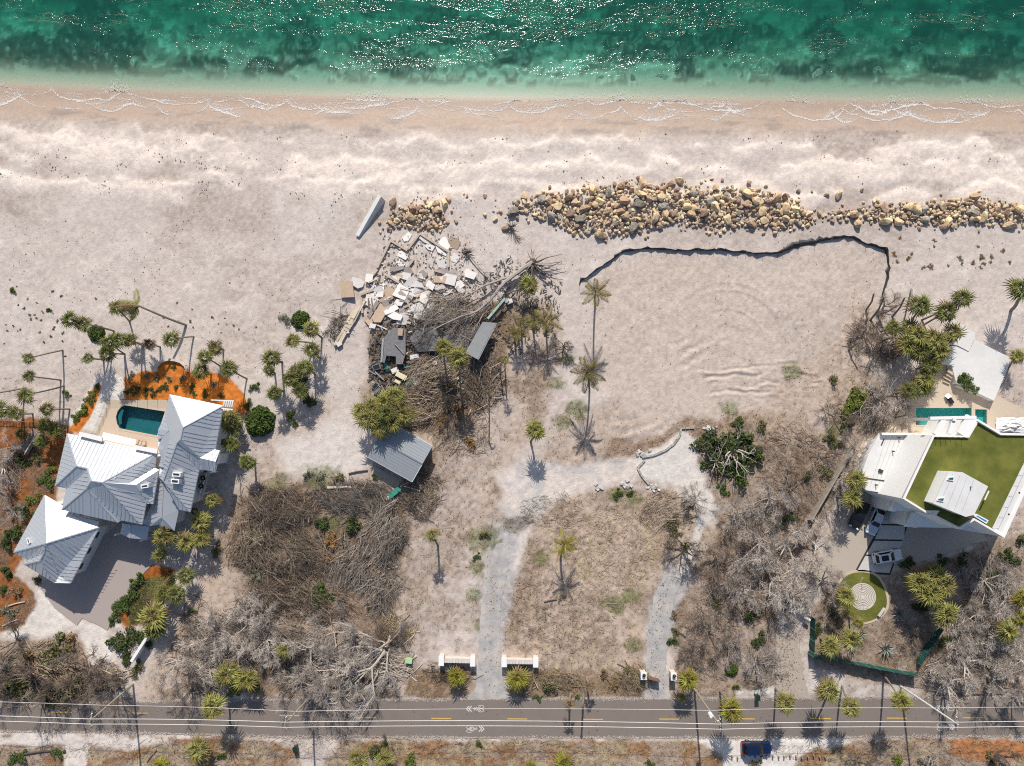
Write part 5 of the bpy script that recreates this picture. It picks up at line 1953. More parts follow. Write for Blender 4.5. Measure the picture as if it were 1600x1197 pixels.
# ---- bare trees: crooked limbs forking into twigs
def bare_tree_mesh(seed, spread=1.0, limbs=6, up=.62, forks=4, twig_n=4, col='grey', thick=.032):
    """unit tree (reach about 1): returns meshes trunk, limbs, twigs"""
    r = random.Random(seed)
    trunk, limb_l, tw0, tw1, tr = [], [], [], [], []

    def grow(p, d, L_, rad0, depth, out):
        segs = 3
        q = p
        for s in range(segs):
            d = (d + Vector((r.uniform(-.42, .42), r.uniform(-.42, .42), r.uniform(-.22, .26)))).normalized()
            e = q + d * L_ / segs
            if e.z < .05:
                e.z = .05 + r.random() * .05
                d.z = abs(d.z) * .5
            r1 = rad0 * (1 - .42 * (s + 1) / segs)
            out.append((q.copy(), e.copy(), rad0 * (1 - .42 * s / segs), r1))
            q = e
            if depth > 0 and (s > 0 or depth < 3):
                for _ in range(1 if depth > 1 else 2):
                    ax = Vector((r.uniform(-1, 1), r.uniform(-1, 1), r.uniform(-.35, .5)))
                    nd = (d * .75 + ax * .8).normalized()
                    grow(q, nd, L_ * r.uniform(.5, .75), r1 * r.uniform(.5, .72), depth - 1, out if depth > forks - 1 else (out if depth > 1 else tws))
        return

    tws, fine = [], []
    top = Vector((r.uniform(-.06, .06), r.uniform(-.06, .06), .22))
    trunk.append((Vector((0, 0, -.04)), top, thick * 1.5, thick * 1.2))
    for i in range(limbs):
        a = 2 * PI * (i + r.uniform(-.3, .3)) / limbs
        d = Vector((math.cos(a) * spread, math.sin(a) * spread, up * r.uniform(.4, 1.2))).normalized()
        out = []
        grow(top, d, r.uniform(.45, .68), thick * r.uniform(.65, 1.0), forks - 1, out)
        limb_l.append(out)

    for (a_, b_, r0_, r1_) in [x for l in limb_l for x in l if x[3] < thick * .45] + list(tws):
        for _ in range(1 if r.random() < .75 else 2):
            f_ = r.random()
            p_ = a_.lerp(b_, f_)
            d_ = ((b_ - a_).normalized() * .8 + Vector((r.uniform(-1, 1), r.uniform(-1, 1), r.uniform(-.5, .6)))).normalized()
            q_ = p_ + d_ * r.uniform(.06, .17)
            q_.z = max(q_.z, .03)
            fine.append((p_, q_, .0042, .0025))
            for _ in range(1):
                s_ = p_.lerp(q_, r.uniform(.3, 1))
                d2 = (d_ + Vector((r.uniform(-1, 1), r.uniform(-1, 1), r.uniform(-.4, .5))) * .8).normalized()
                fine.append((s_, s_ + d2 * r.uniform(.05, .11), .0032, .002))
    tws += fine

    def mk(nm, ss, sides, k=1.0):
        return sticks(nm, [s[0] for s in ss], [s[1] for s in ss], np.array([s[2] for s in ss]) * k, np.array([s[3] for s in ss]) * k, M_BARE[col], sides)
    return [('trunk', mk('trunk', trunk, 6))] + [('limb', mk('limb', l, 4)) for l in limb_l] + ([('twigs', mk('twigs', tws, 3))] if tws else [])


BT = {}
for k, sd in (('grey', 3), ('pale', 11), ('brown', 23), ('dark', 31)):
    BT[k] = [bare_tree_mesh(sd + i, col=k, limbs=5 + i % 3, forks=4, thick=.034 + .006 * (i % 2)) for i in range(3)]
n_tw = sum(len(m_.polygons) for v in BT.values() for t in v for _, m_ in t)
print('bare tree faces', n_tw)


def bare_tree(uv, r, col, label, var=None, group=None, flat=.8, name='bare_tree', cat='bare tree', rz=None, tilt=None, twigs=True):
    g = G(*uv)
    t = thing(name, label, cat, g, group)
    t.rotation_euler = Euler(((tilt or (0, 0))[0], (tilt or (0, 0))[1], random.random() * 6.28 if rz is None else rz))
    t.scale = (r, r, r * flat)
    v = BT[col][random.randrange(3) if var is None else var]
    for nm, m_ in v:
        if nm != 'twigs' or twigs:
            link(nm, m_, t, 'stuff' if nm == 'twigs' else None)
    return t


# ---- boulders
def rock_mesh(seed, sub, m):
    r = random.Random(seed)
    me_ = bpy.data.meshes.new('boulder')
    import bmesh
    bm = bmesh.new()
    bmesh.ops.create_icosphere(bm, subdivisions=sub, radius=1.0)
    planes = [(Vector((r.gauss(0, 1), r.gauss(0, 1), r.gauss(0, 1))).normalized(), r.uniform(.42, .8)) for _ in range(11)]
    sx, sy, sz = r.uniform(.9, 1.4), r.uniform(.8, 1.15), r.uniform(.65, .95)
    for v in bm.verts:
        p = v.co.copy()
        for n, d in planes:
            e = p.dot(n) - d
            if e > 0:
                p -= n * e * .97
        p *= 1 + r.uniform(-.05, .05)
        v.co = Vector((p.x * sx, p.y * sy, p.z * sz))
    bm.to_mesh(me_)
    bm.free()
    me_.materials.append(m)
    return me_


M_ROCK = mat('limestone', (.50, .335, .19), rough=.95, var=.22, scale=2.2, obj_var=.42, isl_var=0, hue=.018, col2=(.56, .435, .31), bump=.08, bscale=4)
M_ROCKD = mat('stained_limestone', (.22, .20, .175), rough=.95, var=.22, scale=2.2, obj_var=.3, col2=(.38, .33, .27), bump=.08, bscale=4)
M_ROCKS = mat('limestone_pile', (.47, .32, .19), rough=.95, var=.2, scale=2.2, isl_var=.42, hue=.018, col2=(.54, .45, .33))
ROCKS = [rock_mesh(i, 2, M_ROCK) for i in range(9)] + [rock_mesh(20 + i, 2, M_ROCKD) for i in range(2)]
ROCK_S = rock_mesh(50, 1, None)
B_EAST = [(1285, 337), (1350, 322), (1400, 318), (1450, 316), (1520, 306), (1600, 320), (1660, 322), (1660, 356), (1600, 356), (1540, 352), (1480, 352), (1400, 350), (1340, 347), (1300, 346)]
B_MAIN = [(800, 316), (860, 300), (920, 292), (1000, 284), (1040, 292), (1100, 290), (1200, 297), (1250, 318), (1275, 340), (1275, 350), (1230, 362), (1170, 356), (1130, 360), (1050, 352), (1000, 366),
          (950, 372), (935, 366), (900, 366), (860, 348), (800, 332)]
B_WEST = [(612, 322), (650, 316), (690, 316), (698, 344), (690, 362), (655, 362), (630, 356), (596, 368), (590, 362), (606, 345)]
B_SCAT = [(690, 300), (800, 305), (800, 345), (700, 352)]
B_SC2 = [(1265, 300), (1360, 290), (1400, 320), (1290, 345)]
rr_ = random.Random(42)
cand = []
for poly, n, dense, zone_lbl in ((B_MAIN, 4200, 1, 'main'), (B_EAST, 2000, 1, 'east'), (B_WEST, 600, .8, 'west'), (B_SCAT, 26, .2, 'scat'), (B_SC2, 22, .2, 'scat'), ([(980, 275), (1260, 280), (1260, 300), (980, 294)], 24, .1, 'scat')):
    xs, ys = [p[0] for p in poly], [p[1] for p in poly]
    for _ in range(n):
        u, v = rr_.uniform(min(xs) - 8, max(xs) + 8), rr_.uniform(min(ys) - 8, max(ys) + 8)
        d = float(sdist(poly, np.array([u]), np.array([v]))[0])
        if (d < 0 and (d < -9 or rr_.random() < .93)) or (0 <= d < 5 and rr_.random() < .4):
            continue
        s = rr_.choice([.2, .22, .25, .28, .31, .34, .38, .43, .5]) * rr_.uniform(.85, 1.15)
        if rr_.random() < .03:
            s = rr_.uniform(.8, 1.0)
        cand.append((s, u, v, d, zone_lbl))
for s, u, v in ((1.05, 1371 / 1, 308), (.95, 1003, 285), (.9, 1047, 288), (.85, 1522, 309), (.8, 1310, 305), (.85, 930, 322), (.95, 950, 330), (.8, 673, 322), (.75, 655, 326), (.6, 789, 358)):
    cand.append((s, u if s != 1.05 else 1522, v, 8, 'big'))
cand.sort(key=lambda c: -c[0])
placed, cells = [], {}
for s, u, v, d, zl in cand:
    g = P(u, v, 0)
    cx, cy = int(g.x // 1.2), int(g.y // 1.2)
    lim = .54
    ok = True
    for a in range(cx - 2, cx + 3):
        for b in range(cy - 2, cy + 3):
            for (x, y, q) in cells.get((a, b), ()):
                if math.hypot(x - g.x, y - g.y) < lim * (q + s):
                    ok = False
                    break
            if not ok:
                break
        if not ok:
            break
    if not ok:
        continue
    cells.setdefault((cx, cy), []).append((g.x, g.y, s))
    placed.append((s, u, v, d, zl))
print('boulders', len(placed))
RB = {'main': ('tan limestone boulder in the main riprap bank above the lots', 'boulders of the main riprap bank'),
      'east': ('tan limestone boulder in the eastern riprap bank along the beach', 'boulders of the eastern riprap bank'),
      'west': ('tan limestone boulder in the small heap beside the broken slabs', 'boulders of the small heap'),
      'scat': ('loose tan limestone boulder lying alone between the riprap banks', 'loose boulders between the banks')}
VS_, FS_, nvs = [], [], 0
rv = np.array([v.co[:] for v in ROCK_S.vertices])
rf = np.array([p.vertices[:] for p in ROCK_S.polygons])
for i, (s, u, v, d, zl) in enumerate(placed):
    heap = max(0, min(d, 14)) / 14 * .38 * rr_.uniform(.4, 1) if zl in ('main', 'east', 'west') else 0
    p = G(u, v, s * .28 + heap)
    e = Euler((rr_.uniform(-.5, .5), rr_.uniform(-.5, .5), rr_.random() * 6.28))
    if i < 300 or zl in ('scat', 'big'):
        if zl == 'big':
            lb_, gr_ = None, 'largest riprap boulders'
            lb_ = {1522: 'largest golden boulder on top of the eastern riprap bank', 1003: 'large golden boulder at the sea edge of the main riprap bank', 1047: 'large golden boulder just right of the sea edge peak',
                   1310: 'large golden boulder alone in the gap between the banks', 930: 'large pale boulder at the left end of the main bank', 950: 'large yellow boulder low in the left part of the bank',
                   673: 'large golden boulder topping the small heap', 655: 'golden boulder left of the small heap top', 789: 'golden boulder beside the small root ball'}.get(int(u), 'big golden boulder')
        else:
            lb_, gr_ = RB[zl]
        dk = rr_.random() < .12 and zl != 'big'
        me_ = ROCKS[9 + rr_.randrange(2)] if dk else ROCKS[rr_.randrange(9)]
        if zl != 'big':
            lo_u, hi_u, mid_v, bk = {'main': (800, 1275, 328, 'main riprap bank'), 'east': (1285, 1600, 338, 'eastern riprap bank'), 'west': (590, 698, 342, 'small heap'), 'scat': (690, 1400, 320, 'gap between the banks')}[zl]
            st_ = ['left end', 'left part', 'middle', 'right part', 'right end'][int(min(4, max(0, (u - lo_u) / (hi_u - lo_u) * 5)))]
            ed = 'sea side' if v < mid_v - 12 else ('land side' if v > mid_v + 12 else 'crest')
            lb_ = f"{'large' if s > .5 else ('mid sized' if s > .38 else 'small')} {'grey' if dk else 'tan'} boulder at the {st_} of the {bk}, {ed}"
        o = link('boulder', me_, None, None, lb_, 'boulder', gr_ if zl != 'big' else None, p)
        o.rotation_euler = e
        o.scale = (s, s, s)
    else:
        M3 = np.array(e.to_matrix()) * s
        VS_.append(rv @ M3.T + np.array(p))
        FS_.append(rf + nvs)
        nvs += len(rv)
if VS_:
    link('riprap', np_mesh('riprap', np.concatenate(VS_), np.concatenate(FS_), M_ROCKS), kind='stuff', label='smaller tan limestone rocks packed between the riprap boulders')

# rocks under the clear water
for i, (u, v, s) in enumerate(((1175, 90, 1.3), (1195, 113, 1.0), (1090, 105, .8), (1278, 116, 1.1), (1296, 118, .9), (1041, 68, 1.3), (1160, 75, 1.0), (1185, 115, .8), (1340, 25, 1.2), (1375, 110, 1.0),
                               (940, 121, .6), (988, 124, .8), (1030, 119, 1.0), (1040, 122, .7), (1135, 103, .7), (1430, 75, 1.2), (1480, 60, 1.3), (1580, 22, 1.2), (1570, 70, 1.1), (40, 98, 1.1))):
    p = G(u, v)
    o = link('submerged_rock', ROCKS[9 + i % 2], None, None, 'dark weedy rock under the shallow green water', 'rock', 'submerged rocks near the shore', p)
    o.scale = (s, s * .8, s * .16)
    o.rotation_euler = (0, 0, i * 1.3)
    if u < 100:
        o['label'] = 'dark weedy rock under the water by the left edge'
        del o['group']
# ------------------------------------------------------------ palms (crown pixel, base pixel, height, frond reach, colour ...)
PALMS = []


def palms(zone_label, desc, rows, name='palm_tree', group=None, **kw):
    rows = sorted(rows, key=lambda r: r[0][0])
    n = len(rows)
    for i, row in enumerate(rows):
        crown, base, h, size = row[:4]
        col = row[4] if len(row) > 4 else 'green'
        ex = dict(kw)
        if len(row) > 5:
            ex.update(row[5])
        own = ex.pop('label', None)
        size *= ex.pop('scale', 1)
        if own:
            lb_ = own
        elif n == 1:
            lb_ = f'{desc} {zone_label}'
        else:
            pos = 'leftmost' if i == 0 else ('rightmost' if i == n - 1 else ordinal(i) + ' from the left')
            lb_ = f'{desc} {zone_label}, {pos}'
        palm(name, lb_, crown, base, h, size, col, group=group, **ex)


palms('on the sand left of the shell path', 'thin leaning palm', [
    ((45, 560), (98, 547), 7.7, 1.15), ((47, 588), (95, 594), 6.5, 1.4), ((41, 617), (100, 603), 7.5, 1.7), ((26, 646), (51, 646), 4.5, 1.6), ((74, 640), (109, 639), 4.5, 1.6),
    ((4, 640), (36, 641), 5, 1.9), ((-22, 617), (40, 606), 7, 1.6), ((138, 560), (162, 562), 4.5, 1.2)], group='leaning palms on the sand', n=12, trunk_r=.12)
palms('on the sand above the mulch bed', 'leaning palm', [
    ((111, 499), (178, 517), 7.5, 2.0), ((130, 506), (178, 518), 6.5, 1.9), ((184, 481), (202, 502), 5.5, 1.9, 'green'), ((173, 535), (195, 553), 5.5, 2.3), ((188, 530), (222, 538), 5.5, 2.0),
    ((203, 531), (224, 540), 4.5, 1.7, 'olive'), ((166, 553), (195, 554), 5, 1.9), ((234, 538), None, 3, 1.6, 'brown'), ((268, 531), (303, 526), 5, 2.2), ((337, 544), None, 3, 1.8, 'gold'),
    ((320, 558), (345, 573), 4.2, 1.9), ((314, 580), None, 3, 2.2), ((358, 576), (386, 592), 5.0, 2.2)], group='palms above the mulch bed', scale=.88, n=13, trunk_r=.12)
palms('', '', [((217, 478), (291, 508), 7.5, 3.0, 'olive', dict(label='tall windswept palm with fronds blown left above the mulch bed', wind=PI * .92, feather=True, n=18, trunk_r=.17))])
palms('beside the east wall of the house', 'broad green palm', [
    ((358, 656), None, 2.5, 2.4, 'olive'), ((366, 668), None, 2.0, 1.7), ((361, 693), (389, 694), 3, 1.8), ((386, 722), None, 3.5, 1.7), ((333, 782), (350, 783), 3, 1.8, 'olive'), ((314, 816), None, 3.5, 2.2, 'olive'),
    ((292, 847), None, 3.5, 2.1, 'olive'), ((316, 843), None, 3.5, 2.0, 'olive'), ((257, 838), None, 3.5, 2.5, 'olive'), ((250, 868), None, 2.0, 1.6, 'olive')], group='palms beside the house')
palms('by the lawn and white garden wall', 'bushy palm', [
    ((242, 962), None, 2.6, 3.0, 'olive'), ((275, 928), None, 2.5, 2.0), ((258, 925), None, 2.2, 1.8), ((242, 985), None, 2.2, 2.2), ((290, 900), None, 2.5, 1.8)], group='palms by the lawn')
palms('on the sand left of the broken slabs', 'slender green palm', [
    ((425, 559), (441, 565), 5.5, 2.2), ((421, 579), None, 3, 1.5), ((429, 614), (444, 611), 4, 1.8), ((458, 533), (491, 537), 5, 1.8, 'olive'), ((487, 515), (503, 528), 4, 2.0, 'olive'), ((488, 548), (500, 560), 4, 2.0),
    ((478, 575), (492, 585), 4.5, 2.2), ((453, 593), (470, 600), 4, 1.9), ((470, 610), None, 3.5, 2.0), ((462, 580), (480, 590), 4, 1.7)], group='palms left of the slabs', scale=.9, n=13)
palms('in the dense clump above the grey shed', 'yellow green palm', [
    ((575, 655), None, 4.5, 2.4, 'olive'), ((600, 630), None, 5, 2.3, 'olive'), ((584, 638), None, 4.5, 2.2, 'olive'), ((620, 618), None, 5, 2.2, 'olive'), ((612, 658), None, 4.5, 2.4, 'olive'), ((632, 648), None, 4.5, 2.2, 'olive'),
    ((594, 668), None, 4, 2.3, 'olive'), ((566, 642), None, 4, 1.9, 'olive'), ((604, 645), None, 5.5, 2.2, 'green')], group='palm clump above the shed', n=17)
palms('among the collapsed roof debris', 'tall palm', [
    ((693, 542), (700, 600), 5.5, 1.9, 'olive', dict(label='smaller pale palm beside the tall one among the debris')), ((717, 560), (723, 632), 8.0, 2.3, 'olive', dict(label='tall palm with golden green crown below the tilted roof panel')),
    ((789, 563), (790, 588), 6, 1.0, 'olive', dict(label='thin palm with a tiny crown right of the debris', n=8, trunk_r=.09)), ((783, 560), (781, 585), 5, .7, 'brown', dict(label='nearly bare thin palm stem right of the debris', n=6, trunk_r=.08)),
    ((827, 447), (790, 460), 3.0, 2.2, 'olive', dict(label='leaning palm growing beside the great root plate')), ((764, 610), (764, 690), 7, .5, 'brown', dict(label='bare palm stem standing below the debris', n=4, trunk_r=.09)),
    ((815, 512), None, 3.5, 2.3, 'gold', dict(feather=True, label='ragged golden palm left of the pair under the root plate')), ((855, 502), None, 4.5, 2.6, 'gold', dict(feather=True, label='ragged golden palm by the edge of the sand lot')),
    ((836, 501), None, 4, 2.1, 'olive', dict(feather=True, label='ragged olive palm between the two golden ones')), ((806, 525), None, 3, 1.7, 'gold', dict(feather=True, label='low ragged palm under the three golden palms'))])
palms('beside the graded lot', 'coconut palm', [
    ((931, 456), (930, 478), 8.5, 2.4, 'gold', dict(label='coconut palm with orange brown fronds at the top left of the sand lot')),
    ((917, 583), (921, 612), 8.0, 3.0, 'gold', dict(label='large coconut palm with a wide crown left of the sand lot')),
    ((837, 672), (829, 690), 5, 2.0, 'olive', dict(label='small palm beside the shell track with a long shadow', feather=False)),
    ((882, 850), (876, 872), 6, 2.2, 'yellow', dict(label='yellow crowned palm on the cleared middle lot')),
    ((676, 835), (684, 852), 6, 1.5, 'olive', dict(label='small lone palm right of the brush heap', feather=False, n=10))], feather=True, n=18)
palms('along the road verge', 'yellow palm', [
    ((713, 1057), None, 1.8, 1.9, 'yellow', dict(label='yellow palm in front of the left gate wall')), ((808, 1061), None, 2.0, 2.2, 'yellow', dict(label='fuller yellow palm in front of the right gate wall')),
    ((1075, 1062), (1082, 1078), 4, 2.3, 'yellow', dict(label='golden palm at the foot of the transformer pole')), ((1141, 1109), (1125, 1080), 6.5, 2.4, 'yellow', dict(label='yellow palm leaning over the road beside the transformer pole')),
    ((1064, 1089), None, 2.0, 1.0, 'olive', dict(label='small green palm on the road edge right of the iron gate')), ((1293, 1077), (1300, 1058), 6.5, 2.5, 'olive', dict(label='large olive palm below the screened fence near the side drive')),
    ((1329, 1105), (1316, 1072), 6, 1.9, 'olive', dict(label='olive palm over the road with a long leaning trunk')), ((1407, 1094), (1380, 1054), 7.4, 2.1, 'olive', dict(label='leaning palm beside the white concrete pole')),
    ((1226, 1098), (1212, 1075), 6, 2.0, 'grey' if False else 'olive', dict(label='pale palm at the mouth of the side drive')), ((332, 1104), (356, 1085), 6, 2.3, 'olive', dict(label='round palm over the road at the bottom of the bare thicket')),
    ((356, 1052), None, 3.5, 2.6, 'olive', dict(label='bushy palm among the bare thicket above the road')), ((385, 1062), None, 3, 2.4, 'olive', dict(label='bushy palm right of the one above the road')), ((445, 1015), None, 3, 1.6, 'olive', dict(label='small palm between the two bare thickets'))], n=17)
palms('standing dead at the road edge', 'dead palm', [
    ((890, 1100), (892, 1085), 4.0, 1.3, 'brown', dict(label='dead palm stub with grey fronds at the road edge')), ((910, 1103), (911, 1085), 5.5, .35, 'brown', dict(label='bare dead palm stem right of the stub')),
    ((922, 1072), None, 3.0, 1.3, 'brown', dict(label='dying palm with hanging fronds right of the bare stem'))], n=7, trunk_r=.16)
palms('in the big clump by the sun deck', 'green palm', [
    ((1437, 478), (1425, 500), 5, 2.3), ((1503, 467), (1440, 500), 6, 2.1), ((1478, 488), (1440, 510), 5, 2.2), ((1486, 521), (1470, 525), 4, 2.3, 'olive'), ((1433, 525), None, 4.5, 2.6, 'olive'), ((1461, 533), None, 4.5, 2.6, 'olive'),
    ((1416, 541), None, 4, 2.3, 'olive'), ((1434, 549), None, 4, 2.4), ((1467, 550), None, 4, 2.3, 'olive'), ((1453, 572), None, 3.5, 2.3), ((1420, 514), None, 3.5, 2.0), ((1446, 592), None, 3.2, 2.2, 'olive'), ((1440, 606), None, 3, 2.0),
    ((1418, 611), None, 3, 2.0), ((1395, 512), None, 3, 1.5, 'green')], group='palm clump by the sun deck', n=16)
palms('beside the carport', 'olive palm', [((1336, 750), None, 5, 2.1, 'olive'), ((1331, 779), None, 4.5, 2.1, 'olive')], n=18)
palms('', '', [((1594, 452), (1580, 485), 6, 2.4, 'green', dict(label='bright green palm at the right edge above the sun deck', n=18, trunk_r=.22)),
               ((1588, 556), (1576, 575), 3, 1.6, 'olive', dict(label='low palm at the right edge beside the sun deck'))])
palms('right of the labyrinth lawn', 'full green palm', [((1436, 910), None, 5, 2.6, 'olive'), ((1456, 900), None, 5, 2.6, 'olive'), ((1452, 925), None, 5, 2.7, 'olive'), ((1474, 915), None, 4.5, 2.4, 'olive'), ((1476, 958), None, 4.5, 2.6, 'olive')],
      group='palms right of the labyrinth', n=19)
palms('around the labyrinth garden', 'garden palm', [((1320, 932), None, 4, 2.0, 'olive', dict(label='palm overhanging the left side of the labyrinth')), ((1296, 1010), None, 3.5, 2.1, 'olive', dict(label='left of two palms behind the long screened fence')),
                                             ((1328, 998), None, 4, 2.2, 'olive', dict(label='right of two palms behind the long screened fence')), ((1341, 973), None, 3, 1.4, 'yellow', dict(label='small yellow star shaped palm below the labyrinth', n=10)),
                                             ((1572, 984), None, 4, 2.2, 'olive', dict(label='palm among the bare trees right of the agaves')), ((1594, 935), None, 4, 1.8, 'yellow', dict(label='yellow palm at the right edge below the modern house')),
                                             ((1594, 966), None, 3.5, 1.6, 'yellow', dict(label='lower yellow palm at the right edge'))], n=17)
palms('between the boardwalk and the house', 'low green palm', [((88, 672), None, 2.5, 1.8), ((66, 690), None, 2.2, 1.6), ((34, 678), None, 2.2, 1.3), ((72, 664), None, 2.6, 1.7)], n=14)
palms('in the bottom verge', 'low palm', [((310, 1172), None, 2.2, 2.3, 'olive', dict(label='low palm clump on the bottom verge left of the bin')), ((880, 1192), None, 2.0, 2.0, 'yellow', dict(label='yellow palm cut by the bottom edge')),
                                       ((560, 1188), None, 2.4, 2.2, 'olive', dict(label='low palm on the bottom verge right of the bin')), ((600, 1185), None, 2.4, 2.0, 'olive', dict(label='second low palm on the bottom verge right of the bin')),
                                       ((254, 1196), None, 2.0, 1.8, 'yellow', dict(label='yellow palm at the bottom edge near the left pole shadow')), ((830, 1196), None, 1.8, 1.3, 'yellow', dict(label='small yellow palm cut by the bottom edge'))], n=14)
# silver agaves
for i, (u, v, s, lb_) in enumerate(((1403, 958, 1.5, 'silver agave right of the stone bench'), (1343, 990, 1.2, 'small silver agave behind the long screened fence'), (1382, 1012, 1.6, 'large silver agave in the middle of the fenced garden'),
                                    (1330, 1175 - 165, 1.0, 'silver agave beside the two fence palms'))):
    p = G(u, v)
    t = thing('agave', lb_, 'agave', p)
    for k in range(22):
        o = link('leaf', FAN['silver'][k % 3] if False else random.choice(FEA['olive']) if False else AG if 'AG' in globals() else None, t) if False else None
    for k in range(20):
        if 'AGAVE_LEAF' not in globals():
            mb = MB()
            mb.add([(0, -.05, 0), (0, .05, 0), (.5, .075, .05), (.5, -.075, .05), (1, 0, -.03), (.5, 0, .0)], [(0, 5, 1), (0, 3, 5), (1, 5, 2), (5, 3, 4), (5, 4, 2)])
            AGAVE_LEAF = mb.mesh('leaf', M_FROND['silver'])
        o = link('leaf', AGAVE_LEAF, t, loc=(0, 0, .2))
        o.rotation_euler = (0, -rad(8 + 62 * (k / 20)), k * 2.4)
        o.scale = (s, s, s)

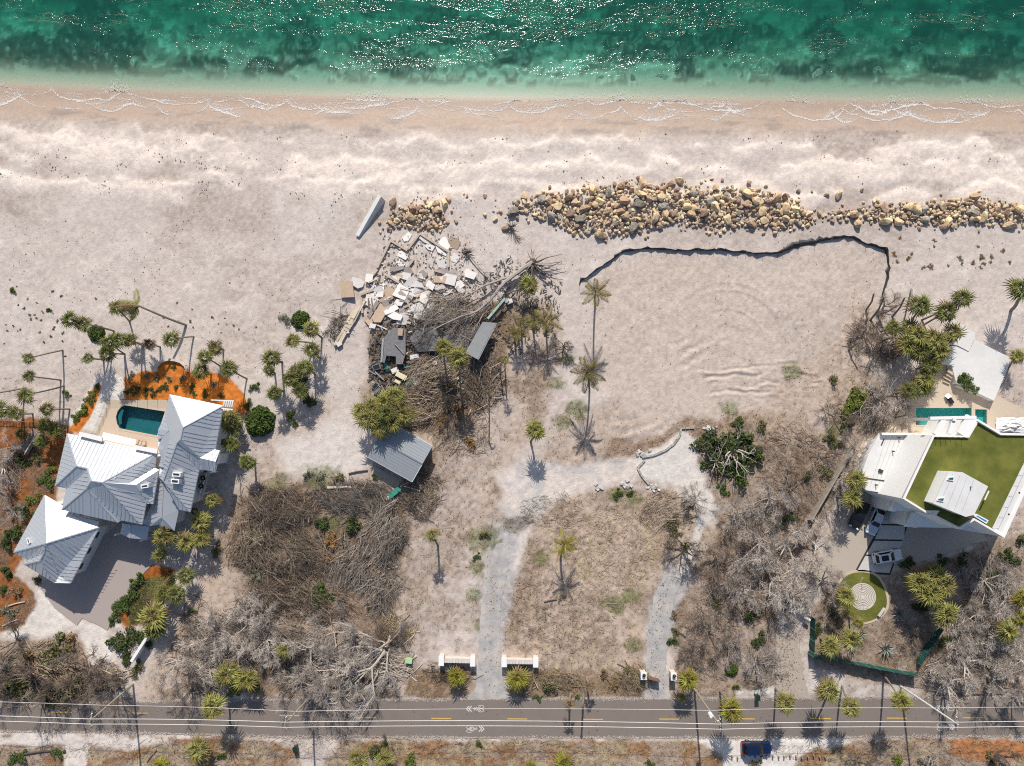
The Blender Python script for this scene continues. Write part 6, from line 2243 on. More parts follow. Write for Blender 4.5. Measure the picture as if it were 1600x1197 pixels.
# ------------------------------------------------------------ bushes
BUSHES = [
    (407, 659, 2.6, 'green', 'large round dark green sea grape bush on the sand east of the house', dict(round_=True)),
    (470, 500, 1.6, 'green', 'round green bush on the sand above the slender palms', dict(round_=True)),
    (447, 499, 1.2, 'grey', 'grey tufted bush left of the round green bush', {}),
    (152, 521, 1.5, 'green', 'round green bush in the shadow of two leaning palms', dict(round_=True)),
    (452, 650, 1.2, 'green', 'low green bush under the slender palms', {}), (461, 664, .8, 'green', 'small green bush just below the low one', {}),
    (470, 598, 1.7, 'dark', 'dense dark bush in the palm group left of the slabs', {}), (484, 630, 1.5, 'dark', 'dark shaggy bush casting a wide shadow on the sand', {}),
    (20, 455, .8, 'green', 'lone small green bush on the open sand', {}), (76, 484, .6, 'green', 'small green tuft bush right of the lone one', {}), (105, 616, .8, 'green', 'small green bush beside the thin palms', {}),
    (118, 654, .8, 'green', 'first bush of the green row along the mulch strip', {}), (127, 646, 1.0, 'bright', 'bright bush low in the mulch strip', {}), (134, 637, 1.1, 'bright', 'bright bush in the middle of the mulch strip', {}),
    (141, 626, 1.0, 'green', 'green bush in the upper middle of the mulch strip', {}), (146, 614, .9, 'bright', 'green bush near the top of the mulch strip', {}), (152, 604, .7, 'green', 'topmost bush of the mulch strip', {}),
    (398, 605, 1.0, 'green', 'green bush right of the mulch bed tip', {}), (388, 632, .9, 'green', 'green bush between the mulch bed and the round bush', {}),
    (10, 850, 1.6, 'dark', 'dark bush at the left edge of the mulch garden', {}), (25, 830, 1.7, 'green', 'green bush left of the garage roof', {}), (40, 800, 1.6, 'dark', 'dark bush left of the garage ridge', {}), (52, 780, 1.3, 'bright', 'bright bush above the garage corner', {}),
    (75, 752, 1.5, 'green', 'green bush below the west gable', {}), (80, 735, 1.2, 'bright', 'bright bush beside the west gable', {}), (35, 720, 1.5, 'dark', 'dark bush in the upper mulch garden', {}), (60, 718, 1.2, 'olive', 'olive bush in the upper mulch garden', {}),
    (12, 890, 1.4, 'dark', 'dark bush at the lower left of the garage', {}), (15, 955, 1.5, 'grey', 'grey green bush at the left edge below the garage', {}), (30, 925, 1.2, 'brown', 'brown bush in the lower mulch garden', {}),
    (5, 920, 1.0, 'green', 'green bush at the left edge beside the court', {}), (60, 905, 1.0, 'olive', 'olive bush by the garage corner', {}),
    (222, 905, 1.5, 'green', 'hedge bush nearest the court', {}), (211, 918, 1.5, 'green', 'second hedge bush beside the lawn', {}), (203, 932, 1.5, 'green', 'third hedge bush beside the lawn', {}), (192, 946, 1.5, 'green', 'fourth hedge bush beside the lawn', {}),
    (183, 958, 1.5, 'green', 'fifth hedge bush beside the lawn', {}), (176, 970, .9, 'green', 'lowest hedge bush beside the lawn', {}), (268, 905, 1.2, 'dark', 'dark bush at the top right of the lawn', {}), (252, 935, 1.3, 'bright', 'bright bush at the right of the lawn', {}),
    (185, 998, 2.0, 'dark', 'dark bush below the lawn, left', {}), (200, 1003, 2.2, 'dark', 'dark bush below the lawn, centre', {}), (218, 995, 2.1, 'dark', 'dark bush below the lawn, right', {}), (232, 1000, 1.3, 'green', 'green bush between lawn and white wall', {}),
    (215, 1045, 1.5, 'olive', 'olive bush by the lower end of the shell drive', {}), (200, 1030, 1.3, 'dark', 'dark bush beside the shell drive', {}),
    (90, 1020, 3.2, 'olive', 'wide olive bush between the two shell drives', {}), (60, 1035, 3.0, 'brown', 'brown bush between the two shell drives', {}), (110, 1000, 1.6, 'brown', 'brown bush at the top of the drive island', {}), (95, 1025, 1.4, 'bright', 'bright bush within the drive island', {}),
    (40, 1075, 3.4, 'olive', 'olive bush above the road at the left', {}), (80, 1082, 3.0, 'olive', 'green bush above the road at the left', {}), (110, 1078, 2.8, 'olive', 'second olive bush above the road at the left', {}), (15, 1062, 2.8, 'grey', 'grey bush above the road in the left corner', {}),
    (30, 1183, 1.6, 'green', 'green bush on the bottom verge at the left', {}), (92, 1176, 1.1, 'green', 'small green bush on the shell verge', {}), (345, 1180, 1.0, 'green', 'green bush right of the low verge palm', {}),
    (590, 1170, 1.6, 'bright', 'bright bush on the bottom verge', {}), (640, 1192, 1.5, 'bright', 'bright bush at the bottom edge', {}), (748, 1163, .8, 'green', 'small green bush on the brown verge', {}), (1015, 1192, .8, 'green', 'small green bush near the bottom edge', {}), (1180, 1195, 1.2, 'olive', 'olive bush cut by the bottom edge under the truck', {}),
    (1400, 1188, 1.3, 'bright', 'bright bush on the bottom verge at the right', {}), (1550, 1190, 1.6, 'olive', 'olive bush on the bottom verge at the far right', {}), (1450, 1192, 1.6, 'grey', 'grey bush on the bottom verge at the right', {}),
    (1143, 1046, 1.1, 'green', 'round vivid green bush beside the pale verge', dict(round_=True)), (1111, 1034, .6, 'green', 'small round green bush left of the vivid one', dict(round_=True)),
    (1148, 1072, .8, 'green', 'small green bush at the pale verge corner', {}), (857, 1076, 1.7, 'olive', 'olive bush right of the right gate wall', dict(stems='dark')), (840, 1090, .8, 'green', 'small bush at the road edge', {}),
    (902, 1088, .6, 'green', 'tiny green bush beside the dead palm stub', {}), (1048, 1000, 1.2, 'green', 'green bush on the edge of the narrow drive', {}), (1055, 985, .9, 'olive', 'olive bush on the edge of the narrow drive', {}),
    (1054, 960, .9, 'brown', 'brown bush on the edge of the narrow drive', {}), (980, 1050, 1.2, 'olive', 'olive bush behind the left gate post', {}), (945, 1052, 1.1, 'brown', 'brown bush in the hedge behind the verge', {}), (962, 1070, 1.0, 'brown', 'brown bush in front of the left gate post', {}),
    (1170, 958, 2.0, 'dark', 'dark green bush under the bare trees of the wooded parcel', {}), (1185, 1000, 1.4, 'dark', 'dark bush lower in the wooded parcel', {}), (1120, 940, 1.2, 'olive', 'olive bush in the wooded parcel', {}), (1230, 810, 1.4, 'dark', 'dark bush left of the boundary wall', {}),
    (1340, 622, 2.4, 'bright', 'bright yellow green bush tree north of the boundary wall', {}), (1325, 640, 1.8, 'bright', 'yellow green bush beside the bright bush tree', {}), (1300, 690, 1.6, 'olive', 'olive bush left of the boundary wall', {}), (1320, 660, 1.8, 'dark', 'dark bush under the bright bush tree', {}),
    (1290, 740, 1.6, 'olive', 'olive bush beside the boundary wall', {}), (1262, 745, 1.2, 'dark', 'dark bush beside the boundary wall', {}), (1300, 594, 1.2, 'olive', 'olive bush at the corner of the sand lot', {}),
    (1500, 590, 1.3, 'green', 'upper planter hedge bush on the sun deck', dict(z=1.2)), (1509, 598, 1.3, 'green', 'middle planter hedge bush on the sun deck', dict(z=1.2)), (1518, 607, 1.2, 'green', 'lower planter hedge bush on the sun deck', dict(z=1.2)),
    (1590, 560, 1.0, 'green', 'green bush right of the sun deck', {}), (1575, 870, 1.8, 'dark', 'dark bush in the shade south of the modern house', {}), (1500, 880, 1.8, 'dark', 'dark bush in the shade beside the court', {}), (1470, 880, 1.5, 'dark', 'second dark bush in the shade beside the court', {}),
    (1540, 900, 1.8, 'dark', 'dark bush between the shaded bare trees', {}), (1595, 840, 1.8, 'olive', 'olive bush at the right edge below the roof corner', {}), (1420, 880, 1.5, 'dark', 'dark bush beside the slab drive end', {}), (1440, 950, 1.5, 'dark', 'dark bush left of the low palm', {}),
    (1300, 970, 1.6, 'olive', 'olive bush by the white mailbox', {}), (1275, 985, 1.2, 'dark', 'dark bush inside the fence corner', {}), (1480, 1000, 1.5, 'dark', 'dark bush right of the short fence piece', {}),
    (505, 925, 1.8, 'green', 'green shrub breaking through the brush heap', {}), (495, 935, 1.4, 'green', 'second green shrub in the brush heap', {}), (505, 815, 1.6, 'dark', 'dark shrub in the upper brush heap', {}), (400, 840, 2.0, 'grey', 'grey green shrub at the left of the brush heap', {}),
    (555, 820, 2.0, 'dark', 'dark shrub in the right of the brush heap', {}), (480, 870, 1.4, 'dark', 'dark shrub in the centre of the brush heap', {}), (405, 900, 1.5, 'grey', 'grey shrub at the lower left of the brush heap', {}), (340, 860, 1.2, 'olive', 'olive shrub left of the brush heap', {}),
    (530, 745, 1.3, 'olive', 'olive shrub on the sand above the brush heap', {}), (500, 748, 1.5, 'grey', 'grey shrub on the sand above the brush heap', {}), (480, 742, 1.2, 'grey', 'second grey shrub above the brush heap', {}), (586, 748, .7, 'green', 'small green shrub beside the shed slab', {}),
    (300, 955, .9, 'green', 'small green shrub at the left of the bare thicket', {}), (308, 975, 1.0, 'grey', 'grey shrub at the left of the bare thicket', {}), (330, 1070, 1.6, 'grey', 'grey spiky shrub above the road', {}), (365, 1075, 1.5, 'bright', 'bright shrub above the road', {}), (400, 1072, 1.4, 'bright', 'second bright shrub above the road', {}),
    (575, 947, .6, 'green', 'tiny green shrub below the brush heap', {}), (755, 835, 1.2, 'olive', 'olive weed clump beside the shell track', {}), (745, 870, .8, 'green', 'green weed clump beside the shell track', {}),
    (1135, 705, 3.6, 'dark', 'wide dark green tree crown on the middle of the lot', dict(flat=.9)), (520, 850, 1.8, 'rust', 'rusty brown dead bush in the gap of the brush tangle', {}), (527, 872, 1.6, 'rust', 'lower rusty dead bush in the gap of the brush tangle', {}), (512, 868, 1.4, 'brown', 'brown dead bush in the gap of the brush tangle', {}), (690, 655, 1.8, 'rust', 'rusty dead bush right of the palm clump', {}), (715, 640, 1.6, 'brown', 'brown dead bush under the tall debris palm', {}), (735, 690, 1.4, 'rust', 'rusty dead bush on the slope above the shed', {}), (700, 610, 1.8, 'brown', 'brown dead bush beside the tall debris palm', {}), (1165, 690, 3.0, 'dark', 'green crown right of the wide dark one', {}), (1110, 690, 2.8, 'dark', 'dark crown left of the wide dark one', {}), (1150, 740, 2.8, 'green', 'dark crown below the wide dark one', {}),
    (1120, 725, 2.6, 'dark', 'green crown in front of the wide dark one', {}), (1180, 715, 2.4, 'dark', 'dark crown at the right of the group', {}), (1130, 765, 1.2, 'green', 'small green bush under the tree group', {}), (1155, 660, 1.3, 'green', 'small green bush above the tree group', {}), (1192, 665, 1.2, 'olive', 'olive bush above the tree group', {}),
    (1050, 815, 1.4, 'olive', 'olive green patch bush at the edge of the middle lot', {}), (1055, 830, 1.2, 'olive', 'second olive bush at the edge of the middle lot', {}), (1072, 855, .8, 'green', 'small bush at the head of the narrow drive', {}), (1075, 790, 1.1, 'green', 'small green bush below the shell turnaround', {}),
    (965, 772, 1.0, 'green', 'green weed clump on the rim of the middle lot', {}), (985, 772, .9, 'green', 'second green weed clump on the rim of the middle lot', {}),
]
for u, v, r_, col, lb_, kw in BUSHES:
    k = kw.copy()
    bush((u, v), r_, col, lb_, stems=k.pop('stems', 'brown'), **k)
# shrubs of the mulch bed, three loose rows
rows = [((206, 608), 'green'), ((216, 607), 'dark'), ((228, 608), 'green'), ((237, 609), 'green'), ((248, 608), 'dark'), ((257, 603), 'green'), ((274, 605), 'green'), ((300, 604), 'green'), ((322, 611), 'green'), ((198, 612), 'dark'), ((212, 615), 'green'), ((228, 616), 'green'), ((240, 616), 'dark'),
        ((302, 616), 'green'), ((320, 618), 'green'), ((346, 618), 'green'), ((206, 586), 'grey'), ((230, 586), 'grey'), ((247, 591), 'grey'), ((264, 592), 'grey'), ((285, 591), 'grey'), ((333, 600), 'grey'), ((272, 572), 'green'), ((262, 606), 'green')]
for i, ((u, v), k) in enumerate(rows):
    bush((u + random.uniform(-1, 1), v + random.uniform(-1, 1)), .62 if k != 'grey' else .72, k, ('silvery shrub in the upper row of the orange mulch bed' if k == 'grey' else 'green shrub in the lower rows of the orange mulch bed'),
         group='silvery shrubs of the mulch bed' if k == 'grey' else 'green shrubs of the mulch bed')
# dune tufts on the sand
rt = random.Random(9)
for i in range(64):
    u, v = rt.gauss(45, 38), rt.gauss(500, 34)
    if i > 42:
        u, v = rt.gauss(330, 60), rt.gauss(500, 30)
    if not (0 < u < 440 and 430 < v < 560):
        continue
    bush((u, v), rt.uniform(.16, .36), rt.choice(('grey', 'olive', 'olive')), 'tiny dune grass tuft on the open sand above the house', 'grass tuft', 'dune tufts above the house', 'grass_tuft', flat=.9)
for (u, v) in ((1407, 372), (1397, 397), (1402, 410), (1425, 397), (1418, 404), (1460, 376), (1460, 385), (1443, 418), (1450, 416), (1455, 417), (1503, 412), (1521, 411), (1533, 403), (1537, 412), (1534, 400), (1549, 402), (1548, 410), (1568, 392), (1577, 410), (1529, 386), (1532, 418), (1500, 404), (1482, 415)):
    bush((u, v), rt.uniform(.35, .6), 'grey' if rt.random() < .4 else 'brown', 'small brown dune plant on the sand right of the silt fence', 'dune plant', 'dune plants right of the silt fence', 'dune_plant', flat=.5)

# ------------------------------------------------------------ bare trees
BARE = [
    (1205, 905, 6.0, 'pale', 'wide bleached bare tree in the middle of the wooded parcel'), (1185, 850, 5.0, 'grey', 'grey bare tree above the bleached one'), (1225, 850, 5.0, 'pale', 'pale bare tree left of the parking court'),
    (1240, 885, 4.6, 'pale', 'pale bare tree leaning over the court'), (1150, 800, 4.2, 'grey', 'grey bare tree beside the shell turnaround'), (1200, 780, 4.6, 'grey', 'grey bare tree above the court'), (1120, 880, 3.6, 'brown', 'brown bare tree in the wooded parcel'),
    (1160, 920, 4.0, 'grey', 'grey bare tree in the lower wooded parcel'), (1110, 980, 3.8, 'brown', 'brown bare tree near the narrow drive'), (1180, 1030, 3.6, 'grey', 'grey bare tree near the road in the wooded parcel'), (1230, 760, 3.8, 'brown', 'brown bare tree beside the boundary wall'),
    (1065, 850, 4.2, 'dark', 'dark crooked bare tree at the edge of the middle lot'), (1085, 780, 3.0, 'grey', 'small grey bare tree on the shell turnaround'), (1145, 705, 5.2, 'pale', 'pale bare limbs rising from the dark green crown group'), (1115, 720, 3.6, 'grey', 'grey bare limbs at the left of the crown group'),
    (1370, 625, 4.6, 'grey', 'hazy grey bare tree beside the bright bush tree'), (1395, 650, 3.6, 'brown', 'brown bare tree over the sandstone terrace'), (1305, 650, 3.4, 'brown', 'brown bare shrub tree at the sand lot corner'), (1330, 700, 3.4, 'grey', 'grey bare tree at the top of the boundary wall'),
    (1320, 740, 3.4, 'pale', 'pale bare tree beside the carport palms'), (1270, 850, 4.4, 'pale', 'pale bare tree at the left of the court'), (1235, 930, 4.0, 'pale', 'pale bare tree at the top of the side drive'), (1280, 905, 3.6, 'grey', 'grey bare tree on the court edge'),
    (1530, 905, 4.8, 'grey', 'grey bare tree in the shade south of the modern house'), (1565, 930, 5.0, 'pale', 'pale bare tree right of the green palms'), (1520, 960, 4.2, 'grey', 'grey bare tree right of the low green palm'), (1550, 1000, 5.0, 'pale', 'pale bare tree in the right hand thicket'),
    (1500, 1030, 4.6, 'pale', 'pale bare tree right of the short fence piece'), (1470, 1060, 4.0, 'pale', 'pale bare tree right of the white concrete pole'), (1540, 1055, 4.6, 'grey', 'grey bare tree above the right end of the road'), (1590, 1030, 4.4, 'pale', 'pale bare tree at the right edge above the road'),
    (1580, 1075, 3.8, 'grey', 'grey bare tree at the lower right road edge'), (1500, 985, 3.6, 'grey', 'small grey bare tree beside the green palms'), (1300, 950, 3.2, 'brown', 'brown bare tree left of the labyrinth'), (1430, 985, 3.0, 'brown', 'brown bare shrub tree in the fenced garden'),
    (1380, 480, 2.6, 'brown', 'brown bare shrub at the end of the silt fence'), (1350, 520, 3.0, 'brown', 'brown bare tree left of the big palm clump'), (1370, 550, 3.0, 'dark', 'dark bare tree among the leaning stems'),
    (345, 985, 5.0, 'pale', 'pale bare tree at the top of the left thicket'), (395, 965, 5.0, 'pale', 'bleached bare tree in the left thicket'), (420, 1000, 4.2, 'pale', 'pale bare tree at the right of the left thicket'), (330, 1030, 4.4, 'grey', 'grey bare tree low in the left thicket'), (375, 1020, 4.4, 'pale', 'pale bare tree in the heart of the left thicket'),
    (280, 1030, 3.6, 'pale', 'pale bare tree at the lower left of the thicket'), (300, 1065, 3.2, 'brown', 'brown bare tree beside the road left of the palms'), (490, 1010, 4.6, 'pale', 'pale bare tree left of the fallen tree'), (525, 985, 4.2, 'grey', 'grey bare tree above the fallen tree'), (470, 1055, 4.0, 'grey', 'grey bare tree by the road left of the fallen tree'),
    (545, 1045, 4.6, 'pale', 'pale bare tree under the fallen tree limbs'), (560, 1000, 4.2, 'grey', 'grey bare tree right of centre of the thicket'), (610, 985, 3.0, 'brown', 'brown bare shrub tree above the fallen trunk'), (510, 1075, 4.0, 'grey', 'grey bare tree overhanging the road'),
    (10, 730, 4.0, 'pale', 'pale bare tree at the left edge of the mulch garden'), (25, 700, 2.8, 'pale', 'small pale bare tree by the boardwalk'), (30, 1000, 4.0, 'brown', 'wispy brown tree beside the left shell drive'), (150, 1040, 4.8, 'brown', 'wispy brown tree leaning over the shell drive'), (185, 1060, 4.0, 'brown', 'wispy brown tree above the left utility pole'),
    (60, 1055, 5.0, 'brown', 'wide wispy brown tree above the road at the left'), (115, 1065, 4.2, 'brown', 'wispy brown tree right of the wide one'), (25, 800, 3.0, 'grey', 'grey bare tree left of the garage'), (5, 1040, 4.0, 'grey', 'grey bare tree in the left corner above the road'),
    (1140, 1000, 3.0, 'grey', 'small grey bare tree above the vivid green bush'), (1080, 1020, 2.6, 'brown', 'brown bare shrub beside the narrow drive'), (650, 715, 2.6, 'brown', 'brown bare shrub right of the grey shed'), (700, 640, 3.2, 'dark', 'dark dead tree below the tall debris palm'),
    (880, 540, 2.4, 'dark', 'dark bare stem tree at the left of the sand lot'), (1450, 1180, 3.0, 'grey', 'grey bare tree on the bottom verge at the right'), (1560, 1180, 3.0, 'brown', 'brown bare tree on the bottom verge at the far right'), (1340, 1180, 2.6, 'brown', 'brown bare shrub on the bottom verge'), (600, 1160, 2.4, 'dark', 'dark bare shrub on the bottom verge'),
]
for u, v, r_, col, lb_ in BARE:
    bare_tree((u, v), r_, col, lb_, flat=1.25 if v > 1030 else .85, twigs='crown group' not in lb_)
# ------------------------------------------------------------ the demolished house: slabs, footings, roofs, planks
M_SLAB = {
    'white': mat('white_broken_slab', (.72, .69, .66), rough=.85, var=.07, scale=2, obj_var=.10, col2=(.64, .60, .56)),
    'tan': mat('tan_broken_slab', (.48, .36, .26), rough=.9, var=.12, scale=2, obj_var=.15),
    'grey': mat('grey_broken_slab', (.34, .30, .28), rough=.9, var=.12, scale=2, obj_var=.15),
}
M_FOOT = mat('footing_concrete', (.47, .39, .32), rough=.9, var=.12, scale=1.5, obj_var=.1)
M_SHING = mat('grey_shingle', (.155, .155, .165), rough=.9, var=.16, scale=2.5, col2=(.19, .185, .185))
M_PLANKP = mat('pale_timber', (.56, .47, .36), rough=.85, var=.15, scale=3, obj_var=.2)
M_PLANKD = mat('dark_timber', (.16, .13, .11), rough=.9, var=.2, scale=3, obj_var=.25)
M_GREENP = mat('green_painted_board', (.05, .26, .20), rough=.6, var=.1)
M_PALEG = mat('pale_green_board', (.34, .44, .36), rough=.7, var=.1)
M_YELC = mat('cream_enamel', (.70, .62, .42), rough=.6, var=.05)
rs = random.Random(77)

SLABS = [  # u, v, length, width, clockwise angle in the photo, colour
    (663.5, 374.5, 1.5, .7, 28, 'white'), (672, 386, 1.1, .9, 30, 'white'), (689, 392, 1.8, .8, 30, 'white'), (690, 410, 1.6, 1.4, 10, 'white'), (694.5, 382, 1.1, 1.8, -25, 'white'), (708.6, 380, 1.6, 1.5, 20, 'tan'),
    (636, 371, 1.3, .9, -50, 'white'), (629, 399, 1.4, .85, 30, 'white'), (625, 410, 1.0, .9, 10, 'white'), (710.5, 403, 1.1, 1.1, 30, 'white'), (735, 429, 1.7, 1.1, 20, 'white'), (701, 437, 2.3, 1.3, 15, 'white'),
    (643, 442, 2.0, 1.4, -10, 'white'), (628, 457, 1.7, 1.9, 25, 'white'), (592, 453.5, 1.9, 1.8, 5, 'white'), (661.6, 459, 2.7, 1.2, 22, 'white'), (608, 459, 1.3, 1.9, 5, 'tan'), (596, 489, 1.3, 3.0, 28, 'tan'),
    (584, 483.5, .5, 2.6, 28, 'grey'), (614.6, 493, 2.5, 1.0, 25, 'white'), (629.7, 498.5, 1.5, 1.5, 0, 'white'), (650, 483.5, 2.3, 1.4, -20, 'white'), (656, 495, 1.6, 1.0, 30, 'white'), (582.7, 510, 1.0, .6, 10, 'white'),
    (718, 444, .9, 1.0, 20, 'white'), (624, 431, 1.0, .6, 30, 'tan'), (559, 443, 1.6, 1.3, 15, 'white'), (544, 453, 2.0, 2.1, 0, 'tan'), (579, 470, 1.7, 1.6, 40, 'white'), (634, 467, 1.6, 1.2, -35, 'grey'),
    (637, 425, 1.2, 1.4, -30, 'grey'), (620, 421, 1.8, .7, -12, 'grey'), (655, 434, 1.0, 1.3, -20, 'white'), (618, 434, 1.3, .6, 30, 'white'), (673, 447, 1.3, .9, 40, 'white'), (686, 450, 1.5, .7, -10, 'white'),
    (612, 383, .8, .5, 0, 'tan'), (643, 384, .8, .6, 30, 'tan'), (648, 458, 1.2, 1.0, 15, 'white'), (672, 475, 1.3, .6, 25, 'white'), (604, 475, 1.0, .8, 60, 'grey'), (700, 458, 1.2, .5, -20, 'white'),
]
for _ in range(46):
    SLABS.append((rs.uniform(575, 720), rs.uniform(425, 500), rs.uniform(.8, 1.9), rs.uniform(.6, 1.2), rs.uniform(-40, 50), rs.choice(('white', 'white', 'white', 'tan', 'grey'))))
rowsz = {'among the upper footings': [], 'across the middle of the rubble': [], 'at the lower edge of the rubble': []}
for s_ in SLABS:
    rowsz['among the upper footings' if s_[1] < 415 else ('across the middle of the rubble' if s_[1] < 462 else 'at the lower edge of the rubble')].append(s_)
for zl, lst in rowsz.items():
    for colr in ('white', 'tan', 'grey'):
        ls = sorted([s_ for s_ in lst if s_[5] == colr], key=lambda q: q[0])
        for i, (u, v, L_, W_, ang, colr) in enumerate(ls):
            g = G(u, v)
            k = rs.choice((4, 5, 5, 6))
            poly = []
            for j in range(k):
                t = 2 * PI * (j + .5 + rs.uniform(-.22, .22)) / k
                x, y = L_ / 2 * math.cos(t) * 1.35, W_ / 2 * math.sin(t) * 1.35
                poly.append((1.3 * max(-L_ / 2, min(L_ / 2, x)), 1.3 * max(-W_ / 2, min(W_ / 2, y))))
            th = rs.uniform(.12, .2)
            mb = MB().prism(poly, 0, th)
            pos = 'alone' if len(ls) == 1 else ('leftmost' if i == 0 else ('rightmost' if i == len(ls) - 1 else ordinal(i) + ' from the left'))
            o = link('concrete_slab', mb.mesh('concrete_slab', M_SLAB[colr]), None, None, f'broken {colr} slab {zl}, {pos}', 'concrete slab', 'broken slabs of the demolished house', (g.x, g.y, g.z + (.02 if v < 415 else rs.uniform(.05, .45))))
            o.rotation_euler = Euler((rs.uniform(-.16, .16), rs.uniform(-.16, .16), -rad(ang)))

FOOT = [((611, 377), (637, 392), 'slanting footing right of the top left corner'), ((656, 366), (638, 390), 'footing running down left from the top corner'), ((657, 366), (703, 395), 'long footing running down right from the top corner'),
        ((610, 378), (590, 419), 'long footing along the left side'), ((590, 422), (574, 442), 'lower footing along the left side'), ((650, 401), (650, 430), 'short upright footing in the middle'), ((701, 396), (701, 418), 'short upright footing at the right'),
        ((679, 423), (714, 433), 'pale footing across the right middle'), ((602, 429), (624, 442), 'short footing across the left middle'), ((680, 446), (641, 463), 'pale beam lying across the slabs'), ((650, 402), (637, 418), 'short slanting footing in the middle'),
        ((564, 461), (584, 453.5), 'short pale beam at the left'), ((565, 465), (567, 490), 'upright pale beam at the left'), ((632, 481), (652, 470), 'left piece of the cream beam'), ((651, 470), (681, 468), 'right piece of the cream beam')]
for a, b, lb_ in FOOT:
    A_, B_ = G(*a, .18), G(*b, .18)
    c = (A_ + B_) / 2
    single('footing', MB().beam(A_, B_, .36, .5), M_FOOT, lb_ + ' of the rubble', 'footing', c, 'footings of the demolished house')
for i, (a, b, w) in enumerate((((562, 480), (531, 538), .55), ((555, 484), (526, 537), .4), ((572, 470), (545, 520), .2))):
    A_, B_ = G(*a, .4), G(*b, .35)
    t = thing('timber_beam', ('long broken pale beam slanting down to the left of the rubble', 'second long pale beam beside the first, nearer the sand', 'thin pale pole beside the two long beams')[i], 'beam', (A_ + B_) / 2)
    n = 3
    for k in range(n):
        part('board', MB().beam(A_.lerp(B_, k / n), A_.lerp(B_, (k + .98) / n) + Vector((rs.uniform(-.1, .1), rs.uniform(-.1, .1), 0)), w, .3), M_PLANKP, t)
    part('end_cap', MB().box(B_, (w * 1.5, w * 1.2, .4), .6), M_SLAB['white'], t)


def roof_sheet(name, label, poly, z0, z1, m=M_SHING, courses=True):
    """collapsed roof slope: z from z0 at the first vertex side to z1 at the opposite one"""
    vmin, vmax = min(p[1] for p in poly), max(p[1] for p in poly)
    pts = [P(u, v, z0 + (z1 - z0) * (v - vmin) / (vmax - vmin)) for u, v in poly]
    c = sum(pts, Vector()) / len(pts)
    t = thing(name, label, 'roof panel', (c.x, c.y, 0))
    mb = MB().poly(pts)
    n = len(mb.v)
    mb.add([(x, y, z - .14) for x, y, z in mb.v], [f[::-1] for f in mb.f])
    mb.add([], [])
    k = len(pts)
    mb.f += [(i, i + n, (i + 1) % k + n, (i + 1) % k) for i in range(k)]
    part('shingle_sheet', mb, m, t)
    return t, pts


t, pts = roof_sheet('fallen_roof', 'torn grey shingle roof sheet lying at the left of the debris', [(599, 528.6), (614, 512), (633.7, 513.5), (633.7, 552.6), (629, 569), (618.6, 569), (618.6, 557), (603.6, 555.6), (601, 567), (596, 566)], .9, 1.3)
part('batten', MB().beam(P(598.5, 529, 1.2), P(596, 566, 1.5), .3, .08), M_METAL, t)
part('batten', MB().beam(P(617, 537, 1.3), P(631, 553, 1.35), .16, .08), M_METAL, t)
part('chimney_box', MB().box(P(626, 519, 1.3), (.75, 1.2, .5), -.1), M_SLAB['tan'], t)
roof_sheet('fallen_roof', 'grey brown roof sheet half covered by branches in the middle', [(651.7, 513.5), (678.8, 511), (687.8, 527), (687.8, 548), (653, 549.6), (639.7, 528.6)], .9, .8)
roof_sheet('fallen_roof', 'dark grey roof sheet under the tilted panel', [(690, 524), (724, 515), (746, 520), (727, 552), (700, 540)], .7, .6)
t, pts = roof_sheet('tilted_roof_sheet', 'long pale grey roof panel tilted up among the debris', [(754, 503), (775, 504.5), (746.5, 561.6), (727, 551)], 2.0, 2.4, mat('pale_roof_panel', (.25, .255, .26), rough=.8, var=.14, scale=1.5))
part('edge_board', MB().beam(P(776, 505, 1.9), P(747.5, 562, 2.3), .12, .16), M_METAL, t)
roof_sheet('fallen_roof', 'grey roof strip leaning beside the pale green board', [(764, 492), (785, 470), (790, 473), (770, 496)], 1.3, 1.2)
single('green_board', MB().beam(P(762, 498, 1.6), P(789, 466, 1.6), .38, .1), M_PALEG, 'long pale green board leaning above the tilted roof panel', 'board', P(775, 482, 1.5))
single('green_board', MB().beam(P(767, 501, 1.0), P(795, 466, 1.0), .2, .1), M_PALEG, 'second thinner pale green board beside the long one', 'board', P(781, 483, 1.0))
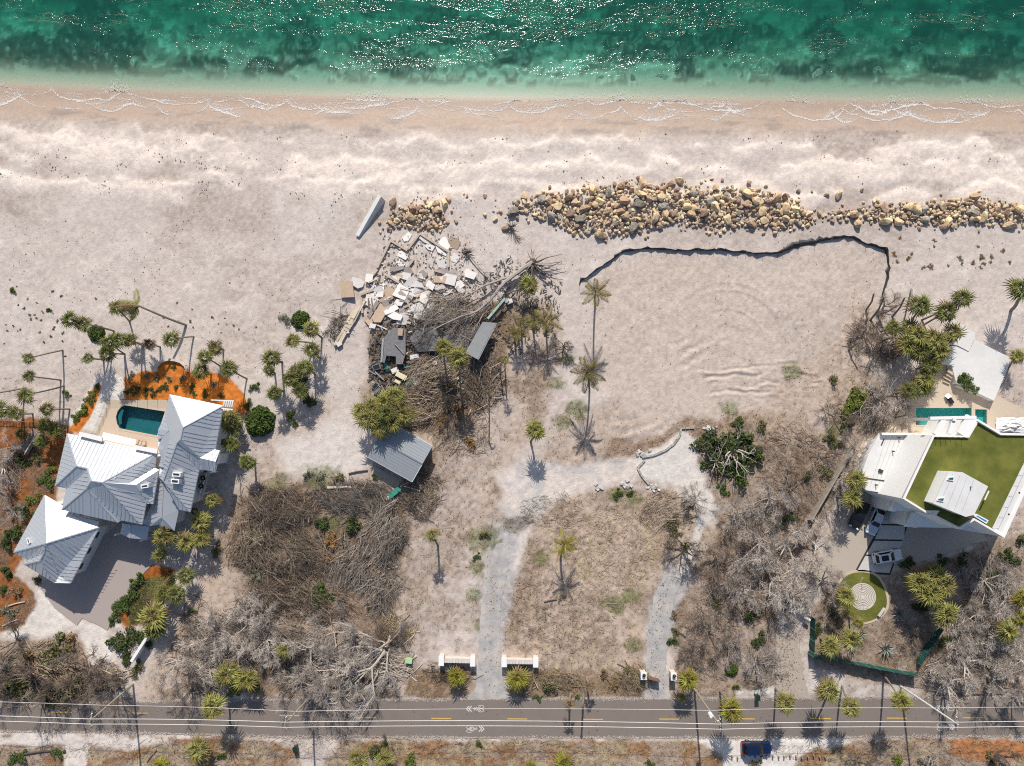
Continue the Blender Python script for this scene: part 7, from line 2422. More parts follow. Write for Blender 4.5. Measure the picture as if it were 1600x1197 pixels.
for (u, v, s_, rz, m, nm, lb_, cat) in (
        (627.7, 588, (1.8, .8, .7), -.5, M_YELC, 'cabinet', 'cream cabinet lying on its back in the debris', 'cabinet'), (622, 597, (1.0, .5, .4), -.5, M_YELC, 'drawer_unit', 'cream slatted drawer unit beside the cabinet', 'drawer unit'),
        (642, 596, (1.9, .7, .2), .75, M_GREENP, 'painted_sheet', 'dark green panel beside the cream cabinet', 'panel'), (650, 597.7, (.95, .75, .3), -.5, M_SLAB['white'], 'white_board', 'white square board right of the green panel', 'board'),
        (589, 573.7, (1.3, .9, .35), .3, M_METAL, 'window_unit', 'grey framed window unit at the left of the debris', 'window'), (604, 574, (.5, 1.4, .12), .2, M_GREENP, 'painted_sheet', 'green panel standing below the torn roof sheet', 'panel'),
        (636, 574, (1.1, .25, .1), .2, M_GREENP, 'painted_sheet', 'small green board under the torn roof', 'panel'), (618, 579, (1.2, .8, .5), .4, M_SLAB['white'], 'appliance', 'white appliance above the cream cabinet', 'appliance'), (587, 603, (1.1, .7, .25), .9, M_METAL, 'window_unit', 'dark grey window frame at the lower left of the debris', 'window'),
        (590, 611, (1.2, .6, .15), .7, M_SHING, 'shingle_piece', 'grey shingle scrap at the bottom of the debris', 'scrap'), (608, 607, (.7, .7, .15), .2, M_METAL, 'metal_sheet', 'bluish metal sheet above the palm clump', 'sheet'), (659, 584, (1.3, .6, .3), -.2, M_METAL, 'metal_sheet', 'grey metal sheet right of the green panel', 'sheet'),
        (648, 558, (1.4, .8, .4), .1, M_SLAB['white'], 'white_board', 'white board under the covered roof sheet', 'board'), (680, 568, (.7, .6, .5), .3, M_SLAB['white'], 'white_board', 'white chunk between the palms and the debris', 'board'), (796, 472, (1.0, .7, .5), .4, M_SLAB['white'], 'white_board', 'white chunk beside the pale green board', 'board')):
    g = G(u, v, .35)
    t = thing(nm, lb_, cat, (g.x, g.y, g.z - .3))
    part('body', MB().box(g, s_, rz, rs.uniform(-.12, .12)), m, t)
    part('face', MB().box(g + Vector((0, 0, s_[2] / 2 + .02)), (s_[0] * .8, s_[1] * .72, .03), rz), m if nm != 'window_unit' else M_BLACK, t)
# planks strewn through the debris
DEB = [(580, 520), (600, 505), (650, 500), (700, 540), (700, 600), (660, 615), (600, 612), (575, 590), (577, 545)]
DEB2 = [(575, 440), (640, 425), (720, 430), (760, 445), (700, 500), (640, 510), (590, 515), (565, 470)]
DEB3 = [(700, 540), (780, 560), (790, 620), (740, 650), (690, 620)]
k = 0
for poly, n in ((DEB, 60), (DEB2, 36), (DEB3, 14)):
    xs, ys = [p[0] for p in poly], [p[1] for p in poly]
    c_ = 0
    while c_ < n:
        u, v = rs.uniform(min(xs), max(xs)), rs.uniform(min(ys), max(ys))
        if float(sdist(poly, np.array([u]), np.array([v]))[0]) < 0:
            continue
        g = G(u, v, rs.uniform(.15, .7))
        L_, a = rs.uniform(.7, 2.4), rs.random() * PI
        d = Vector((math.cos(a), math.sin(a), rs.uniform(-.15, .15))) * L_ / 2
        m = rs.choice((M_PLANKP, M_PLANKD, M_PLANKD, M_METAL, M_SLAB['white'])) if poly is DEB else rs.choice((M_PLANKP, M_PLANKP, M_SLAB['white'], M_PLANKD))
        single('plank', MB().beam(g - d, g + d, rs.uniform(.1, .24), .05), m, {M_PLANKP: 'pale ', M_PLANKD: 'dark ', M_METAL: 'grey '}.get(m, 'white ') + {id(DEB): 'broken plank strewn through the collapsed roof debris', id(DEB2): 'splintered plank lying among the broken white slabs', id(DEB3): 'broken plank in the dark debris below the tilted panel'}[id(poly)], 'plank', g,
               {id(DEB): 'planks in the roof debris', id(DEB2): 'planks among the slabs', id(DEB3): 'planks below the tilted panel'}[id(poly)])
        c_ += 1
# small rubble nobody could count
M_CHIP = mat('rubble_chips', (.52, .46, .40), rough=.9, var=.1, isl_var=.42, hue=.01)
M_CHIPD = mat('dark_rubble', (.13, .11, .095), rough=.9, var=.1, isl_var=.6, hue=.01)
for poly, n, m, lb_ in ((DEB2, 900, M_CHIP, 'pale rubble chips between the broken slabs'), (DEB, 1500, M_CHIPD, 'dark splintered rubble of the collapsed house'), ([(600, 365), (720, 365), (745, 430), (590, 440)], 260, M_CHIP, 'scattered pale rubble among the footings'),
                        ([(740, 440), (800, 400), (880, 440), (870, 520), (800, 560), (760, 500)], 420, M_CHIPD, 'dark splinters and bark under the great fallen tree'), (DEB3, 400, M_CHIPD, 'dark splinters below the tilted roof panel')):
    xs, ys = [p[0] for p in poly], [p[1] for p in poly]
    mb = MB()
    c_ = 0
    while c_ < n:
        u, v = rs.uniform(min(xs), max(xs)), rs.uniform(min(ys), max(ys))
        if float(sdist(poly, np.array([u]), np.array([v]))[0]) < rs.uniform(-4, 6):
            continue
        g = G(u, v, .08 + .25 * rs.random())
        if m is M_CHIP:
            mb.box(g, (rs.uniform(.1, .38), rs.uniform(.08, .26), rs.uniform(.06, .16)), rs.random() * 3, rs.uniform(-.5, .5), rs.uniform(-.5, .5))
        else:
            mb.box(g, (rs.uniform(.15, .9), rs.uniform(.05, .2), rs.uniform(.04, .12)), rs.random() * 3, rs.uniform(-.3, .3), rs.uniform(-.4, .4))
        c_ += 1
    link('rubble', mb.mesh('rubble', m), kind='stuff', label=lb_)

# ------------------------------------------------------------ grey shed
cs = P(625, 710, 0)
SH = thing('garden_shed', 'small grey shingle roofed shed below the palm clump', 'shed', (cs.x, cs.y, 0))
M_SHR = mat('shed_shingle', (.30, .325, .35), rough=.85, var=.06, scale=3, col2=(.27, .29, .315))
zE, zR = 2.5, 3.1
fS = [P(574, 714, zE), P(644, 753, zE), P(660, 725, zR), P(590, 686, zR)]
fN = [P(590, 686, zR), P(660, 725, zR), P(676, 697, zE), P(606, 658, zE)]
mb = MB()
for f in (fS, fN):
    mb.poly(f)
    mb.poly([p - Vector((0, 0, .12)) for p in f])
part('roof', mb, M_SHR, SH)
# shingle courses run parallel to the ridge
cb = MB()
for f in (fS, fN):
    for k in range(1, 7):
        t_ = k / 7
        a, b = f[0].lerp(f[3], t_), f[1].lerp(f[2], t_)
        cb.beam(a + Vector((0, 0, .012)), b + Vector((0, 0, .012)), .05, .02)
part('shingle_course', cb, M_SHR, SH, kind='stuff')
part('ridge_cap', MB().beam(fS[3] + Vector((0, 0, .03)), fS[2] + Vector((0, 0, .03)), .22, .05), M_METAL, SH)
xy = [(p.x, p.y) for p in (fS[0], fS[1], fN[2], fN[3])]
part('wall', MB().prism(inset(xy, .3), -.1, 2.5), mat('shed_wall', (.45, .42, .38), rough=.9), SH)
for a, b in ((fS[0], fS[1]), (fN[2], fN[3])):
    part('gutter', MB().beam(a - Vector((0, 0, .06)), b - Vector((0, 0, .06)), .1, .1), M_TRIM, SH)
part('gable_board', MB().beam(fS[1] - Vector((0, 0, .05)), fS[2] - Vector((0, 0, .05)), .08, .14), M_TRIM, SH)
q = [P(u, v, 0) for u, v in ((582, 727), (640, 756), (628, 764), (600, 768), (590, 757))]
link('shed_slab', MB().prism([(p.x, p.y) for p in q], -.05, .06).mesh('shed_slab', M_PATHC), kind='structure', label='concrete slab in front of the grey shed')
g = G(616, 768, .5)
single('green_door', MB().beam(G(608, 776, .35), G(626, 762, .5), .85, .08), M_GREENP, 'green door panel leaning on the slab below the shed', 'door panel', g)
single('white_post', MB().beam(G(632, 759, .7), G(657, 766, .6), .12, .12), M_TRIM, 'white post lying on twigs beside the shed slab', 'post', G(640, 760, .5))
single('white_block', MB().box(G(606, 778, .25), (.6, .5, .4), .5), M_SLAB['white'], 'white block beside the green door panel', 'block', G(606, 778))

# broken sea wall panel standing on the beach
A_, B_ = G(599, 312), G(559, 369)
c = (A_ + B_) / 2
sw_ = thing('seawall_fragment', 'long tapering white wall panel standing alone on the beach', 'wall panel', c)
n1 = Vector((.30, -.18, 0))
hA, hB = 1.5, .3
vs = [A_ - Vector((0, 0, .2)), B_ - Vector((0, 0, .2)), B_ + Vector((0, 0, hB)) - n1 * .5, A_ + Vector((0, 0, hA)) - n1 * 1.5]
vs2 = [p + n1 * (1.5 if i in (0, 1) else 1.0) for i, p in enumerate(vs)]
part('panel', MB().add([*vs, *vs2], [(0, 1, 2, 3), (7, 6, 5, 4), (3, 2, 6, 7), (0, 3, 7, 4), (1, 5, 6, 2)]), M_SLAB['white'], sw_)
part('top_rail', MB().beam(vs[3] + n1 * .5 + Vector((0, 0, .06)), vs[2] + n1 * .5 + Vector((0, 0, .06)), .6, .12), M_TRIM, sw_)

# ------------------------------------------------------------ fallen trees
def limb(pts_uvz, r0, r1, twig_list, n_tw=10, tw_len=(.5, 1.5)):
    pts = [G(u, v, z) for u, v, z in pts_uvz]
    fine_ = []
    for a, b in zip(pts[:-1], pts[1:]):
        n = 3
        for i in range(n):
            fine_.append(a.lerp(b, i / n) + Vector((rs.uniform(-.07, .07), rs.uniform(-.07, .07), rs.uniform(-.05, .05))))
    fine_.append(pts[-1])
    m_ = len(fine_)
    for _ in range(n_tw):
        i = rs.randrange(m_ // 3, m_ - 1)
        d = (fine_[i + 1] - fine_[i]).normalized()
        a = fine_[i].lerp(fine_[i + 1], rs.random())
        for rep in range(3):
            nd = (d + Vector((rs.uniform(-1, 1), rs.uniform(-1, 1), rs.uniform(-.2, .5))) * .8).normalized()
            b = a + nd * rs.uniform(*tw_len)
            twig_list.append((a, b, .028, .012))
            for _ in range(3):
                f_ = a.lerp(b, rs.uniform(.3, 1))
                e = f_ + (nd + Vector((rs.uniform(-1, 1), rs.uniform(-1, 1), rs.uniform(-.3, .3)))).normalized() * rs.uniform(.3, .9)
                twig_list.append((f_, e, .014, .008))
    return MB().tube(fine_, [r0 + (r1 - r0) * i / (m_ - 1) for i in range(m_)], 6)


def twigs_obj(tl, m, parent, org):
    o = np.array(org)
    me_ = sticks('twigs', [np.array(a) - o for a, *_ in tl], [np.array(b) - o for _, b, *_ in tl], np.array([x[2] for x in tl]), np.array([x[3] for x in tl]), m)
    return link('twigs', me_, parent, 'stuff')


g = G(827, 414)
FT = thing('fallen_tree', 'great fallen grey tree with its root plate towards the sea', 'fallen tree', g)
tl = []
M_GREYB = mat('weathered_grey_trunk', (.36, .315, .285), rough=.95, var=.2, scale=4)
part('trunk', limb([(832, 412, .9), (812, 426, 1.0), (788, 443.7, 1.5), (776, 460, 1.9), (765, 474, 2.1), (746, 490, 2.1), (710, 502, 2.0), (680, 517, 1.8)], .38, .08, tl, 26), M_GREYB, FT)
part('limb', limb([(812, 426, .9), (800, 432, .9), (776, 441, .9), (750, 452, 1.4), (731, 466, 1.6), (700, 472, 1.5)], .28, .07, tl, 22), M_GREYB, FT)
part('limb', limb([(765, 474, 1.5), (740, 495, 1.5), (715, 508, 1.5), (705, 522, 1.4)], .12, .04, tl, 18), M_GREYB, FT)
part('limb', limb([(746, 490, 1.5), (720, 487, 1.4), (690, 500, 1.4), (668, 503, 1.2)], .1, .03, tl, 18), M_GREYB, FT)
part('limb', limb([(765, 474, 1.4), (750, 505, 1.6), (738, 520, 1.6), (722, 545, 1.2)], .1, .03, tl, 14), M_GREYB, FT)
part('limb', limb([(731, 466, .7), (705, 480, .9), (680, 488, .9), (650, 500, .8)], .09, .03, tl, 18), M_GREYB, FT)
twigs_obj(tl, mat('grey_twigs', (.23, .20, .185), rough=.95, isl_var=.35), FT, ORG[FT.name])
tl = []
for i in range(26):
    a = rs.uniform(0, 2 * PI)
    p0 = G(832, 414, .9)
    d = Vector((math.cos(a), math.sin(a), rs.uniform(-.25, .45)))
    tl2 = [p0, p0 + d * rs.uniform(.7, 1.2) + Vector((0, 0, rs.uniform(0, .3)))]
    L_ = rs.uniform(1.4, 2.8) if i > 8 else rs.uniform(3.2, 5.5)
    if i <= 8:
        a = rs.uniform(-.9, .35)
        d = Vector((math.cos(a), math.sin(a), .02))
    e = p0 + d * L_
    e.z = max(.1, e.z - .3)
    tl2 = [p0, p0.lerp(e, .5) + Vector((rs.uniform(-.2, .2), rs.uniform(-.2, .2), rs.uniform(-.1, .4))), e]
    part('root', MB().tube(tl2, [.11, .07, .03], 5), M_BARE['dark'] if i % 3 else M_GREYB, FT)
part('root_plate', MB().add(*(lambda V, F_: (V, F_))([tuple(p0 + Vector((1.1 * math.cos(t) * rs.uniform(.7, 1.1), 1.0 * math.sin(t) * rs.uniform(.7, 1.1), rs.uniform(-.6, .1)))) for t in np.linspace(0, 2 * PI, 13)[:-1]] + [tuple(p0 + Vector((0, 0, .35)))], [(i, (i + 1) % 12, 12) for i in range(12)])), mat('root_soil', (.085, .062, .048), rough=1), FT)
for cu, cv, trunk_pts, lb_ in ((730, 396, [(731, 397, .5), (735, 402, .5), (744, 413, .4), (753, 423, .4), (771, 441, .5), (790, 452, .5)], 'small fallen tree with an upturned dark root ball'), (800, 356, [(800, 356, .4), (806, 366, .3), (808, 374, .2)], 'dark upturned root ball at the edge of the boulders')):
    g = G(cu, cv)
    f_ = thing('fallen_tree' if cu < 760 else 'root_ball', lb_, 'fallen tree' if cu < 760 else 'root ball', g)
    tl = []
    part('trunk', limb(trunk_pts, .12, .05, tl, 6), M_GREYB, f_)
    for i in range(30):
        d = Vector((rs.gauss(0, 1), rs.gauss(0, 1), abs(rs.gauss(0, .8)))).normalized()
        p0 = g + Vector((0, 0, .35))
        e = p0 + d * rs.uniform(.6, 1.5)
        e.z = max(e.z, .08)
        part('root', MB().tube([p0, p0.lerp(e, .5) + Vector((rs.uniform(-.15, .15), rs.uniform(-.15, .15), 0)), e], [.07, .05, .02], 4), M_BARE['dark'], f_)
    twigs_obj(tl, M_BARE['brown'], f_, ORG[f_.name])
g = G(610, 1000)
FD = thing('fallen_tree', 'big fallen bleached tree with thick pale limbs above the road', 'fallen tree', g)
tl = []
LIMBS = [[(612, 990, 1.0), (610, 997, 1.3), (598, 1007, 1.6), (560, 1027, 1.7), (538, 1022, 1.3)], [(600, 1010, 1.6), (575, 1006, 1.5), (550, 1007, 1.4), (520, 1020, 1.0)], [(605, 1012, 1.6), (585, 1037, 2.0), (550, 1045, 2.0), (508, 1057, 1.6), (475, 1082, 1.2)],
         [(585, 1037, 2.0), (560, 1052, 1.8), (540, 1067, 1.6), (515, 1084, 1.2)], [(608, 1014, 1.6), (608, 1040, 2.0), (618, 1060, 1.8), (620, 1072, 1.4)], [(608, 1040, 2.0), (603, 1052, 1.8), (598, 1064, 1.5)], [(595, 1040, 2.0), (587, 1060, 2.0), (583, 1070, 1.8), (579, 1086, 1.4)],
         [(604, 1000, 1.4), (595, 997, 1.4), (560, 980, 1.4), (535, 970, 1.0)], [(606, 1014, 1.6), (560, 1060, 2.2), (575, 1085, 2.2), (560, 1108, 2.0)], [(610, 1000, 1.2), (625, 985, 1.0), (630, 975, .8)], [(550, 1045, 2.0), (535, 1040, 1.8), (500, 1042, 1.5), (470, 1050, 1.2)],
         [(585, 1037, 2.0), (590, 1075, 2.6), (572, 1105, 2.6)], [(560, 1027, 1.7), (540, 1040, 1.6), (505, 1030, 1.4)]]
M_PALEB = M_BARE['pale']
for i, l in enumerate(LIMBS):
    part('limb' if i else 'trunk', limb(l, .20 if i < 3 else .13, .05, tl, 16, (.5, 1.6)), M_PALEB, FD)
twigs_obj(tl, mat('bleached_twigs', (.40, .36, .335), rough=.95, isl_var=.3), FD, ORG[FD.name])
# leaning broken palm stems at the corner of the sand lot
for i, (a, b, c_) in enumerate((((1353, 485), (1365, 460), (1364, 460)), ((1360, 500), (1380, 467), (1379, 467)), ((1371, 493), (1400, 478), (1399, 478)), ((1394, 495), (1413, 466), (1412, 466)), ((1326, 547), (1352, 533), (1352, 532)), ((1370, 538), (1398, 527), (1398, 526)), ((1424, 452), (1425, 470), (1425, 470)))):
    B_, T_ = G(*a), P(*b, 3.2)
    f_ = thing('broken_palm', 'bare broken palm stem leaning at the corner of the sand lot, ' + ['leftmost upper', 'second upper', 'third upper', 'fourth upper', 'leftmost lower', 'right lower', 'topmost short'][i], 'palm stem', B_, 'bare palm stems by the sand lot')
    part('trunk', MB().tube([B_, B_.lerp(T_, .5) + Vector((rs.uniform(-.3, .3), rs.uniform(-.3, .3), .3)), T_], [.17, .14, .12], 6), M_TRUNK, f_)
    part('broken_top', MB().tube([T_, T_ + Vector((.05, .05, .25))], [.12, .05], 5), M_BARE['dark'], f_)

# ------------------------------------------------------------ brush heaps (tangles nobody could count)
M_BR = {'brown': mat('brush_brown', (.27, .21, .16), rough=.95, isl_var=.75, hue=.012), 'grey': mat('brush_grey', (.265, .225, .19), rough=.95, isl_var=.65), 'pale': mat('brush_pale', (.42, .365, .315), rough=.95, isl_var=.5), 'dark': mat('brush_dark', (.10, .08, .065), rough=.95, isl_var=.5), 'straw': mat('brush_straw', (.36, .28, .18), rough=.95, isl_var=.4, hue=.01)}
HEAPS = [
    (440, 795, 62, 36, 1.5, 1800, 'brown', 12, 'brown brush heap at the top of the big tangle'), (400, 850, 42, 52, 1.2, 1500, 'brown', 80, 'brown brush heap at the left of the big tangle'), (465, 870, 60, 42, 1.5, 1800, 'brown', 40, 'brown brush heap in the middle of the big tangle'),
    (560, 780, 62, 30, 1.3, 1600, 'grey', 20, 'grey brush heap at the top right of the big tangle'), (608, 835, 34, 58, 1.7, 1800, 'grey', 85, 'grey fan of long branches at the right of the big tangle'), (555, 880, 52, 42, 1.2, 1500, 'grey', 70, 'grey brush heap right of the rusty gap'),
    (430, 930, 60, 34, 1.0, 1400, 'brown', -20, 'brown brush heap below the big tangle'), (500, 945, 60, 30, 1.0, 1300, 'brown', 30, 'brown brush heap with green shrubs'), (590, 925, 44, 34, .8, 1000, 'grey', 110, 'thin grey brush at the lower right of the tangle'),
    (670, 595, 42, 46, 1.5, 1600, 'brown', 150, 'brown brush heap below the torn roof sheets'), (655, 640, 46, 30, 1.0, 1100, 'brown', 160, 'brown brush heap right of the palm clump'), (755, 595, 38, 52, .7, 700, 'brown', 60, 'dark branch litter below the tilted roof panel'),
    (698, 488, 60, 34, 1.3, 1700, 'grey', 148, 'grey twig mass of the fallen tree crown over the slabs'), (735, 530, 40, 40, 1.2, 1200, 'grey', 130, 'grey twig mass over the dark roof sheet'), (665, 530, 30, 26, 1.2, 700, 'grey', 10, 'grey twigs over the middle roof sheet'),
    (555, 1040, 84, 46, 1.3, 2600, 'pale', 150, 'pale twig mass around the fallen bleached tree'), (370, 990, 74, 46, 1.3, 2600, 'pale', 20, 'pale twig mass of the left thicket'), (335, 1045, 50, 34, 1.0, 1200, 'pale', 160, 'pale twigs at the foot of the left thicket'), (460, 1020, 50, 46, 1.0, 1400, 'grey', 60, 'grey twigs between the two thickets'),
    (1150, 905, 62, 62, .7, 800, 'grey', 100, 'grey twigs under the bare trees of the wooded parcel'), (1195, 835, 60, 60, .7, 800, 'grey', 60, 'grey twigs beside the parking court'), (1540, 1000, 74, 70, 1.2, 2600, 'pale', 45, 'pale twig mass of the right hand thicket'), (1480, 1055, 50, 32, 1.0, 1300, 'pale', 10, 'pale twigs above the right end of the road'), (1545, 905, 50, 36, 1.0, 1200, 'grey', 70, 'grey twigs in the shade of the modern house'),
    (525, 505, 22, 36, .6, 500, 'dark', 120, 'dark twigs beside the long pale beams'), (1365, 540, 44, 40, .6, 800, 'brown', 60, 'brown twigs under the leaning palm stems'), (1365, 640, 36, 36, 1.3, 1200, 'grey', 90, 'grey hazy twigs beside the bright bush tree'), (612, 985, 30, 18, .9, 700, 'straw', 80, 'splintered pale wood at the base of the fallen tree'),
    (1110, 1000, 50, 60, .5, 900, 'grey', 45, 'fallen branches in the lower wooded parcel'), (1190, 1040, 30, 40, .5, 500, 'grey', 80, 'fallen branches above the pale verge'), (870, 1060, 60, 14, .6, 700, 'straw', 10, 'cut dry palm fronds behind the road verge'), (990, 1060, 30, 20, .7, 500, 'straw', 70, 'cut dry palm fronds beside the iron gate'), (700, 1050, 40, 14, .4, 300, 'dark', 30, 'dark clippings in front of the left gate wall'),
    (860, 800, 46, 30, .25, 500, 'straw', 20, 'straw and twigs on the cleared middle lot'), (960, 850, 90, 60, .2, 1400, 'straw', 150, 'wide scatter of straw on the cleared middle lot'), (880, 960, 80, 60, .2, 900, 'brown', 10, 'twig litter on the lower middle lot'), (1040, 800, 40, 30, .5, 700, 'brown', 130, 'brown brush at the edge of the shell turnaround'),
    (60, 1040, 60, 30, 1.0, 1400, 'brown', 160, 'wispy brown twigs between the shell drives'), (70, 1080, 90, 14, .9, 1000, 'brown', 175, 'wispy brown twigs along the road at the left'), (160, 1060, 36, 26, 1.0, 800, 'brown', 140, 'wispy brown twigs over the shell drive'), (12, 740, 24, 40, .8, 500, 'pale', 60, 'pale dead branches at the left edge'),
    (720, 680, 50, 36, .4, 600, 'brown', 140, 'branch litter on the slope right of the shed'), (660, 770, 30, 40, .9, 900, 'brown', 75, 'brown brush below the grey shed'), (300, 1000, 30, 60, .6, 700, 'grey', 60, 'grey twigs at the left of the thicket'), (1440, 1000, 60, 40, .3, 500, 'grey', 20, 'twig litter in the fenced garden'),
    (1300, 760, 40, 60, .5, 700, 'grey', 60, 'branch litter along the boundary wall'), (1240, 720, 60, 50, .5, 900, 'brown', 45, 'branch litter in the upper wooded parcel'), (500, 1170, 500, 18, .25, 1600, 'brown', 0, 'dry twigs along the bottom verge'), (1400, 1175, 200, 18, .3, 1000, 'brown', 0, 'dry twigs along the bottom verge at the right'),
]
rb = np.random.default_rng(4)
nst = 0
for (u, v, ru, rv_, h, n, colr, ang, lb_) in HEAPS:
    n = int(n * 1.5) if h > .6 else n
    c = G(u, v)
    th = rb.random(n) * 2 * PI
    rr0 = np.sqrt(rb.random(n)) * (1 + .12 * np.sin(3 * th + u))
    x = c.x + rr0 * np.cos(th) * ru / 9.64
    y = c.y + rr0 * np.sin(th) * rv_ / 9.64
    h *= 1.45
    n_l = n // 16
    if h > .8:                                   # ragged gaps down to the shade-darkened ground
        kp = (fbm(x / 1.6, y / 1.6, int(u)) + .25 * (1 - rr0)) > .49
        x, y, rr0, th = x[kp], y[kp], rr0[kp], th[kp]
        n = len(x)
    z = gz_arr(x, y) + h * (1 - rr0 ** 2).clip(.06, 1) * rb.random(n) * (.7 + .6 * vnoise(x / 1.3, y / 1.3, 5)) + .04
    L_ = rb.gamma(2.2, .42, n).clip(.25, 3.2) * (.6 if h < .5 else 1)
    if h > .8:
        L_[:n_l] = rb.uniform(2.2, 4.5, n_l)
    a = -rad(ang) + rb.normal(0, .55, n) + 2.2 * (vnoise(x / 3.2, y / 3.2, 9) - .5)
    d = np.stack([np.cos(a), np.sin(a), rb.normal(0, .18, n)], 1) * (L_ / 2)[:, None]
    p = np.stack([x, y, z], 1)
    bend = np.stack([-np.sin(a), np.cos(a), np.zeros(n)], 1) * (rb.normal(0, .12, n) * L_)[:, None]
    r0 = (.012 + .018 * L_ * rb.random(n)).clip(.012, .075)
    P0 = np.concatenate([p - d, p + bend])
    P1 = np.concatenate([p + bend, p + d])
    P0[:, 2] = np.maximum(P0[:, 2], gz_arr(P0[:, 0], P0[:, 1]) + .01)
    P1[:, 2] = np.maximum(P1[:, 2], gz_arr(P1[:, 0], P1[:, 1]) + .01)
    o = np.array(c)
    link('brush_heap', sticks('brush_heap', P0 - o, P1 - o, np.concatenate([r0, r0 * .8]), np.concatenate([r0 * .8, r0 * .35]), M_BR[colr]), None, 'stuff', lb_, 'brush', None, c)
    nst += n
print('brush sticks', nst)
# single logs that can be told apart
for i, (a, b, r_, colr, lb_) in enumerate((((1385, 1086), (1258, 1082), 0, 'brown', ''), ((1463, 1083), (1514, 1085), .16, 'brown', 'brown log lying along the verge at the right, left of two'), ((1517, 1083), (1568, 1083), .16, 'brown', 'brown log lying along the verge at the right, right of two'),
                                           ((36, 1178), (83, 1172), .16, 'dark', 'dark log on the shell verge at the left'), ((82, 1173), (86, 1186), .14, 'dark', 'short dark log end on the shell verge'), ((10, 948), (40, 940), .12, 'pale', 'pale log in the lower mulch garden'), ((5, 978), (28, 968), .1, 'pale', 'pale log at the left edge below the mulch garden'),
                                           ((545, 740), (575, 735), .14, 'dark', 'dark log beside the shed slab'), ((512, 762), (558, 762), .22, 'pale', 'pale split log at the top of the brush tangle'), ((580, 775), (600, 800), .08, 'pale', 'pale straight branch in the brush tangle'), ((850, 940), (870, 936), .12, 'brown', 'brown log on the lower middle lot'),
                                           ((230, 1190), (245, 1172), .1, 'brown', 'brown stick leaning on the bottom verge'))):
    if not r_:
        continue
    A_, B_ = G(*a, r_), G(*b, r_)
    single('log', MB().tube([A_, A_.lerp(B_, .5) + Vector((0, .1, .03)), B_], [r_, r_ * .95, r_ * .8], 7), M_BARE[colr], lb_, 'log', (A_ + B_) / 2)

# boardwalk at the left edge
A_, B_ = P(38, 706, .5), P(58, 672, .5)
bw = thing('boardwalk', 'short grey timber boardwalk with rails at the left edge', 'boardwalk', ((A_ + B_) / 2).xy.to_3d())
n = 16
for i in range(n):
    q = A_.lerp(B_, (i + .5) / n)
    part('plank', MB().box((q.x, q.y, .5), (1.5, .21, .06), math.atan2(B_.y - A_.y, B_.x - A_.x) - PI / 2), M_WOOD, bw)
dn = (B_ - A_).normalized()
nn = Vector((-dn.y, dn.x, 0)) * .75
for s in (-1, 1):
    part('rail', MB().beam(A_ + nn * s + Vector((0, 0, .9)), B_ + nn * s + Vector((0, 0, .9)), .12, .1), M_CONC, bw)
    for k in range(4):
        q = A_.lerp(B_, k / 3) + nn * s
        part('post', MB().box((q.x, q.y, .7), (.1, .1, 1.4)), M_WOOD, bw)
# blackish picket fence behind the boardwalk
A_, B_ = P(0, 657, 0), P(62, 660, 0)
pf = thing('picket_fence', 'low grey picket fence above the boardwalk', 'fence', (A_ + B_) / 2)
for i in range(28):
    q = A_.lerp(B_, i / 27)
    part('picket', MB().box((q.x, q.y, .45), (.07, .04, .9)), M_WOOD, pf)
part('rail', MB().beam(A_ + Vector((0, .05, .7)), B_ + Vector((0, .05, .7)), .04, .08), M_WOOD, pf)

# stone edging of the shell turnaround
M_EDGE = mat('edging_stone', (.38, .35, .32), rough=.95, var=.15, obj_var=.2)
for lb_, line in (('curved grey stone edging above the shell turnaround', [(1003, 714), (1022, 711), (1040, 703), (1053, 693), (1062, 680), (1064, 669), (1085, 668)]), ('bent grey stone edging at the mouth of the shell turnaround', [(1007, 719), (996, 731), (1001, 741), (1014, 757)])):
    pts = [G(u, v, .08) for u, v in line]
    t = thing('stone_edging', lb_, 'edging', pts[2])
    for a, b in zip(pts[:-1], pts[1:]):
        n = max(1, int((b - a).length / .55))
        for i in range(n):
            p0, p1 = a.lerp(b, i / n), a.lerp(b, (i + .93) / n)
            part('stone', MB().beam(p0, p1, .3 + .06 * rs.random(), .3), M_EDGE, t)
for u0, v0, n, lb_ in ((999, 708, 9, 'at the head of the shell turnaround'), (935, 761, 9, 'on the rim of the middle lot'), (1021, 762, 10, 'at the foot of the stone edging'), (1112, 670, 10, 'above the dark green crowns'), (985, 758, 6, 'between the two rim piles')):
    for i in range(n):
        g = G(u0 + rs.gauss(0, 5), v0 + rs.gauss(0, 2.5), .1)
        o = link('paving_stone', ROCKS[rs.randrange(9)].copy() if False else PST if 'PST' in globals() else globals().setdefault('PST', MB().box((0, 0, 0), (.55, .4, .22)).mesh('paving_stone', M_CONC)), None, None, 'pale loose paving stone heaped ' + lb_, 'stone', 'paving stones ' + lb_, g)
        o.rotation_euler = Euler((rs.uniform(-.4, .4), rs.uniform(-.4, .4), rs.random() * 3))
        k = rs.uniform(.6, 1.15)
        o.scale = (k, k, k)
# ------------------------------------------------------------ foam, wrack, leaf litter, grass: nobody could count these
M_FOAM = mat('sea_foam', (.70, .67, .64), rough=.9, var=.05)
rf_ = np.random.default_rng(12)


def blobs(name, x, y, z, r, m, label, sides=6, flat=True, jit=.35):
    n = len(x)
    V = np.zeros((n, sides, 3))
    ph = rf_.random(n) * 6.28
    for k in range(sides):
        t = ph + 2 * PI * k / sides
        q = r * (1 + jit * (rf_.random(n) - .5) * 2)
        V[:, k, 0] = x + q * np.cos(t)
        V[:, k, 1] = y + q * np.sin(t)
        V[:, k, 2] = z + (0 if flat else .35 * r * rf_.random(n))
    return link(name, np_mesh(name, V.reshape(-1, 3), np.arange(n * sides).reshape(-1, sides), m), kind='stuff', label=label)


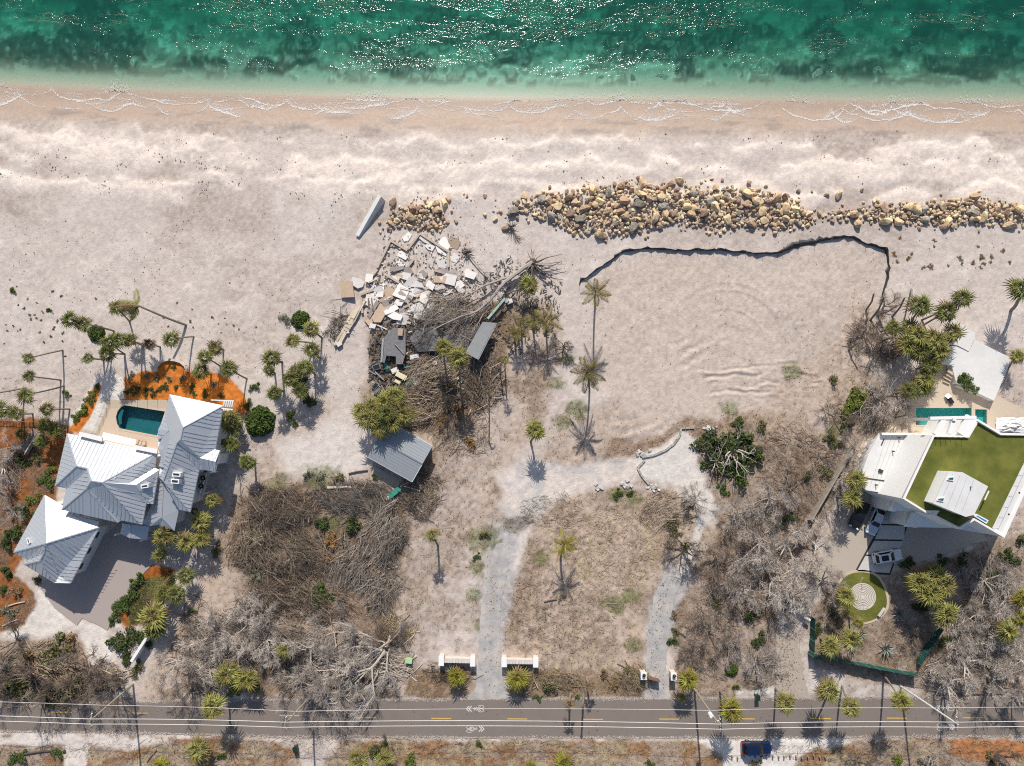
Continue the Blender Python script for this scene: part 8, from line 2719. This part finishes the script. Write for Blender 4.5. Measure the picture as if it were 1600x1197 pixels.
# scalloped swash lines
fx, fy, fr_ = [], [], []
for k, (off, dens, amp) in enumerate(((3.2, .75, 1.1), (2.1, .5, 1.0), (.9, .4, .7), (2.7, .3, 1.3), (1.4, .35, 1.1))):
    xs = np.linspace(-87, 87, 9000)
    per = 7.5 + 2.0 * k
    ph = xs / per + 2.2 * fbm(xs / 14, np.full_like(xs, k * 7.7), 200 + k)
    sc = np.abs(np.sin(PI * ph)) ** .7                         # lobes pointing up the beach
    d = .0 + off - amp * .8 + amp * 1.5 * sc * (.4 + 1.1 * fbm(xs / 9, np.full_like(xs, 3.3 * k), 230 + k)) + .35 * (fbm(xs / .8, np.full_like(xs, k), 240 + k) - .5)
    d = np.maximum(d, .45 + .25 * fbm(xs / 2, xs * 0, 260 + k))
    uu, _ = uv_of(xs, np.full_like(xs, 54.0), WATER_Z)
    vv = shore(uu) + d * 9.64
    X = (uu - 800) / FPX
    Yc = -(vv - 598.5) / FPX
    dy, dz = Yc * _c + _s, Yc * _s - _c
    kk = (WATER_Z + .15 - CAM_H) / dz
    px, py = X * kk, dy * kk
    on = fbm(xs / 6, np.full_like(xs, 9.1 * k), 250 + k, 3)
    thick = np.clip((on - .38) * 3.0, .0, 1.2)
    for rep in range(3):
        m = rf_.random(len(xs)) < dens * np.clip(thick * 1.1, .05, .8)
        w = np.abs(rf_.normal(0, .10 + .75 * thick[m] * (k < 3), m.sum())) * (1 if rep else .2)
        fx.append(px[m] + rf_.normal(0, .05, m.sum()))
        fy.append(py[m] + w)
        fr_.append((.025 + .05 * rf_.random(m.sum()) * (.5 + thick[m])) * (1.1 if rep == 0 else .75))
fx, fy, fr_ = np.concatenate(fx), np.concatenate(fy), np.concatenate(fr_)
fz = np.maximum(gz_arr(fx, fy), WATER_Z + .03) + .035
blobs('foam', fx, fy, fz, fr_, M_FOAM, 'white lace of foam along the swash line')

# seaweed and shell specks on the berms
M_WRACK = mat('dry_seaweed', (.19, .13, .085), rough=.95, isl_var=.5, hue=.012)
n = 26000
u = rf_.uniform(0, 1600, n)
v = rf_.uniform(175, 345, n)
X = (u - 800) / FPX
Yc = -(v - 598.5) / FPX
dy, dz = Yc * _c + _s, Yc * _s - _c
x, y = X * (-CAM_H / dz), dy * (-CAM_H / dz)
dens = sstep(.56, .72, fbm(x / 3.2, y / 1.3, 301, 4)) * (np.exp(-((v - 295 + 20 * np.sin(u / 140)) / 18) ** 2) * np.clip(1.1 - u / 1400, .12, 1) + .30 * np.exp(-((v - 250) / 12) ** 2) + .16 * np.exp(-((v - 215) / 10) ** 2))
m = rf_.random(n) < dens * 1.1
x, y = x[m], y[m]
blobs('seaweed', x, y, gz_arr(x, y) + .04, .03 + .11 * rf_.random(len(x)) ** 2, M_WRACK, 'brown seaweed specks along the beach berms', 5, False)
# loose twigs and seaweed over the open sand
n = 5200
u = rf_.uniform(0, 1600, n)
v = rf_.uniform(330, 700, n)
keep = ~((u > 950) & (u < 1320) & (v > 410) & (v < 640) & (rf_.random(n) < .8))
u, v = u[keep], v[keep]
X = (u - 800) / FPX
Yc = -(v - 598.5) / FPX
dy, dz = Yc * _c + _s, Yc * _s - _c
x, y = X * (-CAM_H / dz), dy * (-CAM_H / dz)
m = (rf_.random(len(x)) < sstep(.4, .62, fbm(x / 5, y / 5, 311))) & (sdist(POLY['pool_deck_left'], u, v) < -2) & (sdist([(88, 670), (265, 610), (350, 630), (340, 740), (260, 840), (100, 910), (20, 860)], u, v) < 0)
x, y = x[m], y[m]
blobs('dune_litter', x, y, gz_arr(x, y) + .03, .03 + .07 * rf_.random(len(x)) ** 2, M_WRACK, 'small brown plant scraps over the open sand', 5, False)


# litter on the dirt: leaves and sticks where the ground is brown
def scatter(n, seed, thr=.42):
    r = np.random.default_rng(seed)
    u = r.uniform(-10, 1610, n)
    v = r.uniform(440, 1200, n)
    X = (u - 800) / FPX
    Yc = -(v - 598.5) / FPX
    dy, dz = Yc * _c + _s, Yc * _s - _c
    x, y = X * (-CAM_H / dz), dy * (-CAM_H / dz)
    i = np.clip(np.searchsorted(XS, x), 0, len(XS) - 1)
    j = np.clip(np.searchsorted(YS, y), 0, len(YS) - 1)
    a = A[j, i].mean(-1)
    h = hard[j, i]
    lit = sstep(thr, .18, a) * (h < .3) * (A[j, i][:, 0] < 5 * A[j, i][:, 2])
    m = r.random(n) < lit * (.25 + .9 * fbm(x / 2.2, y / 2.2, seed, 3))
    return x[m], y[m], r


for (lb_, n, seed, m_, size) in (('brown fallen leaves over the scrubby ground', 90000, 401, M_LEAF['brown'], .10), ('rusty fallen leaves over the scrubby ground', 24000, 402, M_LEAF['rust'], .11), ('dry grey leaves over the scrubby ground', 40000, 403, mat('leaf_litter_grey', (.32, .275, .235), rough=.9, isl_var=.4), .10),
                                 ('low green weeds over the scrubby ground', 15000, 404, M_LEAF['olive'], .10)):
    x, y, r = scatter(n, seed)
    k = len(x)
    p = np.stack([x, y, gz_arr(x, y) + .03 + .12 * r.random(k) ** 2], 1)
    a = r.random(k) * 6.28
    s = size * r.uniform(.4, 1.3, k)
    ax = np.stack([np.cos(a) * s, np.sin(a) * s, r.normal(0, .25, k) * s], 1)
    bx = np.stack([-np.sin(a) * s * .5, np.cos(a) * s * .5, r.normal(0, .25, k) * s], 1)
    V = np.stack([p - ax, p - bx, p + ax, p + bx], 1).reshape(-1, 3)
    link('leaf_litter', np_mesh('leaf_litter', V, np.arange(4 * k).reshape(-1, 4), m_), kind='stuff', label=lb_)
for (lb_, n, seed, m_) in (('brown twigs strewn over the scrubby ground', 30000, 411, M_BR['brown']), ('grey twigs strewn over the scrubby ground', 26000, 412, M_BR['grey']), ('dark twigs strewn over the scrubby ground', 14000, 413, M_BR['dark'])):
    x, y, r = scatter(n, seed)
    k = len(x)
    a = 6.28 * fbm(x / 4, y / 4, seed + 5) + r.normal(0, .8, k)
    L_ = r.gamma(2, .22, k).clip(.15, 1.8)
    z = gz_arr(x, y) + .03 + .1 * r.random(k)
    d = np.stack([np.cos(a), np.sin(a), r.normal(0, .08, k)], 1) * (L_ / 2)[:, None]
    p = np.stack([x, y, z], 1)
    link('twig_litter', sticks('twig_litter', p - d, p + d, .010 + .016 * L_ * r.random(k), .008, m_), kind='stuff', label=lb_)
# lawn blades beside the motor court
x, y, r = [], [], np.random.default_rng(8)
lawn = [(198, 948), (225, 905), (262, 900), (250, 935), (228, 968), (205, 975)]
u = r.uniform(195, 265, 9000)
v = r.uniform(898, 978, 9000)
m = sdist(lawn, u, v) > -1
u, v = u[m], v[m]
pp = np.array([P(a, b, 0) for a, b in zip(u, v)])
k = len(pp)
top = pp + np.stack([r.normal(0, .05, k), r.normal(0, .05, k), .05 + .08 * r.random(k)], 1)
link('lawn_grass', sticks('lawn_grass', pp, top, .03, .008, M_LEAF['olive']), kind='stuff', label='short patchy grass of the small lawn beside the motor court')

# sand drifted over the road edges, leaf specks on the drives
def along(line, n, spread, off=0.0):
    r = np.random.default_rng(n)
    seg = r.integers(0, len(line) - 1, n)
    L0 = np.array(line, float)
    w = np.hypot(*(L0[1:] - L0[:-1]).T)
    seg = r.choice(len(w), n, p=w / w.sum())
    t = r.random(n)[:, None]
    q = L0[seg] * (1 - t) + L0[seg + 1] * t
    q[:, 1] += off + r.normal(0, 1, n) * spread * fbm(q[:, 0] / 40, q[:, 0] * 0, 7) * 2
    q = q[(q[:, 0] > -40) & (q[:, 0] < 1640)]
    return np.array([P(a, b, .02) for a, b in q])


M_DRIFT = mat('sand_drift', (.45, .39, .34), rough=.95, isl_var=.2)
for line, off in ((ROAD_TOP[1:-1], 0.4), (ROAD_BOT[1:-1], -.6)):
    q = along(line, 9000 if off < 0 else 8000, 1.5, off)
    blobs('sand_drift', q[:, 0], q[:, 1], q[:, 2] + .005 * rf_.random(len(q)), .02 + .07 * rf_.random(len(q)) ** 2, M_DRIFT, 'sand drifted over the edge of the road', 6, False)
for line, n, sp, m_ in (([(1040, 900), (1020, 1000), (1028, 1090)], 260, 9, M_WRACK), ([(770, 880), (764, 1000), (764, 1090)], 160, 9, M_WRACK), ([(1225, 950), (1230, 1090)], 500, 14, M_WRACK), ([(0, 1120), (1600, 1120)], 600, 22, M_WRACK), ([(772, 880), (768, 960)], 500, 6, M_DRIFT)):
    q = along(line, n, .1)
    q[:, 0] += rf_.normal(0, sp / 14, len(q)) if line[0][0] else 0
    q[:, 1] += rf_.normal(0, sp / 12, len(q)) if not line[0][0] else 0
    blobs('leaf_specks', q[:, 0], q[:, 1], np.full(len(q), .035), .03 + .08 * rf_.random(len(q)) ** 2, m_, 'fallen leaf specks and grit on the paving', 5, False)
print('done', len(bpy.data.objects))
